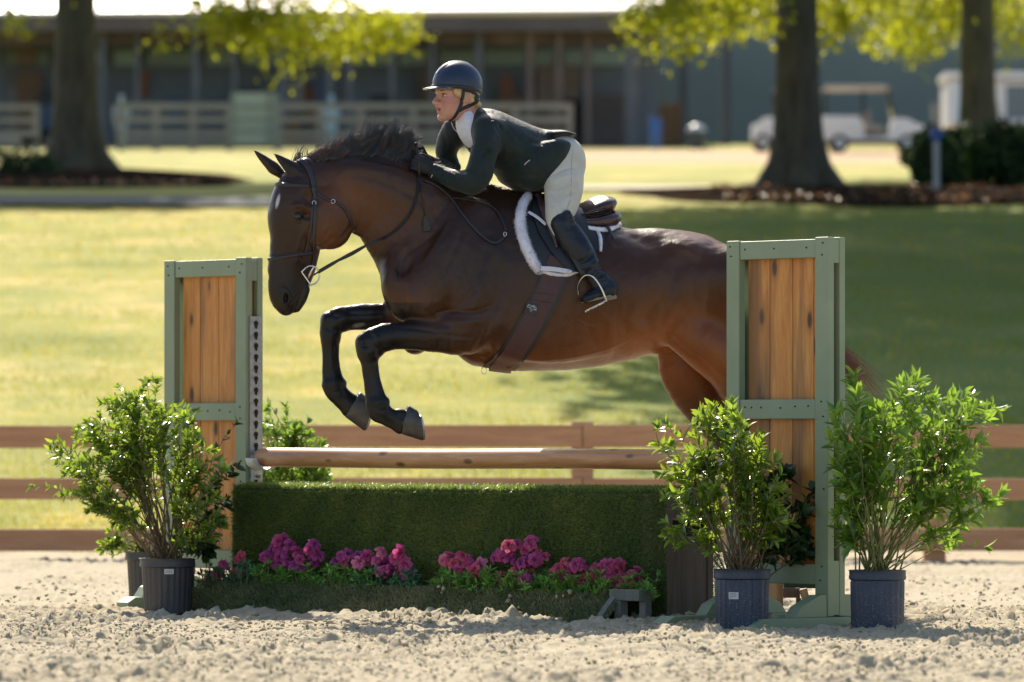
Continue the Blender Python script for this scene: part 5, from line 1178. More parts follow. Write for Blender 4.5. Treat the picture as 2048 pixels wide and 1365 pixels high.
grad = np.stack([HF.sample(np.clip(hv + e_, HF.lo, HF.lo + (HF.n - 2) * HF.h)) - HF.sample(np.clip(hv - e_, HF.lo, HF.lo + (HF.n - 2) * HF.h)) for e_ in np.eye(3) * .006], 1); grad /= np.linalg.norm(grad, axis=1)[:, None] + 1e-9
und = .0045 * (vnoise(hv[:, 0] + .5 * hv[:, 2], hv[:, 2] * .7 + hv[:, 1], .13) - .5) + .0028 * (vnoise(hv[:, 0] * .8 + hv[:, 2], hv[:, 2] - hv[:, 0] + hv[:, 1], .045) - .5)
hv = hv + grad * und[:, None]; HW = unloc(hv); HW = sculpt(HW, grad @ LB_, HORSE_STROKES); hv = (HW - P0h) @ LB_.T
px_, py_ = proj(HW); lat_ = -hv[:, 1]
# coat: 0 black points, ~.5 dark brown, 1 reddish (belly, flank: partly painted bounce light)
co = np.full(len(HW), .52)
def blob(cx, cy, rx, ry): return np.exp(-((px_ - cx) / rx) ** 2 - ((py_ - cy) / ry) ** 2)
co += .14 * blob(1240, 620, 220, 90) + .30 * blob(1250, 700, 200, 70) + .36 * blob(1400, 730, 120, 110) + .25 * blob(1450, 480, 160, 30) + .20 * blob(760, 430, 90, 60) + .25 * blob(650, 480, 40, 60) + .2 * blob(830, 620, 60, 50) + .22 * blob(690, 385, 60, 40) + .18 * blob(1000, 720, 120, 30)
co -= .16 * blob(640, 610, 40, 40) + .30 * blob(570, 600, 50, 50) + .12 * blob(1020, 470, 110, 90) + .2 * blob(750, 315, 130, 14) + .12 * blob(590, 520, 50, 70) + .25 * blob(575, 335, 40, 30)
def sstep(x, a, b): t = np.clip((x - a) / (b - a), 0, 1); return t * t * (3 - 2 * t)
fore = (px_ < 900) & (py_ > 605) & (px_ > 625)
co = np.where(fore & (lat_ > .05), co * sstep(px_, 740, 900) * (1 - .3 * sstep(py_, 640, 720)), co)
co = np.where(fore & (lat_ <= .05) & ((px_ < 790) | (py_ > 650)) & (px_ < 770), co * sstep(px_, 700, 800) * .9, co)
co = np.where((px_ > 1380) & (py_ > 880), co * (1 - sstep(py_, 880, 940)), co)
co = np.clip(co, .02, 1.0) 
# star on the forehead, chestnut on the far foreleg
dst = ((px_ - 555 + (py_ - 405) * .22) / 3.8) ** 2 + ((py_ - 403) / 15) ** 2
star = np.clip(1.25 - dst, 0, 1) * (lat_ > -.05) * (px_ < 575)
chs = np.clip(1.3 - ((px_ - 717 + (py_ - 651) * 1.2) / 12) ** 2 - ((py_ - 651) / 5.5) ** 2, 0, 1) * (px_ < 735) * (py_ < 665) * (py_ > 640)
hk = NT('bay_coat'); ca = hk.attr('tint'); v = hk.coord('Object'); n1 = hk.noise(v, 5, 5, .6)
fib = hk.noise(hk.coord('Object', (60, 60, 260), (0, R(35), 0)), 3, 4, .6)
ca2 = hk.math('ADD', ca, hk.math('MULTIPLY', hk.math('SUBTRACT', n1, .5), .22))
cc = hk.ramp(ca2, [(0, (.006, .0055, .006)), (.25, (.014, .009, .0065)), (.5, (.037, .0162, .0082)), (.75, (.110, .038, .0130)), (1, (.24, .074, .019))])
cc = hk.mix(hk.math('MULTIPLY', fib, .35), cc, (.012, .007, .005))
mus0 = hk.noise(v, 3.2, 4, .6)
sa = hk.n('ShaderNodeAttribute'); sa.attribute_name = 'star'; cc = hk.mix(sa.outputs['Fac'], cc, (.48, .46, .46))
sb = hk.n('ShaderNodeAttribute'); sb.attribute_name = 'chestnut'; cc = hk.mix(sb.outputs['Fac'], cc, (.16, .14, .12))
hk.set(Base_Color=cc, Roughness=hk.math('ADD', hk.math('MULTIPLY', fib, .20), hk.math('ADD', hk.math('MULTIPLY', mus0, .20), .14)), Sheen_Weight=.04, Sheen_Roughness=.4)
hk.p.inputs['Sheen Tint'].default_value = (.75, .5, .38, 1); hk.p.inputs['Specular IOR Level'].default_value = .30
mus = hk.noise(hk.coord('Object', (1.2, 1.2, .6), (0, R(-30), 0)), 14, 4, .55, 1.2); wr = hk.noise(hk.coord('Object', (9, 9, 26), (0, R(20), 0)), 3.5, 4, .6, .6)
b1 = hk.n('ShaderNodeBump'); b1.inputs['Strength'].default_value = .17; b1.inputs['Distance'].default_value = .018; hk.l(mus, b1.inputs['Height'])
b2 = hk.bump(hk.mix(.35, fib, wr), .16, .004); hk.l(b1.outputs['Normal'], b2.inputs['Normal'])
horse = thing('horse', P(1080, 870, 26.7) * np.array([1, 1, 0]), 'dark bay horse with black legs and a small white star, jumping over the pole', 'horse')
body = np_mesh('body', HW, hf, hk.m, horse, att=co)
for nm, arr in (('star', star), ('chestnut', chs)):
    at = body.data.attributes.new(nm, 'FLOAT', 'POINT'); at.data.foreach_set('value', arr.astype(np.float32))
from mathutils.bvhtree import BVHTree
def bvh(v, f): return BVHTree.FromPolygons(v.tolist(), f.tolist())
HB = bvh(HW, hf)
CAMP = Vector((0, 0, CAM_H))
def hit(px, py, off=.0, tree=None, default_lat=.1):
    d = Vector(((px - 1024) / F, 1, (870 - py) / F)).normalized(); r = (tree or HB).ray_cast(CAMP, d)
    if r[0] is None:
        q = Vector(H(px, py, default_lat)); r = (tree or HB).find_nearest(q)
    n = r[1]
    if n.dot(d) > 0: n = -n
    return np.array(r[0]) + np.array(n) * off, np.array(n)
def snap(p, off=.0, tree=None):
    r = (tree or HB).find_nearest(Vector(p)); q = np.array(p) - np.array(r[0]); n = np.array(r[1]); return np.array(r[0]) + n * off, n
def strap(mb, pts, nrm, w, th=.0035, mi=0):
    """a flat band following points with surface normals; rounded box cross-section"""
    pts = np.asarray(pts); nrm = np.asarray(nrm); t = np.gradient(pts, axis=0); t /= np.linalg.norm(t, axis=1)[:, None] + 1e-9
    w = np.full(len(pts), w) if np.isscalar(w) else np.asarray(w); v = []; ring = [(-.5, 0), (-.5, .7), (-.36, 1), (.36, 1), (.5, .7), (.5, 0)]
    for p, n, tt, ww in zip(pts, nrm, t, w):
        s_ = np.cross(tt, n); s_ /= np.linalg.norm(s_) + 1e-9; n = np.cross(s_, tt); n = n if np.dot(n, nrm[0]) > -2 else -n
        for a, b in ring: v.append(p + s_ * ww * a + n * th * b)
    m = len(ring); f = [(i * m + k, i * m + (k + 1) % m, (i + 1) * m + (k + 1) % m, (i + 1) * m + k) for i in range(len(pts) - 1) for k in range(m)]
    f += [tuple(range(m))[::-1], tuple((len(pts) - 1) * m + k for k in range(m))]; mb.add(v, f, mi); return mb
def on_horse(pxs, off=.001, n=6, tree=None):
    q = bezier_path([(a, b) for a, b in pxs], n); r = [hit(a, b, off, tree) for a, b in q]
    pts = np.array([x[0] for x in r]); nr = np.array([x[1] for x in r])
    for _ in range(2):
        pts[1:-1] = .25 * pts[:-2] + .5 * pts[1:-1] + .25 * pts[2:]; nr[1:-1] = .25 * nr[:-2] + .5 * nr[1:-1] + .25 * nr[2:]
    nr /= np.linalg.norm(nr, axis=1)[:, None]; return pts, nr
def sheet(left, right, n, m, off, th, mat, name, parent, tree=None, fill_none=True, smooth=True):
    """leather sheet laid on the body between two picture curves, with real thickness"""
    l_ = bezier_path(left, 8); r_ = bezier_path(right, 8); u = np.linspace(0, 1, n); li = np.array([[np.interp(t, np.linspace(0, 1, len(q)), q[:, i]) for i in (0, 1)] for q in (l_,) for t in u]); ri = np.array([[np.interp(t, np.linspace(0, 1, len(q)), q[:, i]) for i in (0, 1)] for q in (r_,) for t in u])
    p = np.zeros((n, m, 3)); nn = np.zeros((n, m, 3))
    for i in range(n):
        for j in range(m):
            a = li[i] + (ri[i] - li[i]) * j / (m - 1); p[i, j], nn[i, j] = hit(a[0], a[1], off, tree, .3)
    for _ in range(6):
        for q in (p, nn): q[1:-1, 1:-1] = .5 * q[1:-1, 1:-1] + .125 * (q[:-2, 1:-1] + q[2:, 1:-1] + q[1:-1, :-2] + q[1:-1, 2:])
    nn /= np.linalg.norm(nn, axis=2)[:, :, None]; top = p + nn * th; v = np.concatenate([p.reshape(-1, 3), top.reshape(-1, 3)]); N = n * m; f = []
    for i in range(n - 1):
        for j in range(m - 1): a = i * m + j; f.append((N + a, N + a + 1, N + a + m + 1, N + a + m)); f.append((a, a + m, a + m + 1, a + 1))
    bd = [(i * m, (i + 1) * m) for i in range(n - 1)] + [((i + 1) * m + m - 1, i * m + m - 1) for i in range(n - 1)] + [(j + 1, j) for j in range(m - 1)] + [((n - 1) * m + j, (n - 1) * m + j + 1) for j in range(m - 1)]
    f += [(a, b, N + b, N + a) for a, b in bd]
    mb = MB(); mb.add(v, f); return build(name, mb, mat, parent, sharp=50), p, nn
# eyes
M_EYE = simple('horse_eye', (.012, .009, .007), .14, .1, 10, 0, 0, .5, .2)
for sg in (1, -1):
    ec = (hit(596, 433)[0] + HL * -.0125) if sg > 0 else unloc(nf(596, 434, -.080)); m = MB(); m.ico(ec, .0215, 2); build('eye', m, M_EYE, horse, True)
    if sg > 0:
        m = MB()
        for k_, dy in ((1, 1), (-1, -1)):
            pth = [ec + np.array([dx * PX, 0, (k_ * (6.2 - dx * dx * .045) - dx * .12) * PX]) + HL * (.0175 - .013 * (abs(dx) / 12) ** 2) for dx in (-12, -8, -3, 3, 8, 12)]; m.tube(pth, [.003, .0045, .0055, .0055, .0045, .003], 8)
        build('eyelid', m, hk.m, horse, True)
# hooves
M_HOOF = simple('hoof_horn', (.055, .048, .043), .4, .35, 30, .2); M_SHOE = simple('horse_shoe', (.40, .40, .40), .35, .2, 40, 0, .8)
def hoof(cor0, cor1, sol0, sol1, lat, hw=.055):
    """coronet from cor0 (heel side) to cor1 (toe side); sole edge from sol0 (heel) to sol1 (toe)"""
    m = MB(); n = 24; rings = []; A0, A1, B0, B1 = (H(*q, lat) for q in (cor0, cor1, sol0, sol1))
    for t, g in ((-.12, .86), (0, .97), (.12, .98), (.5, 1.04), (.92, 1.10), (1.0, 1.10)):
        a = A0 + (B0 - A0) * t; b = A1 + (B1 - A1) * t; cc_ = (a + b) / 2; hx = (b - a) / 2; wd = hw * (.86 + .22 * max(t, 0))
        if t < 0: hx = hx * .9; wd *= .86
        rings.append([cc_ + hx * math.cos(q) + HL * wd * math.sin(q) * (1 - .12 * (math.cos(q) < -.5)) for q in np.arange(n) / n * 2 * math.pi])
    v = [q for r_ in rings for q in r_]; f = [(j * n + k, j * n + (k + 1) % n, (j + 1) * n + (k + 1) % n, (j + 1) * n + k) for j in range(len(rings) - 1) for k in range(n)]
    k0 = len(v); cs = sum(rings[-1]) / n + ((A0 + A1) / 2 - (B0 + B1) / 2) * .18
    v.append(cs); f += [((len(rings) - 1) * n + k, (len(rings) - 1) * n + (k + 1) % n, k0) for k in range(n)]; f.append(tuple(range(n))[::-1])
    m.add(v, f); h = build('hoof', m, M_HOOF, horse, sharp=45)
    m = MB(); r_ = rings[-1]; cc_ = sum(r_) / n; dn = ((B0 + B1) / 2 - (A0 + A1) / 2); dn = dn / np.linalg.norm(dn)
    seq = [(k % n) for k in range(-9, 10)]; pts = [cc_ + (r_[k] - cc_) * .88 + dn * .004 for k in seq]
    m.tube(pts, .0075, 6, flat=.8); build('shoe', m, M_SHOE, h, True)
hoof((817, 811), (801, 868), (833, 820), (845, 882), .155)
hoof((722, 785), (691, 835), (741, 800), (728, 862), -.13)
hoof((1690, 1085), (1650, 1095), (1695, 1112), (1648, 1128), .12); hoof((1580, 1090), (1540, 1100), (1585, 1117), (1538, 1133), -.13)
# mane and tail hair
def hair(paths, r0, nseg=None):
    """paths (n,k,3) -> thin triangular tubes"""
    n, k, _ = paths.shape; t = np.gradient(paths, axis=1); t /= np.linalg.norm(t, axis=2)[..., None] + 1e-9
    a = np.cross(t, np.array([.3, 1.0, .2])); a /= np.linalg.norm(a, axis=2)[..., None] + 1e-9; b = np.cross(t, a); v = []
    rr = (r0 * np.linspace(1, .25, k))[None, :, None]
    for q in range(3): an = q * 2.0944; v.append(paths + rr * (math.cos(an) * a + math.sin(an) * b))
    v = np.stack(v, 2).reshape(-1, 3); base = (np.arange(n)[:, None] * k + np.arange(k - 1)[None]) * 3; base = base.reshape(-1, 1); f = []
    for q in range(3): f.append(base + np.array([[q, (q + 1) % 3, 3 + (q + 1) % 3, 3 + q]]))
    return v, np.concatenate(f)
mk = NT('mane_hair'); a_ = mk.attr('tint'); mk.set(Base_Color=mk.ramp(a_, [(0, (.014, .014, .017)), (.6, (.045, .032, .028)), (1, (.20, .07, .04))]), Roughness=.30); mk.p.inputs['Specular IOR Level'].default_value = .8
def mane(line, nc, per, ln, lean, wid=.02, latc=0.0, r0=.0017):
    """nc tufts of per hairs; the hairs of a tuft share a curve and close up towards its tip"""
    q = bezier_path(line, 8); out = []; tint = []
    for u in np.sort(rng.random(nc)):
        ii = u * (len(q) - 1); px = np.interp(ii, np.arange(len(q)), q[:, 0]); py = np.interp(ii, np.arange(len(q)), q[:, 1]); K_ = 8
        L_ = np.interp(u, np.linspace(0, 1, len(ln)), ln) * rng.uniform(.55, 1.2) * PX; an = np.interp(u, np.linspace(0, 1, len(lean)), lean) + .20 * rng.normal(); bd_ = rng.uniform(-.1, 1.3); la = rng.uniform(-wid, wid) + latc; lt = rng.normal() * .3; tn = rng.normal() * .18
        for _ in range(per):
            p = H(px + rng.normal() * 5, py + rng.normal() * 1.5, la + rng.normal() * .006); a2 = an + rng.normal() * .10; l2 = L_ * rng.uniform(.6, 1.08); b2 = bd_ + rng.normal() * .25; P_ = [p]
            for j in range(1, K_):
                th_ = a2 + b2 * (j / K_) ** 1.4; d = E1 * math.sin(th_) + Zv * math.cos(th_) + HL * (lt + rng.normal() * .03); P_.append(P_[-1] + d / np.linalg.norm(d) * l2 / (K_ - 1))
            P_ = np.array(P_); tip = H(px, py, la) + (E1 * math.sin(an + bd_ * .4) + Zv * math.cos(an + bd_ * .4)) * L_
            w = (np.linspace(0, 1, K_) ** 1.5)[:, None] * .6; P_ = P_ * (1 - w) + (P_ + (tip - P_[-1])) * w
            out.append(P_); tint.append(np.clip((.62 if px < 680 else .25) + tn + .12 * rng.normal(), 0, 1))
    return hair(np.array(out), r0), np.repeat(np.array(tint), K_ * 3)
vv, ff, aa = [], [], []; off = 0
for args in (([(612, 322), (640, 318), (690, 308), (740, 304), (785, 310), (810, 328), (820, 345)], 170, 16, [14, 44, 60, 74, 70, 54, 14], [.6, .5, .35, .30, .30, .2, .0], .018),
             ([(610, 330), (660, 322), (720, 316), (770, 316), (806, 334)], 80, 20, [16, 30, 34, 34, 18], [1.0, .8, .6, .5, .5], .01, .026),
             ([(592, 335), (602, 328), (618, 322)], 12, 12, [22, 44, 42], [-.3, .1, .5], .02),
             ([(845, 335), (880, 338), (915, 352), (950, 366), (990, 376), (1030, 384)], 60, 18, [20, 18, 15, 10, 8, 6], [.9, 1.0, 1.1, 1.3, 1.3, 1.3], .02)):
    (v, f), a = mane(*args); vv.append(v); ff.append(f + off); aa.append(a); off += len(v)
np_mesh('mane', np.concatenate(vv), np.concatenate(ff), mk.m, horse, att=np.concatenate(aa))
n = 900; K_ = 12; P_ = np.zeros((n, K_, 3)); b0 = H(1648, 612, 0)
for i in range(n):
    sp = rng.normal(size=3) * np.array([.012, .012, .02]); dx = rng.uniform(-.06, .035); dz = rng.uniform(.35, .75); w_ = rng.normal() * .04; cu = 1.0
    t = np.linspace(0, 1, K_)[:, None]; P_[i] = b0 + sp + E1 * dx * t ** 1.1 + Zv * (-dz * t ** 1.3 * cu + .03 * np.sin(t * 3)) + HL * (w_ * t + .02 * np.sin(t * 5 + i))
v, f = hair(P_, .0012); tv, tf, ta = v, f, np.repeat(np.clip(.4 + .4 * rng.random(n), 0, 1), K_ * 3)
n = 190; P_ = np.zeros((n, K_, 3))
for i in range(n):
    t = np.linspace(0, 1, K_)[:, None]; s0 = H(1655 + rng.normal() * 8, 690 + rng.normal() * 12, 0); ex, ey = 1700 + rng.uniform(0, 68), 745 + rng.uniform(0, 65); e = H(ex, ey, rng.normal() * .03)
    P_[i] = s0 + (e - s0) * t + Zv * .03 * np.sin(t * 3) * rng.uniform(.2, 1.3)
v, f = hair(P_, .0014); np_mesh('tail', np.concatenate([tv, v]), np.concatenate([tf, f + len(tv)]), mk.m, horse, att=np.concatenate([ta, np.full(n * K_ * 3, .95)]))
del HF
# ------------------------------------------------------------------ the rider
def lookup(n_, **k): return n_
person = thing('person', P(1060, 870, 26.7) * np.array([1, 1, 0]), 'rider in black helmet, dark green jacket and pale breeches, leaning over the horse neck', 'person')
# head frame: forward is 30 degrees round from profile towards the camera
A30 = R(30) - TH
hf_ = np.array([-math.cos(A30), -math.sin(A30), 0.0]); hs_ = np.array([math.sin(A30), -math.cos(A30), 0.0]); tp = R(3)
hu_ = Zv * math.cos(tp) - hf_ * math.sin(tp) * -1; hf_ = hf_ * math.cos(tp) - Zv * math.sin(tp)
hu_ = np.cross(hs_, hf_); hu_ = hu_ if hu_[2] > 0 else -hu_
HCc = loc(H(912, 190, 0)); HA = np.array([hf_, hs_, hu_])
def hd(f, s, u): return HCc + hf_ * f + hs_ * s + hu_ * u
def fieldfor(pxs, lats, h, pad=.03):
    q = np.array([loc(H(x, y, l)) for x, y in pxs for l in lats]); return Field(q.min(0) - pad, q.max(0) + pad, h)
def ch(Fd, pts, k=.02, side=(0, 1, 0), smooth=4, op='u'):   # rows (px, py, lat, a px, b m)
    return Fd.chain([L5(*p) for p in pts], k, side, smooth, op)
def grown(Fd, mat, name, parent, it=2, att=None, iso=0.0, strokes=None):
    v, f = Fd.mesh(iso); v = relax(v, f, it, .5); w = unloc(v)
    if strokes:
        up_ = Fd.lo + (Fd.n - 2) * Fd.h; g_ = np.stack([Fd.sample(np.clip(v + e_, Fd.lo, up_)) - Fd.sample(np.clip(v - e_, Fd.lo, up_)) for e_ in np.eye(3) * .005], 1); g_ /= np.linalg.norm(g_, axis=1)[:, None] + 1e-9; w = sculpt(w, g_ @ LB_, strokes); v = (w - P0h) @ LB_.T
    o = np_mesh(name, w, f, mat, parent, att=att(w, v) if att else None); return o, w, f
# --- body: head, neck, trunk and limbs under the clothes, one surface
BF = fieldfor([(835, 110), (1250, 620)], (-.36, .38), .0042)
def hell(c_, r_, k=.012, op='u', Fd=None): (Fd or BF).ell(hd(*c_), r_, k, HA, op)
def hch(pts, k=.01, op='u', Fd=None): (Fd or BF).chain([[*hd(*p[:3]), p[3], p[4]] for p in pts], k, tuple(hs_), 3, op)
hell((-.015, 0, .030), (.094, .074, .088)); hell((.030, 0, -.035), (.058, .055, .075), .03); hell((.060, 0, .020), (.034, .050, .045), .03)
for sg in (1, -1):
    hch([(.084, .012 * sg, .012, .008, .008), (.078, .038 * sg, .016, .008, .008), (.060, .056 * sg, .010, .007, .007)], .014)      # brow
    hell((.058, .040 * sg, -.026), (.026, .022, .020), .02)                      # cheek bone
    hell((.088, .032 * sg, -.001), (.014, .016, .0095), .012, 'c')               # eye socket
    hch([(.075, .018 * sg, -.103, .014, .014), (.030, .041 * sg, -.086, .014, .013), (-.012, .058 * sg, -.055, .018, .012)], .025)   # jaw
    hell((.108, .0115 * sg, -.036), (.012, .008, .008), .012)                    # nostril wing
    hch([(.084, .020 * sg, .004, .003, .004), (.0855, .031 * sg, .0085, .0035, .005), (.077, .044 * sg, .004, .003, .004)], .005); hch([(.082, .022 * sg, -.0085, .0025, .003), (.0825, .032 * sg, -.0105, .003, .004), (.076, .043 * sg, -.007, .0025, .003)], .005)
    hell((-.018, .074 * sg, -.018), (.017, .008, .028), .006)                    # ear
    hell((.050, .040 * sg, -.062), (.028, .018, .030), .03)                      # cheek
hch([(.090, 0, .002, .008, .008), (.104, 0, -.014, .0085, .009), (.116, 0, -.030, .0095, .0105)], .010)
hell((.114, 0, -.033), (.0115, .0115, .0100), .006)
hch([(.094, 0, -.046, .012, .018), (.092, 0, -.062, .010, .020)], .015)
hch([(.090, .022, -.059, .004, .005), (.101, .008, -.0575, .0055, .007), (.101, -.008, -.0575, .0055, .007), (.090, -.022, -.059, .004, .005)], .004)
hch([(.087, .020, -.075, .004, .005), (.0965, .007, -.0775, .0065, .007), (.0965, -.007, -.0775, .0065, .007), (.087, -.020, -.075, .004, .005)], .004)
hell((.098, 0, -.0675), (.014, .017, .0042), .003, 'c')                          # parted lips
hell((.082, 0, -.103), (.019, .022, .018), .014); hell((.092, 0, -.089), (.010, .02, .004), .008, 'c')
hell((.03, 0, -.085), (.05, .04, .03), .03)
BF.chain([[*hd(-.022, 0, -.05), .056, .052], [*loc(H(937, 232, 0)), .054, .052], [*loc(H(955, 250, 0)), .066, .07]], .025)
ch(BF, [(958, 258, 0, 34, .13), (1000, 285, 0, 46, .16), (1045, 308, 0, 50, .145), (1085, 318, 0, 44, .15), (1118, 318, 0, 38, .15)], .03)
for sg in (1, -1): pass
ch(BF, [(975, 262, .15, 20, .05), (965, 310, .18, 17, .042), (947, 355, .19, 15, .036), (905, 352, .13, 13, .032), (868, 342, .07, 10, .026), (846, 334, .06, 9, .03)], .02)
ch(BF, [(905, 262, -.14, 16, .04), (897, 300, -.185, 12, .034), (904, 332, -.19, 8, .026), (875, 327, -.13, 8, .024), (835, 312, -.06, 8, .022)], .015)
for sg in (1, -1):
    ch(BF, [(1120, 322, .07 * sg, 30, .07), (1126, 370, .15 * sg, 27, .052), (1116, 432, .24 * sg, 16, .036), (1150, 490, .31 * sg, 17, .034), (1192, 553, .335 * sg, 10, .025)], .02)
    ch(BF, [(1200, 562, .335 * sg, 11, .03), (1222, 582, .345 * sg, 9, .028), (1172, 599, .35 * sg, 7, .03)], .02)
sk = NT('skin'); v = sk.coord('Object'); sa_ = sk.attr('tint'); n1 = sk.noise(v, 40, 4)
cs = sk.ramp(n1, [(.3, (.47, .225, .15)), (.7, (.55, .28, .20))]); cs = sk.mix(sa_, cs, (.42, .10, .095))
sk.set(Base_Color=cs, Roughness=.48, Subsurface_Weight=.12); sk.p.inputs['Subsurface Radius'].default_value = (.01, .004, .002); sk.p.inputs['Subsurface Scale'].default_value = .6
def lipatt(w, v):
    q = v - HCc; f_ = q @ hf_; s_ = q @ hs_; u_ = q @ hu_
    lip = np.clip(1.4 - (s_ / .022) ** 2 - ((u_ + .067) / .0155) ** 2, 0, 1) * (f_ > .083)
    blush = .45 * np.exp(-((np.abs(s_) - .05) / .02) ** 2 - ((u_ + .035) / .02) ** 2) * (f_ > .02) + .25 * np.exp(-((f_ - .118) / .01) ** 2 - (s_ / .012) ** 2)
    return np.clip(lip * .85 + blush, 0, 1)
_, BW, Bf = grown(BF, sk.m, 'body', person, 2, lipatt); BB = bvh(BW, Bf); del BF
# eyes, brows
M_SCL = simple('eye_white', (.62, .58, .55), .15, .02, 10); M_IRIS = simple('iris', (.06, .055, .035), .08, .1, 10, 0, 0, .6); M_BROW = simple('brow', (.07, .035, .02), .8)
M_MOUTH = simple('mouth_dark', (.05, .012, .012), .6); M_TEETH = simple('teeth', (.6, .56, .5), .3)
for sg in (1, -1):
    e = unloc(hd(.0722, .0325 * sg, -.002)); m = MB(); m.ico(e, .0118, 2); ey = build('eye', m, M_SCL, person, True)
    d = hf_ * .97 - hs_ * .10 * sg; d /= np.linalg.norm(d); d = d @ LB_; m = MB(); m.ico(e + d * .0070, .0060, 1); build('iris', m, M_IRIS, ey, True)
    hp = lambda f, s, u: unloc(hd(f, s, u))
    m = MB(); m.tube([hp(.0865, .020 * sg, .0015), hp(.0885, .028 * sg, .0050), hp(.0855, .038 * sg, .0050), hp(.0765, .047 * sg, -.001)], [.0014, .0030, .0030, .0014], 6); build('eyelash', m, M_BROW, ey, True)
    m = MB(); m.tube([hp(.0940, .015 * sg, .0165), hp(.0940, .026 * sg, .0195), hp(.0880, .040 * sg, .0205), hp(.077, .051 * sg, .014)], [.0016, .0024, .0022, .0008], 6); build('eyebrow', m, M_BROW, person, True)
m = MB(); m.box(unloc(hd(.086, 0, -.0675)), (.005, .016, .0055), np.array([hf_ @ LB_, hs_ @ LB_, hu_ @ LB_])); build('mouth', m, M_MOUTH, person)
# hair
def m_hair():
    k = NT('blonde_hair'); v = k.coord('Object', (90, 90, 30), (R(20), 0, 0)); n = k.noise(v, 2.2, 5, .6, .5)
    k.set(Base_Color=k.ramp(n, [(.3, (.22, .12, .045)), (.5, (.50, .33, .15)), (.75, (.72, .54, .30))]), Roughness=.4); k.bump(n, .7, .004); return k.m
HRF = Field(HCc - .17, HCc + .15, .0035)
hell((-.03, 0, .02), (.085, .080, .08), .01, 'u', HRF); hell((-.052, .046, -.020), (.044, .034, .046), .014, 'u', HRF); hell((-.052, -.046, -.020), (.044, .034, .046), .014, 'u', HRF)
hell((.018, .068, .018), (.034, .012, .034), .01, 'u', HRF); hell((.018, -.068, .018), (.034, .012, .034), .01, 'u', HRF); hell((-.088, 0.012, -.050), (.030, .045, .024), .008, 'u', HRF)
hell((.0, .072, -.012), (.012, .008, .03), .01, 'u', HRF)
hell((.085, 0, -.02), (.055, .09, .06), .004, 'c', HRF)
HO, HWv, HWf = grown(HRF, m_hair(), 'hair', person, 1); HHB = bvh(np.concatenate([BW, HWv]), np.concatenate([Bf, HWf + len(BW)]))
# --- helmet
M_HEL = simple('helmet_shell', (.010, .020, .052), .48, .08, 30, .03, 0, .5, .12); M_HELG = simple('helmet_gloss', (.016, .018, .024), .20, .05, 20, 0, 0, .7, .8); M_STRAP = simple('black_strap', (.012, .012, .013), .6, .2, 80, .2); M_RIM = simple('helmet_rim', (.014, .014, .016), .45)
HELC = (-.010, 0, .046); HELR = (.1235, .098, .1135)
def help_(az, el, k=1.0): 
    return unloc(hd(HELC[0] + HELR[0] * k * math.cos(az) * math.cos(el), HELC[1] + HELR[1] * k * math.sin(az) * math.cos(el), HELC[2] + HELR[2] * k * math.sin(el)))
def rim_el(az): return R(-6) - R(17) * (1 - math.cos(az)) / 2 - R(5) * math.exp(-((abs(az) - math.pi) / .9) ** 2)
m = MB(); NA, NE = 48, 18; v = []
for j in range(NE):
    for i in range(NA): az = -math.pi + 2 * math.pi * i / NA; e0 = rim_el(az); el = e0 + (R(89.5) - e0) * (j / (NE - 1)); v.append(help_(az, el))
for i in range(NA): az = -math.pi + 2 * math.pi * i / NA; v.append(help_(az, rim_el(az), .93))
f = [(j * NA + i, j * NA + (i + 1) % NA, (j + 1) * NA + (i + 1) % NA, (j + 1) * NA + i) for j in range(NE - 1) for i in range(NA)] + [(NE * NA + i, NE * NA + (i + 1) % NA, (i + 1) % NA, i) for i in range(NA)] + [tuple((NE - 1) * NA + i for i in range(NA))]
m.add(v, f); helmet = build('helmet', m, M_HEL, person, sharp=60)
m = MB(); v = []; ne = 30; wds = [-1, -.85, -.8, 0, .8, .85, 1]; kz = [1.003, 1.012, 1.016, 1.018, 1.016, 1.012, 1.003]
for j in range(ne):
    t = j / (ne - 1); th_ = R(30) + t * R(158)
    for w, kk in zip(wds, kz):
        hw = .024 * (1 if j > 2 else .55 + .15 * j); base = np.array([HELC[0] + HELR[0] * kk * math.cos(th_), 0, HELC[2] + HELR[2] * kk * math.sin(th_)]); s_ = w * hw; sc_ = math.sqrt(max(0, 1 - (s_ / HELR[1]) ** 2)); v.append(unloc(hd(HELC[0] + (base[0] - HELC[0]) * sc_, s_, HELC[2] + (base[2] - HELC[2]) * sc_)))
m.add(v, [(j * 7 + i, j * 7 + i + 1, (j + 1) * 7 + i + 1, (j + 1) * 7 + i) for j in range(ne - 1) for i in range(6)]); build('centre_panel', m, M_HELG, helmet, sharp=50)
m = MB(); m.tube([help_(a, rim_el(a) + R(6), 1.008) for a in np.linspace(-math.pi, math.pi, 60)[:-1]], .0075, 8, flat=.5, close=True); build('rim_band', m, M_RIM, helmet, True)
m = MB(); v = []; na = 22
for j in range(6):
    t = j / 5
    for i in range(na):
        a = -R(62) + R(124) * i / (na - 1); ext = .062 * (math.cos(a * 1.40) ** .6 if math.cos(a * 1.40) > 0 else 0) * t
        v.append(unloc(hd(HELC[0] + HELR[0] * .985 * math.cos(a) + ext * .96, HELR[1] * .985 * math.sin(a) * (1 - .08 * t), .043 - .003 * t - .006 * t * t - .005 * (abs(a) / 1.08) ** 2)))
k0 = len(v); v += [q - np.array([0, 0, .0045]) for q in v]; f = [(j * na + i, j * na + i + 1, (j + 1) * na + i + 1, (j + 1) * na + i) for j in range(5) for i in range(na - 1)]; f += [tuple(reversed([q + k0 for q in x])) for x in f]
f += [(5 * na + i, 5 * na + i + 1, k0 + 5 * na + i + 1, k0 + 5 * na + i) for i in range(na - 1)]
m.add(v, f); build('visor', m, M_HELG, helmet, sharp=50)
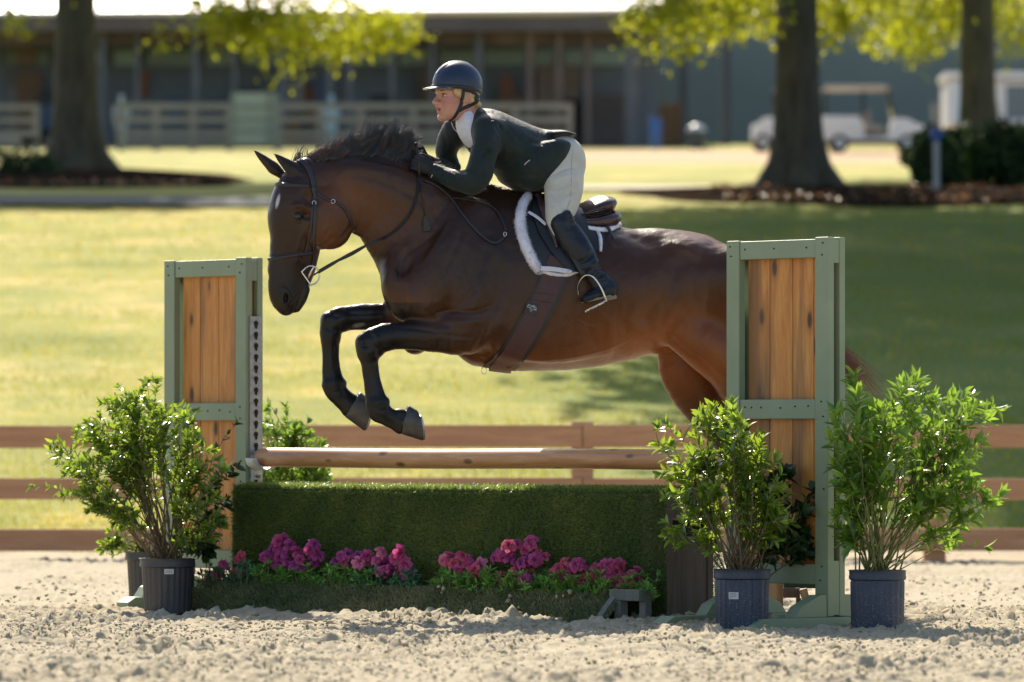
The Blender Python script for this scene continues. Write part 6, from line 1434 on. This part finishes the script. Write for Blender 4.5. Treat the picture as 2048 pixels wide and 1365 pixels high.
def hs_strap(pxs, w, tree=HHB, off=.0015, nm='harness_strap', th=.003, par=None):
    p, n_ = on_horse(pxs, off, 8, tree); mb = MB(); strap(mb, p, n_, w, th); return build(nm, mb, M_STRAP, par or helmet, True)
hs_strap([(927, 178), (925, 196), (921, 212), (915, 224), (907, 236), (900, 241)], .016)
hs_strap([(968, 188), (958, 200), (942, 210), (926, 217), (918, 222)], .017)
hs_strap([(930, 181), (943, 184), (955, 192), (963, 203)], .014)
# --- clothes
def m_cloth(name, a, b, rough=.8, sc=14, wrinkle=.35, sheen=.0, dist=.01):
    k = NT(name); v = k.coord('Object'); n1 = k.noise(v, sc, 3, .5, .6); n2 = k.noise(v, 600, 2)
    k.set(Base_Color=k.ramp(n1, [(.3, a), (.7, b)]), Roughness=rough, Sheen_Weight=sheen)
    k.bump(k.mix(.12, n1, n2), wrinkle, dist); k.p.inputs['Specular IOR Level'].default_value = .3; return k.m
M_JACK = m_cloth('jacket', (.0050, .0125, .0112), (.0080, .0190, .0170), .60, 15, .75, .12, .014); M_BREE = m_cloth('breeches', (.48, .455, .385), (.57, .545, .465), .75, 9, .45, 0, .012); M_SHIRT = m_cloth('shirt', (.62, .60, .66), (.74, .72, .76), .8, 60, .4)
JF = fieldfor([(840, 205), (1150, 400)], (-.30, .32), .0045)
ch(JF, [(957, 255, 0, 34, .115), (975, 268, 0, 50, .165), (1005, 288, 0, 57, .185), (1045, 310, 0, 62, .165), (1080, 322, 0, 62, .16), (1108, 320, 0, 50, .175)], .035)
ch(JF, [(1020, 350, 0, 22, .13), (1050, 362, 0, 24, .15), (1078, 358, 0, 25, .165)], .03)
ch(JF, [(978, 262, .135, 33, .07), (972, 290, .175, 29, .062), (963, 325, .20, 26, .056), (949, 360, .205, 25.5, .052), (918, 362, .16, 21, .044), (890, 352, .10, 17.5, .038), (868, 343, .075, 15.5, .034)], .028)
ch(JF, [(962, 345, .2, 22, .05), (945, 366, .2, 22, .05)], .03)
ch(JF, [(915, 262, -.13, 32, .07), (898, 285, -.17, 25, .06), (893, 310, -.19, 21, .052), (905, 336, -.19, 14, .045), (880, 330, -.14, 13, .038), (852, 322, -.08, 11, .032)], .025)
ch(JF, [(1095, 270, .05, 9, .10), (1118, 268, .04, 7, .10), (1136, 270, .03, 4, .09)], .015)       # vent flap
ch(JF, [(1060, 335, .13, 46, .07), (1082, 328, .15, 44, .065), (1100, 312, .165, 32, .048), (1118, 298, .165, 20, .040), (1133, 290, .155, 7, .025)], .035)  # skirt over the hip
ch(JF, [(955, 232, 0, 13, .075), (966, 240, 0, 20, .10)], .02)                                        # collar
# seams and folds pressed into the cloth
for pts in ([(985, 250, .235, 3, .012), (1003, 290, .24, 3, .012), (992, 330, .23, 3, .012)], [(1000, 250, .2, 2.5, .02), (1020, 290, .24, 2.5, .02), (1018, 330, .21, 2.5, .02)],
            [(955, 335, .27, 3, .015), (935, 350, .26, 3, .015)], [(968, 350, .27, 3, .015), (945, 345, .27, 3, .015)], [(978, 300, .25, 3, .015), (958, 310, .27, 3, .015)], [(1030, 260, .2, 3, .02), (1050, 290, .21, 3, .02), (1050, 330, .21, 3, .02)]):
    ch(JF, pts, .016, op='c')
ch(JF, [(924, 225, .09, 13, .085), (925, 246, .11, 13, .085), (931, 268, .12, 9, .085), (939, 286, .12, 5, .085), (946, 304, .12, 2, .08)], .004, op='c')    # open collar
_, JW, Jf = grown(JF, M_JACK, 'jacket', person, 2, strokes=[([(988, 248), (1006, 285), (1002, 325)], 2.6, -4), ([(1078, 262), (1070, 300), (1078, 345)], 2.4, -3), ([(1000, 330), (1035, 316), (1070, 318)], 4, -5), ([(998, 342), (1040, 334), (1075, 338)], 4, 4), ([(1010, 352), (1045, 350), (1080, 352)], 3.5, -4), ([(1040, 290), (1065, 285), (1095, 292)], 4, -4),
    ([(958, 330), (940, 342), (925, 345)], 3.2, -5), ([(966, 345), (948, 352), (928, 358)], 3.2, 4), ([(965, 358), (945, 366), (925, 368)], 3, -4), ([(985, 300), (968, 308), (955, 322)], 4, -4), ([(905, 340), (912, 352), (908, 366)], 3, -4), ([(888, 338), (894, 350), (890, 360)], 2.6, 3), ([(875, 336), (880, 346), (878, 356)], 2.4, -3), ([(990, 268), (975, 285), (970, 300)], 4, 3),
    ([(1015, 265), (1030, 285), (1030, 310)], 4, 3), ([(1100, 280), (1112, 300), (1105, 325)], 4, -3), ([(885, 265), (892, 285), (890, 305)], 4, -3), ([(1088, 330), (1075, 350), (1060, 365)], 3, 3)]); JB = bvh(JW, Jf); del JF
SF = fieldfor([(895, 205), (985, 320)], (-.13, .16), .0035)
ch(SF, [(934, 238, .0, 22, .064), (938, 254, .005, 25, .088), (944, 274, .01, 20, .092), (952, 296, .01, 12, .08)], .02)
grown(SF, M_SHIRT, 'shirt', person, 2)
# lapel edge and zip on the chest, pocket tab, cuff piping
M_PIPE = simple('white_piping', (.6, .58, .6), .6); M_TAB = simple('silver_tab', (.6, .5, .48), .4)
JSB = bvh(np.concatenate([JW]), Jf)
def piping(pxs, r, mat, par, nm, tree=JSB, off=.002):
    p, _n = on_horse(pxs, off, 6, tree); m = MB(); m.tube(p, r, 6); return build(nm, m, mat, par, True)
jk = [o for o in person.children if o.name.startswith('jacket')][0]
piping([(903, 246), (908, 258), (918, 268), (928, 282), (938, 300)], .0016, M_PIPE, jk, 'collar_piping')
piping([(1049, 331), (1054, 325), (1060, 321)], .0022, M_TAB, jk, 'pocket_tab')
piping([(982, 243), (987, 242)], .0016, M_TAB, jk, 'shoulder_tab')
piping([(862, 356), (865, 350)], .002, M_PIPE, jk, 'cuff_tab')
for pts in ([(941, 220), (948, 240), (950, 262), (946, 280)], ):
    pass
# --- breeches
PF = fieldfor([(1065, 255), (1185, 470)], (-.34, .34), .0045)
ch(PF, [(1092, 310, 0, 40, .14), (1118, 318, 0, 47, .175), (1125, 340, 0, 40, .16)], .03)
for sg in (1, -1):
    PF.ell(loc(H(1126, 322, .085 * sg)), (.100, .095, .11), .03)
    ch(PF, [(1122, 335, .105 * sg, 45, .085), (1127, 370, .165 * sg, 40.5, .078), (1124, 405, .21 * sg, 35, .068), (1117, 435, .25 * sg, 26, .056), (1122, 462, .275 * sg, 19, .048)], .03)
ch(PF, [(1150, 385, .27, 2.5, .012), (1120, 388, .285, 2.5, .012), (1098, 380, .27, 2, .012)], .02, op='c')
PF.ell(loc(H(1170, 372, .0)), (.05, .03, .06), .03, op='c')
_, PW, Pf = grown(PF, M_BREE, 'breeches', person, 2, strokes=[([(1105, 352), (1130, 338), (1162, 335)], 3, -5), ([(1110, 362), (1135, 352), (1160, 352)], 3, 2.5), ([(1095, 385), (1108, 392), (1118, 405)], 3, -3), ([(1098, 405), (1112, 415), (1120, 430)], 3, -3), ([(1150, 395), (1138, 405), (1130, 420)], 3, -3), ([(1090, 372), (1110, 378), (1135, 372)], 3, -2.5), ([(1108, 430), (1118, 440), (1124, 452)], 2.6, 2.5)]); PB = bvh(PW, Pf); del PF
br_ = [o for o in person.children if o.name.startswith('breeches')][0]
M_SEAM = simple('seam', (.25, .26, .24), .8)
piping([(1146, 300), (1143, 330), (1143, 360), (1141, 395), (1132, 425)], .0009, M_SEAM, br_, 'seam', PB, .0003)
# --- boots
M_BOOT = m_cloth('boot_leather', (.009, .012, .018), (.016, .020, .028), .24, 16, .55, 0, .010); M_SOLE = simple('boot_sole', (.20, .18, .13), .7)
for sg in (1, -1):
    OF = fieldfor([(1100, 410), (1250, 615)], (.23 * sg, .40 * sg), .004, .04)
    ch(OF, [(1122, 448, .28 * sg, 22, .054), (1136, 466, .295 * sg, 27, .056), (1153, 492, .315 * sg, 28, .056), (1172, 522, .33 * sg, 24, .048), (1188, 548, .338 * sg, 18.5, .040), (1199, 563, .34 * sg, 19, .038)], .012)
    ch(OF, [(1134, 428, .30 * sg, 8, .045), (1137, 440, .30 * sg, 12, .052)], .02)
    ch(OF, [(1199, 562, .34 * sg, 18, .037), (1218, 577, .345 * sg, 18, .035), (1222, 584, .345 * sg, 13, .034)], .015)
    ch(OF, [(1218, 582, .345 * sg, 12, .035), (1200, 586, .35 * sg, 14, .042), (1182, 593, .352 * sg, 11, .046), (1169, 599, .352 * sg, 8, .040)], .018)
    for pts in ([(1170, 548, .38, 2, .02), (1188, 540, .395, 2.5, .02), (1204, 538, .38, 2, .02)], [(1176, 560, .38, 2, .02), (1195, 556, .395, 2.5, .02), (1210, 550, .38, 2, .02)], [(1150, 525, .38, 2, .02), (1170, 520, .39, 2.5, .02), (1190, 505, .38, 2, .02)]):
        ch(OF, [(a, b, l_ * sg, r_, w_) for a, b, l_, r_, w_ in pts], .014, op='c')
    bo, bw, bf = grown(OF, M_BOOT, 'boot', person, 2, strokes=[([(1150, 528), (1172, 522), (1192, 508)], 2.6, -3.5), ([(1160, 538), (1182, 532), (1202, 520)], 2.6, 3), ([(1172, 552), (1190, 548), (1210, 540)], 2.6, -4), ([(1178, 565), (1196, 562), (1215, 558)], 2.6, -3.5), ([(1135, 480), (1150, 500), (1160, 520)], 3, -2.5), ([(1128, 440), (1140, 455), (1150, 475)], 3, 2), ([(1170, 590), (1190, 584), (1205, 575)], 2.4, -2.5)])
    if sg > 0: OB = bvh(bw, bf)
    m = MB(); c0, c1 = H(1232, 592, .345 * sg), H(1163, 607, .352 * sg); dz = c1 - c0; n = 20; v = []
    for zz in (0, .011):
        for i in range(n):
            a = i / n * 2 * math.pi; t = .5 + .5 * math.cos(a); v.append(c0 + dz * t + HL * .040 * math.sin(a) * (.85 + .25 * math.sin(t * 3.1)) + Zv * zz * 1.0)
    m.add(v, [tuple(range(n))[::-1], tuple(range(n, 2 * n))] + [(i, (i + 1) % n, n + (i + 1) % n, n + i) for i in range(n)]); build('sole', m, M_SOLE, bo, sharp=50)
    m = MB(); c2 = H(1220, 596, .345 * sg); m.box(c2, (.026, .030, .010), np.array([dz / np.linalg.norm(dz), HL, np.cross(dz / np.linalg.norm(dz), HL)])); build('heel', m, M_SOLE, bo, bevel=.005)
# --- gloves with five fingers
M_GLOVE = m_cloth('glove', (.012, .012, .014), (.020, .020, .024), .55, 60, .5, 0, .006)
def glove(wr, kn, lat, sg, yoff=0):
    W0, K0 = loc(H(*wr, lat)), loc(H(*kn, lat)); G = Field(np.minimum(W0, K0) - .10, np.maximum(W0, K0) + .09, .0027)
    f_ = K0 - W0; Lh = np.linalg.norm(f_); f_ /= Lh; up = Zv - f_ * f_[2]; up /= np.linalg.norm(up); s_ = np.cross(f_, up)         # s_ : across the hand, thumb side up
    out = np.array([0, -1.0, 0]) * sg; out = out - f_ * np.dot(out, f_); out /= np.linalg.norm(out); up = np.cross(out, f_); up = up if up[2] > 0 else -up
    pt = lambda a, b, c_: W0 + f_ * a + up * b + out * c_
    G.chain([[*pt(-.02, 0, 0), .031, .026], [*pt(.015, 0, 0), .030, .024], [*pt(.05, .0, .003), .038, .020], [*pt(Lh, 0, .004), .040, .018]], .014, tuple(out), 3)
    for i, b in enumerate((.030, .010, -.010, -.029)):        # index to little finger: knuckle forward, then curled back under the palm
        k = (.98, 1.05, 1.0, .84)[i]; r = (.0098, .0102, .0098, .0088)[i]
        P1, P2, P3, P4 = pt(Lh * 1.0, b, .006), pt(Lh + .036 * k, b * .97 - .004, .002), pt(Lh + .034 * k, b * .95 - .010, -.024 * k), pt(Lh + .008 * k, b * .95 - .012, -.032 * k)
        G.chain([[*P1, r * 1.1, r * 1.1], [*P2, r, r], [*P3, r * .95, r * .95], [*P4, r * .85, r * .85]], .006, tuple(up), 4)
    G.chain([[*pt(.022, .022, -.008), .014, .013], [*pt(.048, .042, -.014), .0115, .0115], [*pt(.074, .045, -.012), .0105, .0105], [*pt(.092, .040, -.010), .0085, .0085]], .010, tuple(out), 4)
    return grown(G, M_GLOVE, 'glove', person, 1)
_, GW, Gf = glove((868, 343), (842, 330), .075, 1)
glove((852, 321), (828, 309), -.055, -1)
# ------------------------------------------------------------------ tack
M_LEATH = simple('dark_brown_leather', (.045, .020, .018), .34, .25, 60, .15, 0, .5, .15); M_BRID = simple('bridle_leather', (.020, .016, .018), .42, .25, 90, .15); M_BLK = simple('black_leather', (.012, .012, .013), .45, .2, 60, .15)
M_CHROME = simple('polished_steel', (.62, .62, .60), .16, .05, 40, 0, 1.0); M_FLEECE_B = simple('fleece_base', (.74, .73, .80), .95); M_WEB = simple('white_webbing', (.62, .60, .66), .7, .05, 200, .3)
M_FL = NT('fleece'); M_FL.set(Base_Color=(.82, .80, .86), Roughness=.9); M_FL.translucent((.8, .78, .82), .25); M_FL = M_FL.m
# saddle pad
pad = thing('saddle_pad', H(1110, 500, .3), 'dark saddle pad with a thick white fleece border under the saddle', 'saddle pad')
sheet([(1058, 400), (1046, 440), (1058, 490), (1082, 540)], [(1235, 452), (1215, 470), (1196, 500), (1160, 548)], 26, 26, .003, .006, M_BLK, 'quilted_pad', pad)
def fleece(pxs, r, n, name, parent, tree=HB, off=.010):
    p, nn = on_horse(pxs, off, 10, tree); m = MB(); rr = np.full(len(p), r) if np.isscalar(r) else np.interp(np.linspace(0, 1, len(p)), np.linspace(0, 1, len(r)), r); m.tube(p, rr * .8, 10); b = build(name, m, M_FLEECE_B, parent, True)
    i = rng.random(n) * (len(p) - 1); k = i.astype(int); fr = (i - k)[:, None]; c_ = p[k] * (1 - fr) + p[np.minimum(k + 1, len(p) - 1)] * fr; rl = rr[k][:, None]
    d = rng.normal(size=(n, 3)); d /= np.linalg.norm(d, axis=1)[:, None]; t = np.linspace(0, 1, 4)[None, :, None]; j = rng.normal(size=(n, 1, 3)) * .35
    P_ = c_[:, None] + (d * rl)[:, None] * .75 + (d[:, None] + j * t) * t * (rl[:, None] * .26); v, f = hair(P_, .0012); np_mesh('fleece_pile', v, f, M_FL, b); return b
fleece([(1056, 395), (1046, 412), (1040, 440), (1043, 468), (1053, 498), (1066, 524), (1078, 543)], [.023, .027, .030, .031, .031, .030, .022], 5200, 'fleece_border', pad)
fleece([(1080, 541), (1100, 548), (1130, 551), (1156, 545)], [.012, .014, .012, .006], 1100, 'fleece_border', pad)
fleece([(1192, 462), (1199, 480), (1200, 505)], [.008, .012, .008], 600, 'fleece_border', pad)
fleece([(1150, 452), (1185, 461), (1215, 463), (1236, 453), (1240, 446)], [.008, .013, .016, .015, .008], 1500, 'fleece_border', pad)
# saddle
sad = thing('saddle', H(1140, 430, 0), 'dark brown leather jumping saddle with a raised shiny cantle', 'saddle')
SFd = fieldfor([(1040, 370), (1250, 480)], (-.22, .22), .004, .02)
ch(SFd, [(1068, 398, 0, 12, .05), (1085, 402, 0, 13, .075), (1110, 418, 0, 12, .09), (1140, 432, 0, 16, .12), (1172, 424, 0, 20, .15), (1200, 414, 0, 22, .155), (1215, 407, 0, 13, .13)], .02)
SFd2 = fieldfor([(1040, 370), (1250, 480)], (-.22, .22), .004, .02)
for sg in (1, -1):
    ch(SFd2, [(1090, 428, .09 * sg, 14, .06), (1130, 442, .11 * sg, 13, .07), (1180, 446, .12 * sg, 16, .075), (1210, 441, .11 * sg, 20, .075), (1222, 438, .09 * sg, 14, .06)], .015)
    ch(SFd2, [(1150, 437, .15 * sg, 3, .03), (1190, 434, .16 * sg, 3, .03), (1225, 424, .14 * sg, 3, .03)], .012, op='c')
ch(SFd2, [(1100, 425, 0, 10, .06), (1150, 436, 0, 14, .10), (1212, 430, 0, 16, .12)], .02)
st_, SW, Sf = grown(SFd, M_LEATH, 'seat', sad, 2); pn_, SW2, Sf2 = grown(SFd2, M_LEATH, 'panel', sad, 2)
allB = lambda *ps: bvh(np.concatenate([p[0] for p in ps]), np.concatenate([p[1] + o for p, o in zip(ps, np.cumsum([0] + [len(q[0]) for q in ps[:-1]]))]))
SB = allB((HW, hf), (SW2, Sf2))
m = MB(); p = [unloc(np.array(loc(H(x, y, l_)))) for x, y, l_ in ((1150, 430, .16), (1180, 427, .172), (1207, 420, .165), (1226, 410, .12))]; m.tube(bezier_path(p, 5), .003, 6); build('piping', m, M_BLK, st_, True)
sheet([(1072, 398), (1064, 425), (1078, 470), (1108, 515), (1140, 545)], [(1160, 425), (1170, 450), (1180, 490), (1182, 520), (1168, 548)], 26, 16, .016, .006, M_BLK, 'flap', sad)
kp, kn_ = on_horse([(1074, 392), (1082, 420), (1093, 448), (1106, 478), (1112, 500)], .026, 8); m = MB(); m.tube(kp, np.interp(np.linspace(0, 1, len(kp)), [0, .3, 1], [.010, .020, .008]), 12); build('knee_roll', m, M_LEATH, sad, True)
kp, kn_ = on_horse([(1088, 395), (1100, 425), (1112, 455), (1120, 480)], .03, 8); m = MB(); m.tube(kp, .012, 10); build('knee_roll', m, M_BLK, sad, True)
m = MB(); p, nn = on_horse([(1200, 452), (1212, 466), (1220, 480), (1224, 488)], .028, 6); strap(m, p, nn, .018, .004); build('billet_keeper', m, M_BLK, sad, True)
# white straps of the pad
m = MB(); p, nn = on_horse([(1055, 432), (1070, 440), (1090, 456)], .028, 6); strap(m, p, nn, .016, .002); build('pad_strap', m, M_WEB, pad, True)
m = MB(); p, nn = on_horse([(1080, 538), (1100, 541), (1138, 546)], .034, 6); strap(m, p, nn, .022, .002); build('pad_strap', m, M_WEB, pad, True)
m = MB(); m.ico(hit(1137, 546, .037)[0], .010, 1, .2); build('strap_knot', m, M_WEB, pad, True)
# girth
M_GIRTH = simple('brown_girth', (.055, .018, .016), .55, .12, 25, .1)
gir = thing('girth', H(1050, 640, .3), 'wide brown leather girth with a small black emblem patch round the belly', 'girth')
g1, gp_, gn_ = sheet([(1099, 512), (1072, 585), (1034, 655), (1002, 705), (978, 731)], [(1137, 528), (1113, 592), (1078, 662), (1046, 712), (1026, 736)], 40, 10, .010, .006, M_GIRTH, 'band', gir)
e_, _, _ = sheet([(1093, 520), (1067, 585), (1029, 653), (996, 703), (966, 730)], [(1105, 522), (1079, 588), (1040, 657), (1008, 708), (984, 733)], 40, 4, .006, .006, M_BLK, 'edge', gir)
e_, _, _ = sheet([(1128, 532), (1106, 590), (1072, 662), (1038, 714), (1016, 737)], [(1141, 534), (1119, 594), (1084, 664), (1052, 714), (1030, 738)], 40, 4, .006, .006, M_BLK, 'edge', gir)
# the band runs on under the belly and up the far side
pts = []; nr = []
for la in np.linspace(.12, -.30, 14):
    pz = H(1000, 742, la) if la > -.15 else H(1006, 742 - (abs(la) - .15) * 700, la); q, n_ = snap(pz, .008); pts.append(q); nr.append(n_)
m = MB(); strap(m, np.array(pts), np.array(nr), .105, .006); build('under_band', m, M_GIRTH, gir, True)
m = MB(); p, nn = on_horse([(1046, 648), (1090, 655)], .018, 3); 
for yy in (0, 14):
    p, _n = on_horse([(1068 - yy * .6, 584 + yy), (1110 - yy * .6, 592 + yy)], .0165, 6); m.tube(p, .0008, 5)
build('stitching', m, M_BLK, gir, True)
# emblem patch: black ground, small running horse, a line, two script letters and a triangle of dots
pt_, pp_, pn2 = sheet([(1056, 602), (1050, 613), (1046, 626)], [(1079, 610), (1074, 622), (1070, 634)], 6, 6, .0168, .001, M_BLK, 'emblem_patch', gir)
emb = MB(); ax_o = (pp_[0, 0] + pp_[-1, -1]) / 2; eu = pp_[2, -1] - pp_[2, 0]; eu /= np.linalg.norm(eu); en = pn2[2, 2] / np.linalg.norm(pn2[2, 2]); ev = np.cross(en, eu); ev = ev if ev[2] > 0 else -ev
def em(path, r=.0011): emb.tube([ax_o + eu * a * .001 + ev * b * .001 + en * .0035 for a, b in path], r, 5)
em([(-24, 2), (24, 0)], .0009); em([(-24, 4), (-19, 15), (-13, 16), (-12, 11), (-20, 9)]); em([(-12, 4), (-9, 8), (-6, 4)], .0008); em([(22, 10), (15, 14), (11, 7), (15, 2), (21, 3), (21, 7), (16, 7)])
em([(-7, 12), (-2, 15), (5, 14), (8, 18), (11, 17)], .0018); em([(-5, 12), (-8, 6)], .0009); em([(-2, 13), (-2, 7)], .0009); em([(4, 13), (5, 7)], .0009); em([(6, 13), (10, 8)], .0009)
for r_, n_ in ((-5, 3), (-9, 2), (-13, 1)):
    for i in range(n_): emb.ico(ax_o + eu * (i - (n_ - 1) / 2) * .0055 + ev * r_ * .001 + en * .003, .0017, 0)
build('emblem', emb, M_WEB, pt_, True)
rp = H(968, 742, .06); m = MB(); m.tube([rp + np.array([math.cos(a) * .012, 0, math.sin(a) * .016]) for a in np.linspace(0, 2 * math.pi, 15)[:-1]], .002, 6, close=True); build('ring', m, M_CHROME, gir, True)
# stirrups
BTS = allB((HW, hf), (SW2, Sf2))
sti = thing('stirrup', H(1185, 590, .35), 'shiny steel stirrup iron hanging on a black leather around the near boot', 'stirrup', 'stirrups')
pts = [H(1120, 462, .315), H(1135, 490, .335), H(1152, 522, .35), H(1168, 552, .36)]; pts = bezier_path(pts, 5); nr = np.tile(HL, (len(pts), 1)); m = MB(); strap(m, pts, nr, .026, .004); build('stirrup_leather', m, M_BLK, sti, True)
arch = [(1172, 622, .405), (1164, 606, .41), (1159, 585, .405), (1158, 570, .40), (1164, 557, .39), (1172, 552, .385), (1182, 555, .385), (1192, 566, .385), (1200, 580, .385), (1208, 594, .385), (1213, 602, .385)]
arch2 = [(1160, 600, .30), (1157, 585, .31), (1156, 572, .33), (1162, 559, .36), (1172, 551, .385), (1184, 553, .395), (1194, 563, .40), (1203, 578, .405), (1209, 592, .405), (1213, 603, .40)]
m = MB(); m.tube(bezier_path([H(*q) for q in arch2], 6), np.interp(np.linspace(0, 1, 55), [0, .4, 1], [.0045, .0038, .0052]), 8); build('arch', m, M_CHROME, sti, True)
m = MB()
for dx, dy in ((0, 0), (7, 3)): m.tube([H(1213 - dx * .3, 601 + dy, .405 - dx * .004), H(1172 - dx * .5, 622 + dy, .40 - dx * .004)], .0038, 8)
for t in (0, .35, .7, 1): m.tube([H(1213 - 41 * t, 601 + 21 * t, .405), H(1210 - 42 * t, 605 + 21 * t, .376)], .0032, 6)
build('tread', m, M_CHROME, sti, True)
s2 = thing('stirrup', H(1185, 590, -.35), 'steel stirrup iron on the far side, hidden behind the horse', 'stirrup', 'stirrups')
m = MB(); m.tube(bezier_path([H(1165, 610, -.40), H(1158, 580, -.40), H(1172, 552, -.38), H(1198, 575, -.37), H(1213, 603, -.36), H(1190, 612, -.38), H(1166, 611, -.40)], 6), .004, 8); build('arch', m, M_CHROME, s2, True)
m = MB(); pts = [H(1120, 462, -.315), H(1152, 522, -.35), H(1168, 552, -.37)]; strap(m, pts, np.tile(-HL, (3, 1)), .026, .004); build('stirrup_leather', m, M_BLK, s2, True)
# ------------------------------------------------------------------ bridle
bri = thing('bridle', H(620, 440, .12), 'dark leather bridle with browband, raised noseband and a steel ring bit on the horse head', 'bridle')
def slicering(c_, up, a0, a1, n, off):
    """points on the head surface round a centre, in the plane square to up; 0 = towards the camera side, 90 deg = nose side"""
    c_ = np.asarray(c_); up = np.asarray(up); up /= np.linalg.norm(up); sd_ = -(SIDE @ LB_); sd_ = sd_ - up * np.dot(sd_, up); sd_ /= np.linalg.norm(sd_); fw = np.cross(sd_, up); fw = fw if fw[0] < 0 else -fw; P_, N_ = [], []
    for a in np.linspace(a0, a1, n):
        d = sd_ * math.cos(R(a)) + fw * math.sin(R(a)); r = HB.ray_cast(Vector(c_ + d * .3), Vector(-d))
        if r[0] is None: continue
        P_.append(np.array(r[0]) + d * off); N_.append(np.array(r[1]))
    return np.array(P_), np.array(N_)
def sm(p, it=3):
    for _ in range(it): p[1:-1] = .25 * p[:-2] + .5 * p[1:-1] + .25 * p[2:]
    return p
tilt = unloc(loc(H(585, 450, .02))) - unloc(loc(H(575, 560, .02)))
upn = np.array([.10, .03, 1.0])
p, nn = slicering(H(588, 512, .02), np.array([-.16, 0, 1.0]), -50, 235, 46, .001); p = sm(p); m = MB(); strap(m, p, nn, .022, .004); nb = build('noseband', m, M_BRID, bri, True)
m = MB(); m.tube(p + nn * .004, .0075, 8, flat=.7); build('raised_core', m, M_BRID, nb, True)
p, nn = slicering(H(600, 373, .02), np.array([.06, 0, 1.0]), -5, 185, 34, .001); p = sm(p); m = MB(); strap(m, p, nn, .021, .004); bb = build('browband', m, M_BRID, bri, True)
m = MB(); m.tube(p + nn * .004, .0070, 8, flat=.7); build('raised_core', m, M_BRID, bb, True)
def bstrap(pxs, w, nm, off=.001, th=.004, mat=None):
    p, nn = on_horse(pxs, off, 7); m = MB(); strap(m, sm(p), nn, w, th); return build(nm, m, mat or M_BRID, bri, True)
bstrap([(597, 322), (608, 326), (618, 340), (625, 362), (628, 385)], .026, 'crownpiece', .003)
bstrap([(626, 372), (630, 405), (629, 440), (628, 480), (627, 515), (624, 534)], .016, 'cheekpiece', .004)
bstrap([(627, 390), (624, 430), (620, 465), (612, 500), (606, 517)], .012, 'noseband_cheekpiece', .002)
bstrap([(632, 385), (655, 400), (677, 408), (690, 420), (700, 440), (704, 456)], .012, 'throatlatch', .003)
for px, py in ((628, 408), (665, 404)):
    q, n_ = hit(px, py, .008); m = MB(); m.tube([q + np.array([math.cos(a) * .009, 0, math.sin(a) * .010]) for a in np.linspace(0, 2 * math.pi, 13)[:-1]], .0016, 6, close=True); build('buckle', m, M_CHROME, bri, True)
m = MB(); dd = np.array([H(603 + 19 * t, 544 + 27 * t, .105) for t in np.linspace(0, 1, 8)] + [H(622 + 17 * math.cos(a), 551 + 19 * math.sin(a), .105) for a in np.linspace(1.45, -2.3, 14)]); m.tube(dd, .0038, 8, close=True); bt = build('bit_ring', m, M_CHROME, bri, True)
m = MB(); m.tube([H(628, 532, .10), H(616, 556, .07), H(612, 560, .0)], .006, 8); build('mouthpiece', m, M_CHROME, bt, True)
# reins
rei = thing('reins', H(760, 490, .15), 'thin black reins from the bit past the neck to the hands, with a spare loop', 'reins')
ROUND = lambda pxl, lat: [H(x, y, l_) for (x, y), l_ in zip(pxl, lat)]
p = bezier_path(ROUND([(636, 545), (665, 528), (700, 508), (740, 488), (765, 478)], [.105, .115, .125, .13, .14]), 5)
p2, n2 = on_horse([(768, 477), (790, 462), (812, 440), (826, 415), (834, 385), (837, 358), (838, 345)], .006, 6)
pa = np.vstack([p, p2]); pa = sm(pa, 4); m = MB(); nrm = np.tile(HL * .9 + Zv * .3, (len(pa), 1)); strap(m, pa, nrm, np.interp(np.linspace(0, 1, len(pa)), [0, .08, .12, 1], [.017, .017, .012, .012]), .004); build('rein', m, M_BLK, rei, True)
# braid on the upper rein
m = MB(); k_ = 0; q = bezier_path(p2, 4)
for ph in (0, math.pi): m.tube([a + HL * (.004 + .0035 * math.sin(i * .9 + ph)) + E1 * .0045 * math.cos(i * .9 + ph) for i, a in enumerate(q)], .0028, 5)
build('braid', m, M_BLK, rei, True)
p, nn = on_horse([(848, 362), (872, 372), (898, 392), (918, 418), (940, 448), (965, 474), (988, 487), (1003, 480), (1013, 467)], .004, 7); m = MB(); strap(m, sm(p), nn, .013, .004); build('rein', m, M_BRID, rei, True)
p, nn = on_horse([(900, 396), (930, 400), (965, 407), (990, 420), (1004, 442), (1012, 462)], .005, 7); m = MB(); strap(m, sm(p), nn, .010, .0035); build('rein', m, M_BRID, rei, True)
q, n_ = hit(1010, 470, .010); m = MB(); m.tube([q + np.array([math.cos(a) * .007, 0, math.sin(a) * .010]) for a in np.linspace(0, 2 * math.pi, 11)[:-1]], .0016, 6, close=True); build('buckle', m, M_CHROME, rei, True)
m = MB(); m.tube(bezier_path(ROUND([(612, 560), (660, 530), (720, 500), (790, 440), (826, 330)], [-.10, -.11, -.12, -.12, -.055]), 5), .005, 6); build('rein', m, M_BLK, rei, True)
# crop
cr = thing('riding_crop', H(845, 380, .14), 'black riding crop with a leather tip held in the near hand', 'riding crop')
c0 = H(832, 288, .065); m = MB(); m.tube([c0, H(834, 300, .07), H(838, 320, .08), H(839, 350, .11)], [.0065, .0055, .0065, .005], 10); m.ico(c0, .0095, 2, sc=(1, 1, .7)); build('handle', m, M_BLK, cr, True)
pe, ne = hit(849, 432, .012); m = MB(); m.tube([H(839, 348, .11), (H(843, 390, .14) + hit(843, 390, .012)[0]) / 2, pe], [.004, .0028, .0022], 7); build('shaft', m, M_BLK, cr, True)
pf, nf2 = hit(854, 463, .012); m = MB(); strap(m, [pe, pe + (pf - pe) * .3, pf], [ne, ne, ne], np.array([.008, .024, .036]), .004); build('leather_tip', m, M_BLK, cr)
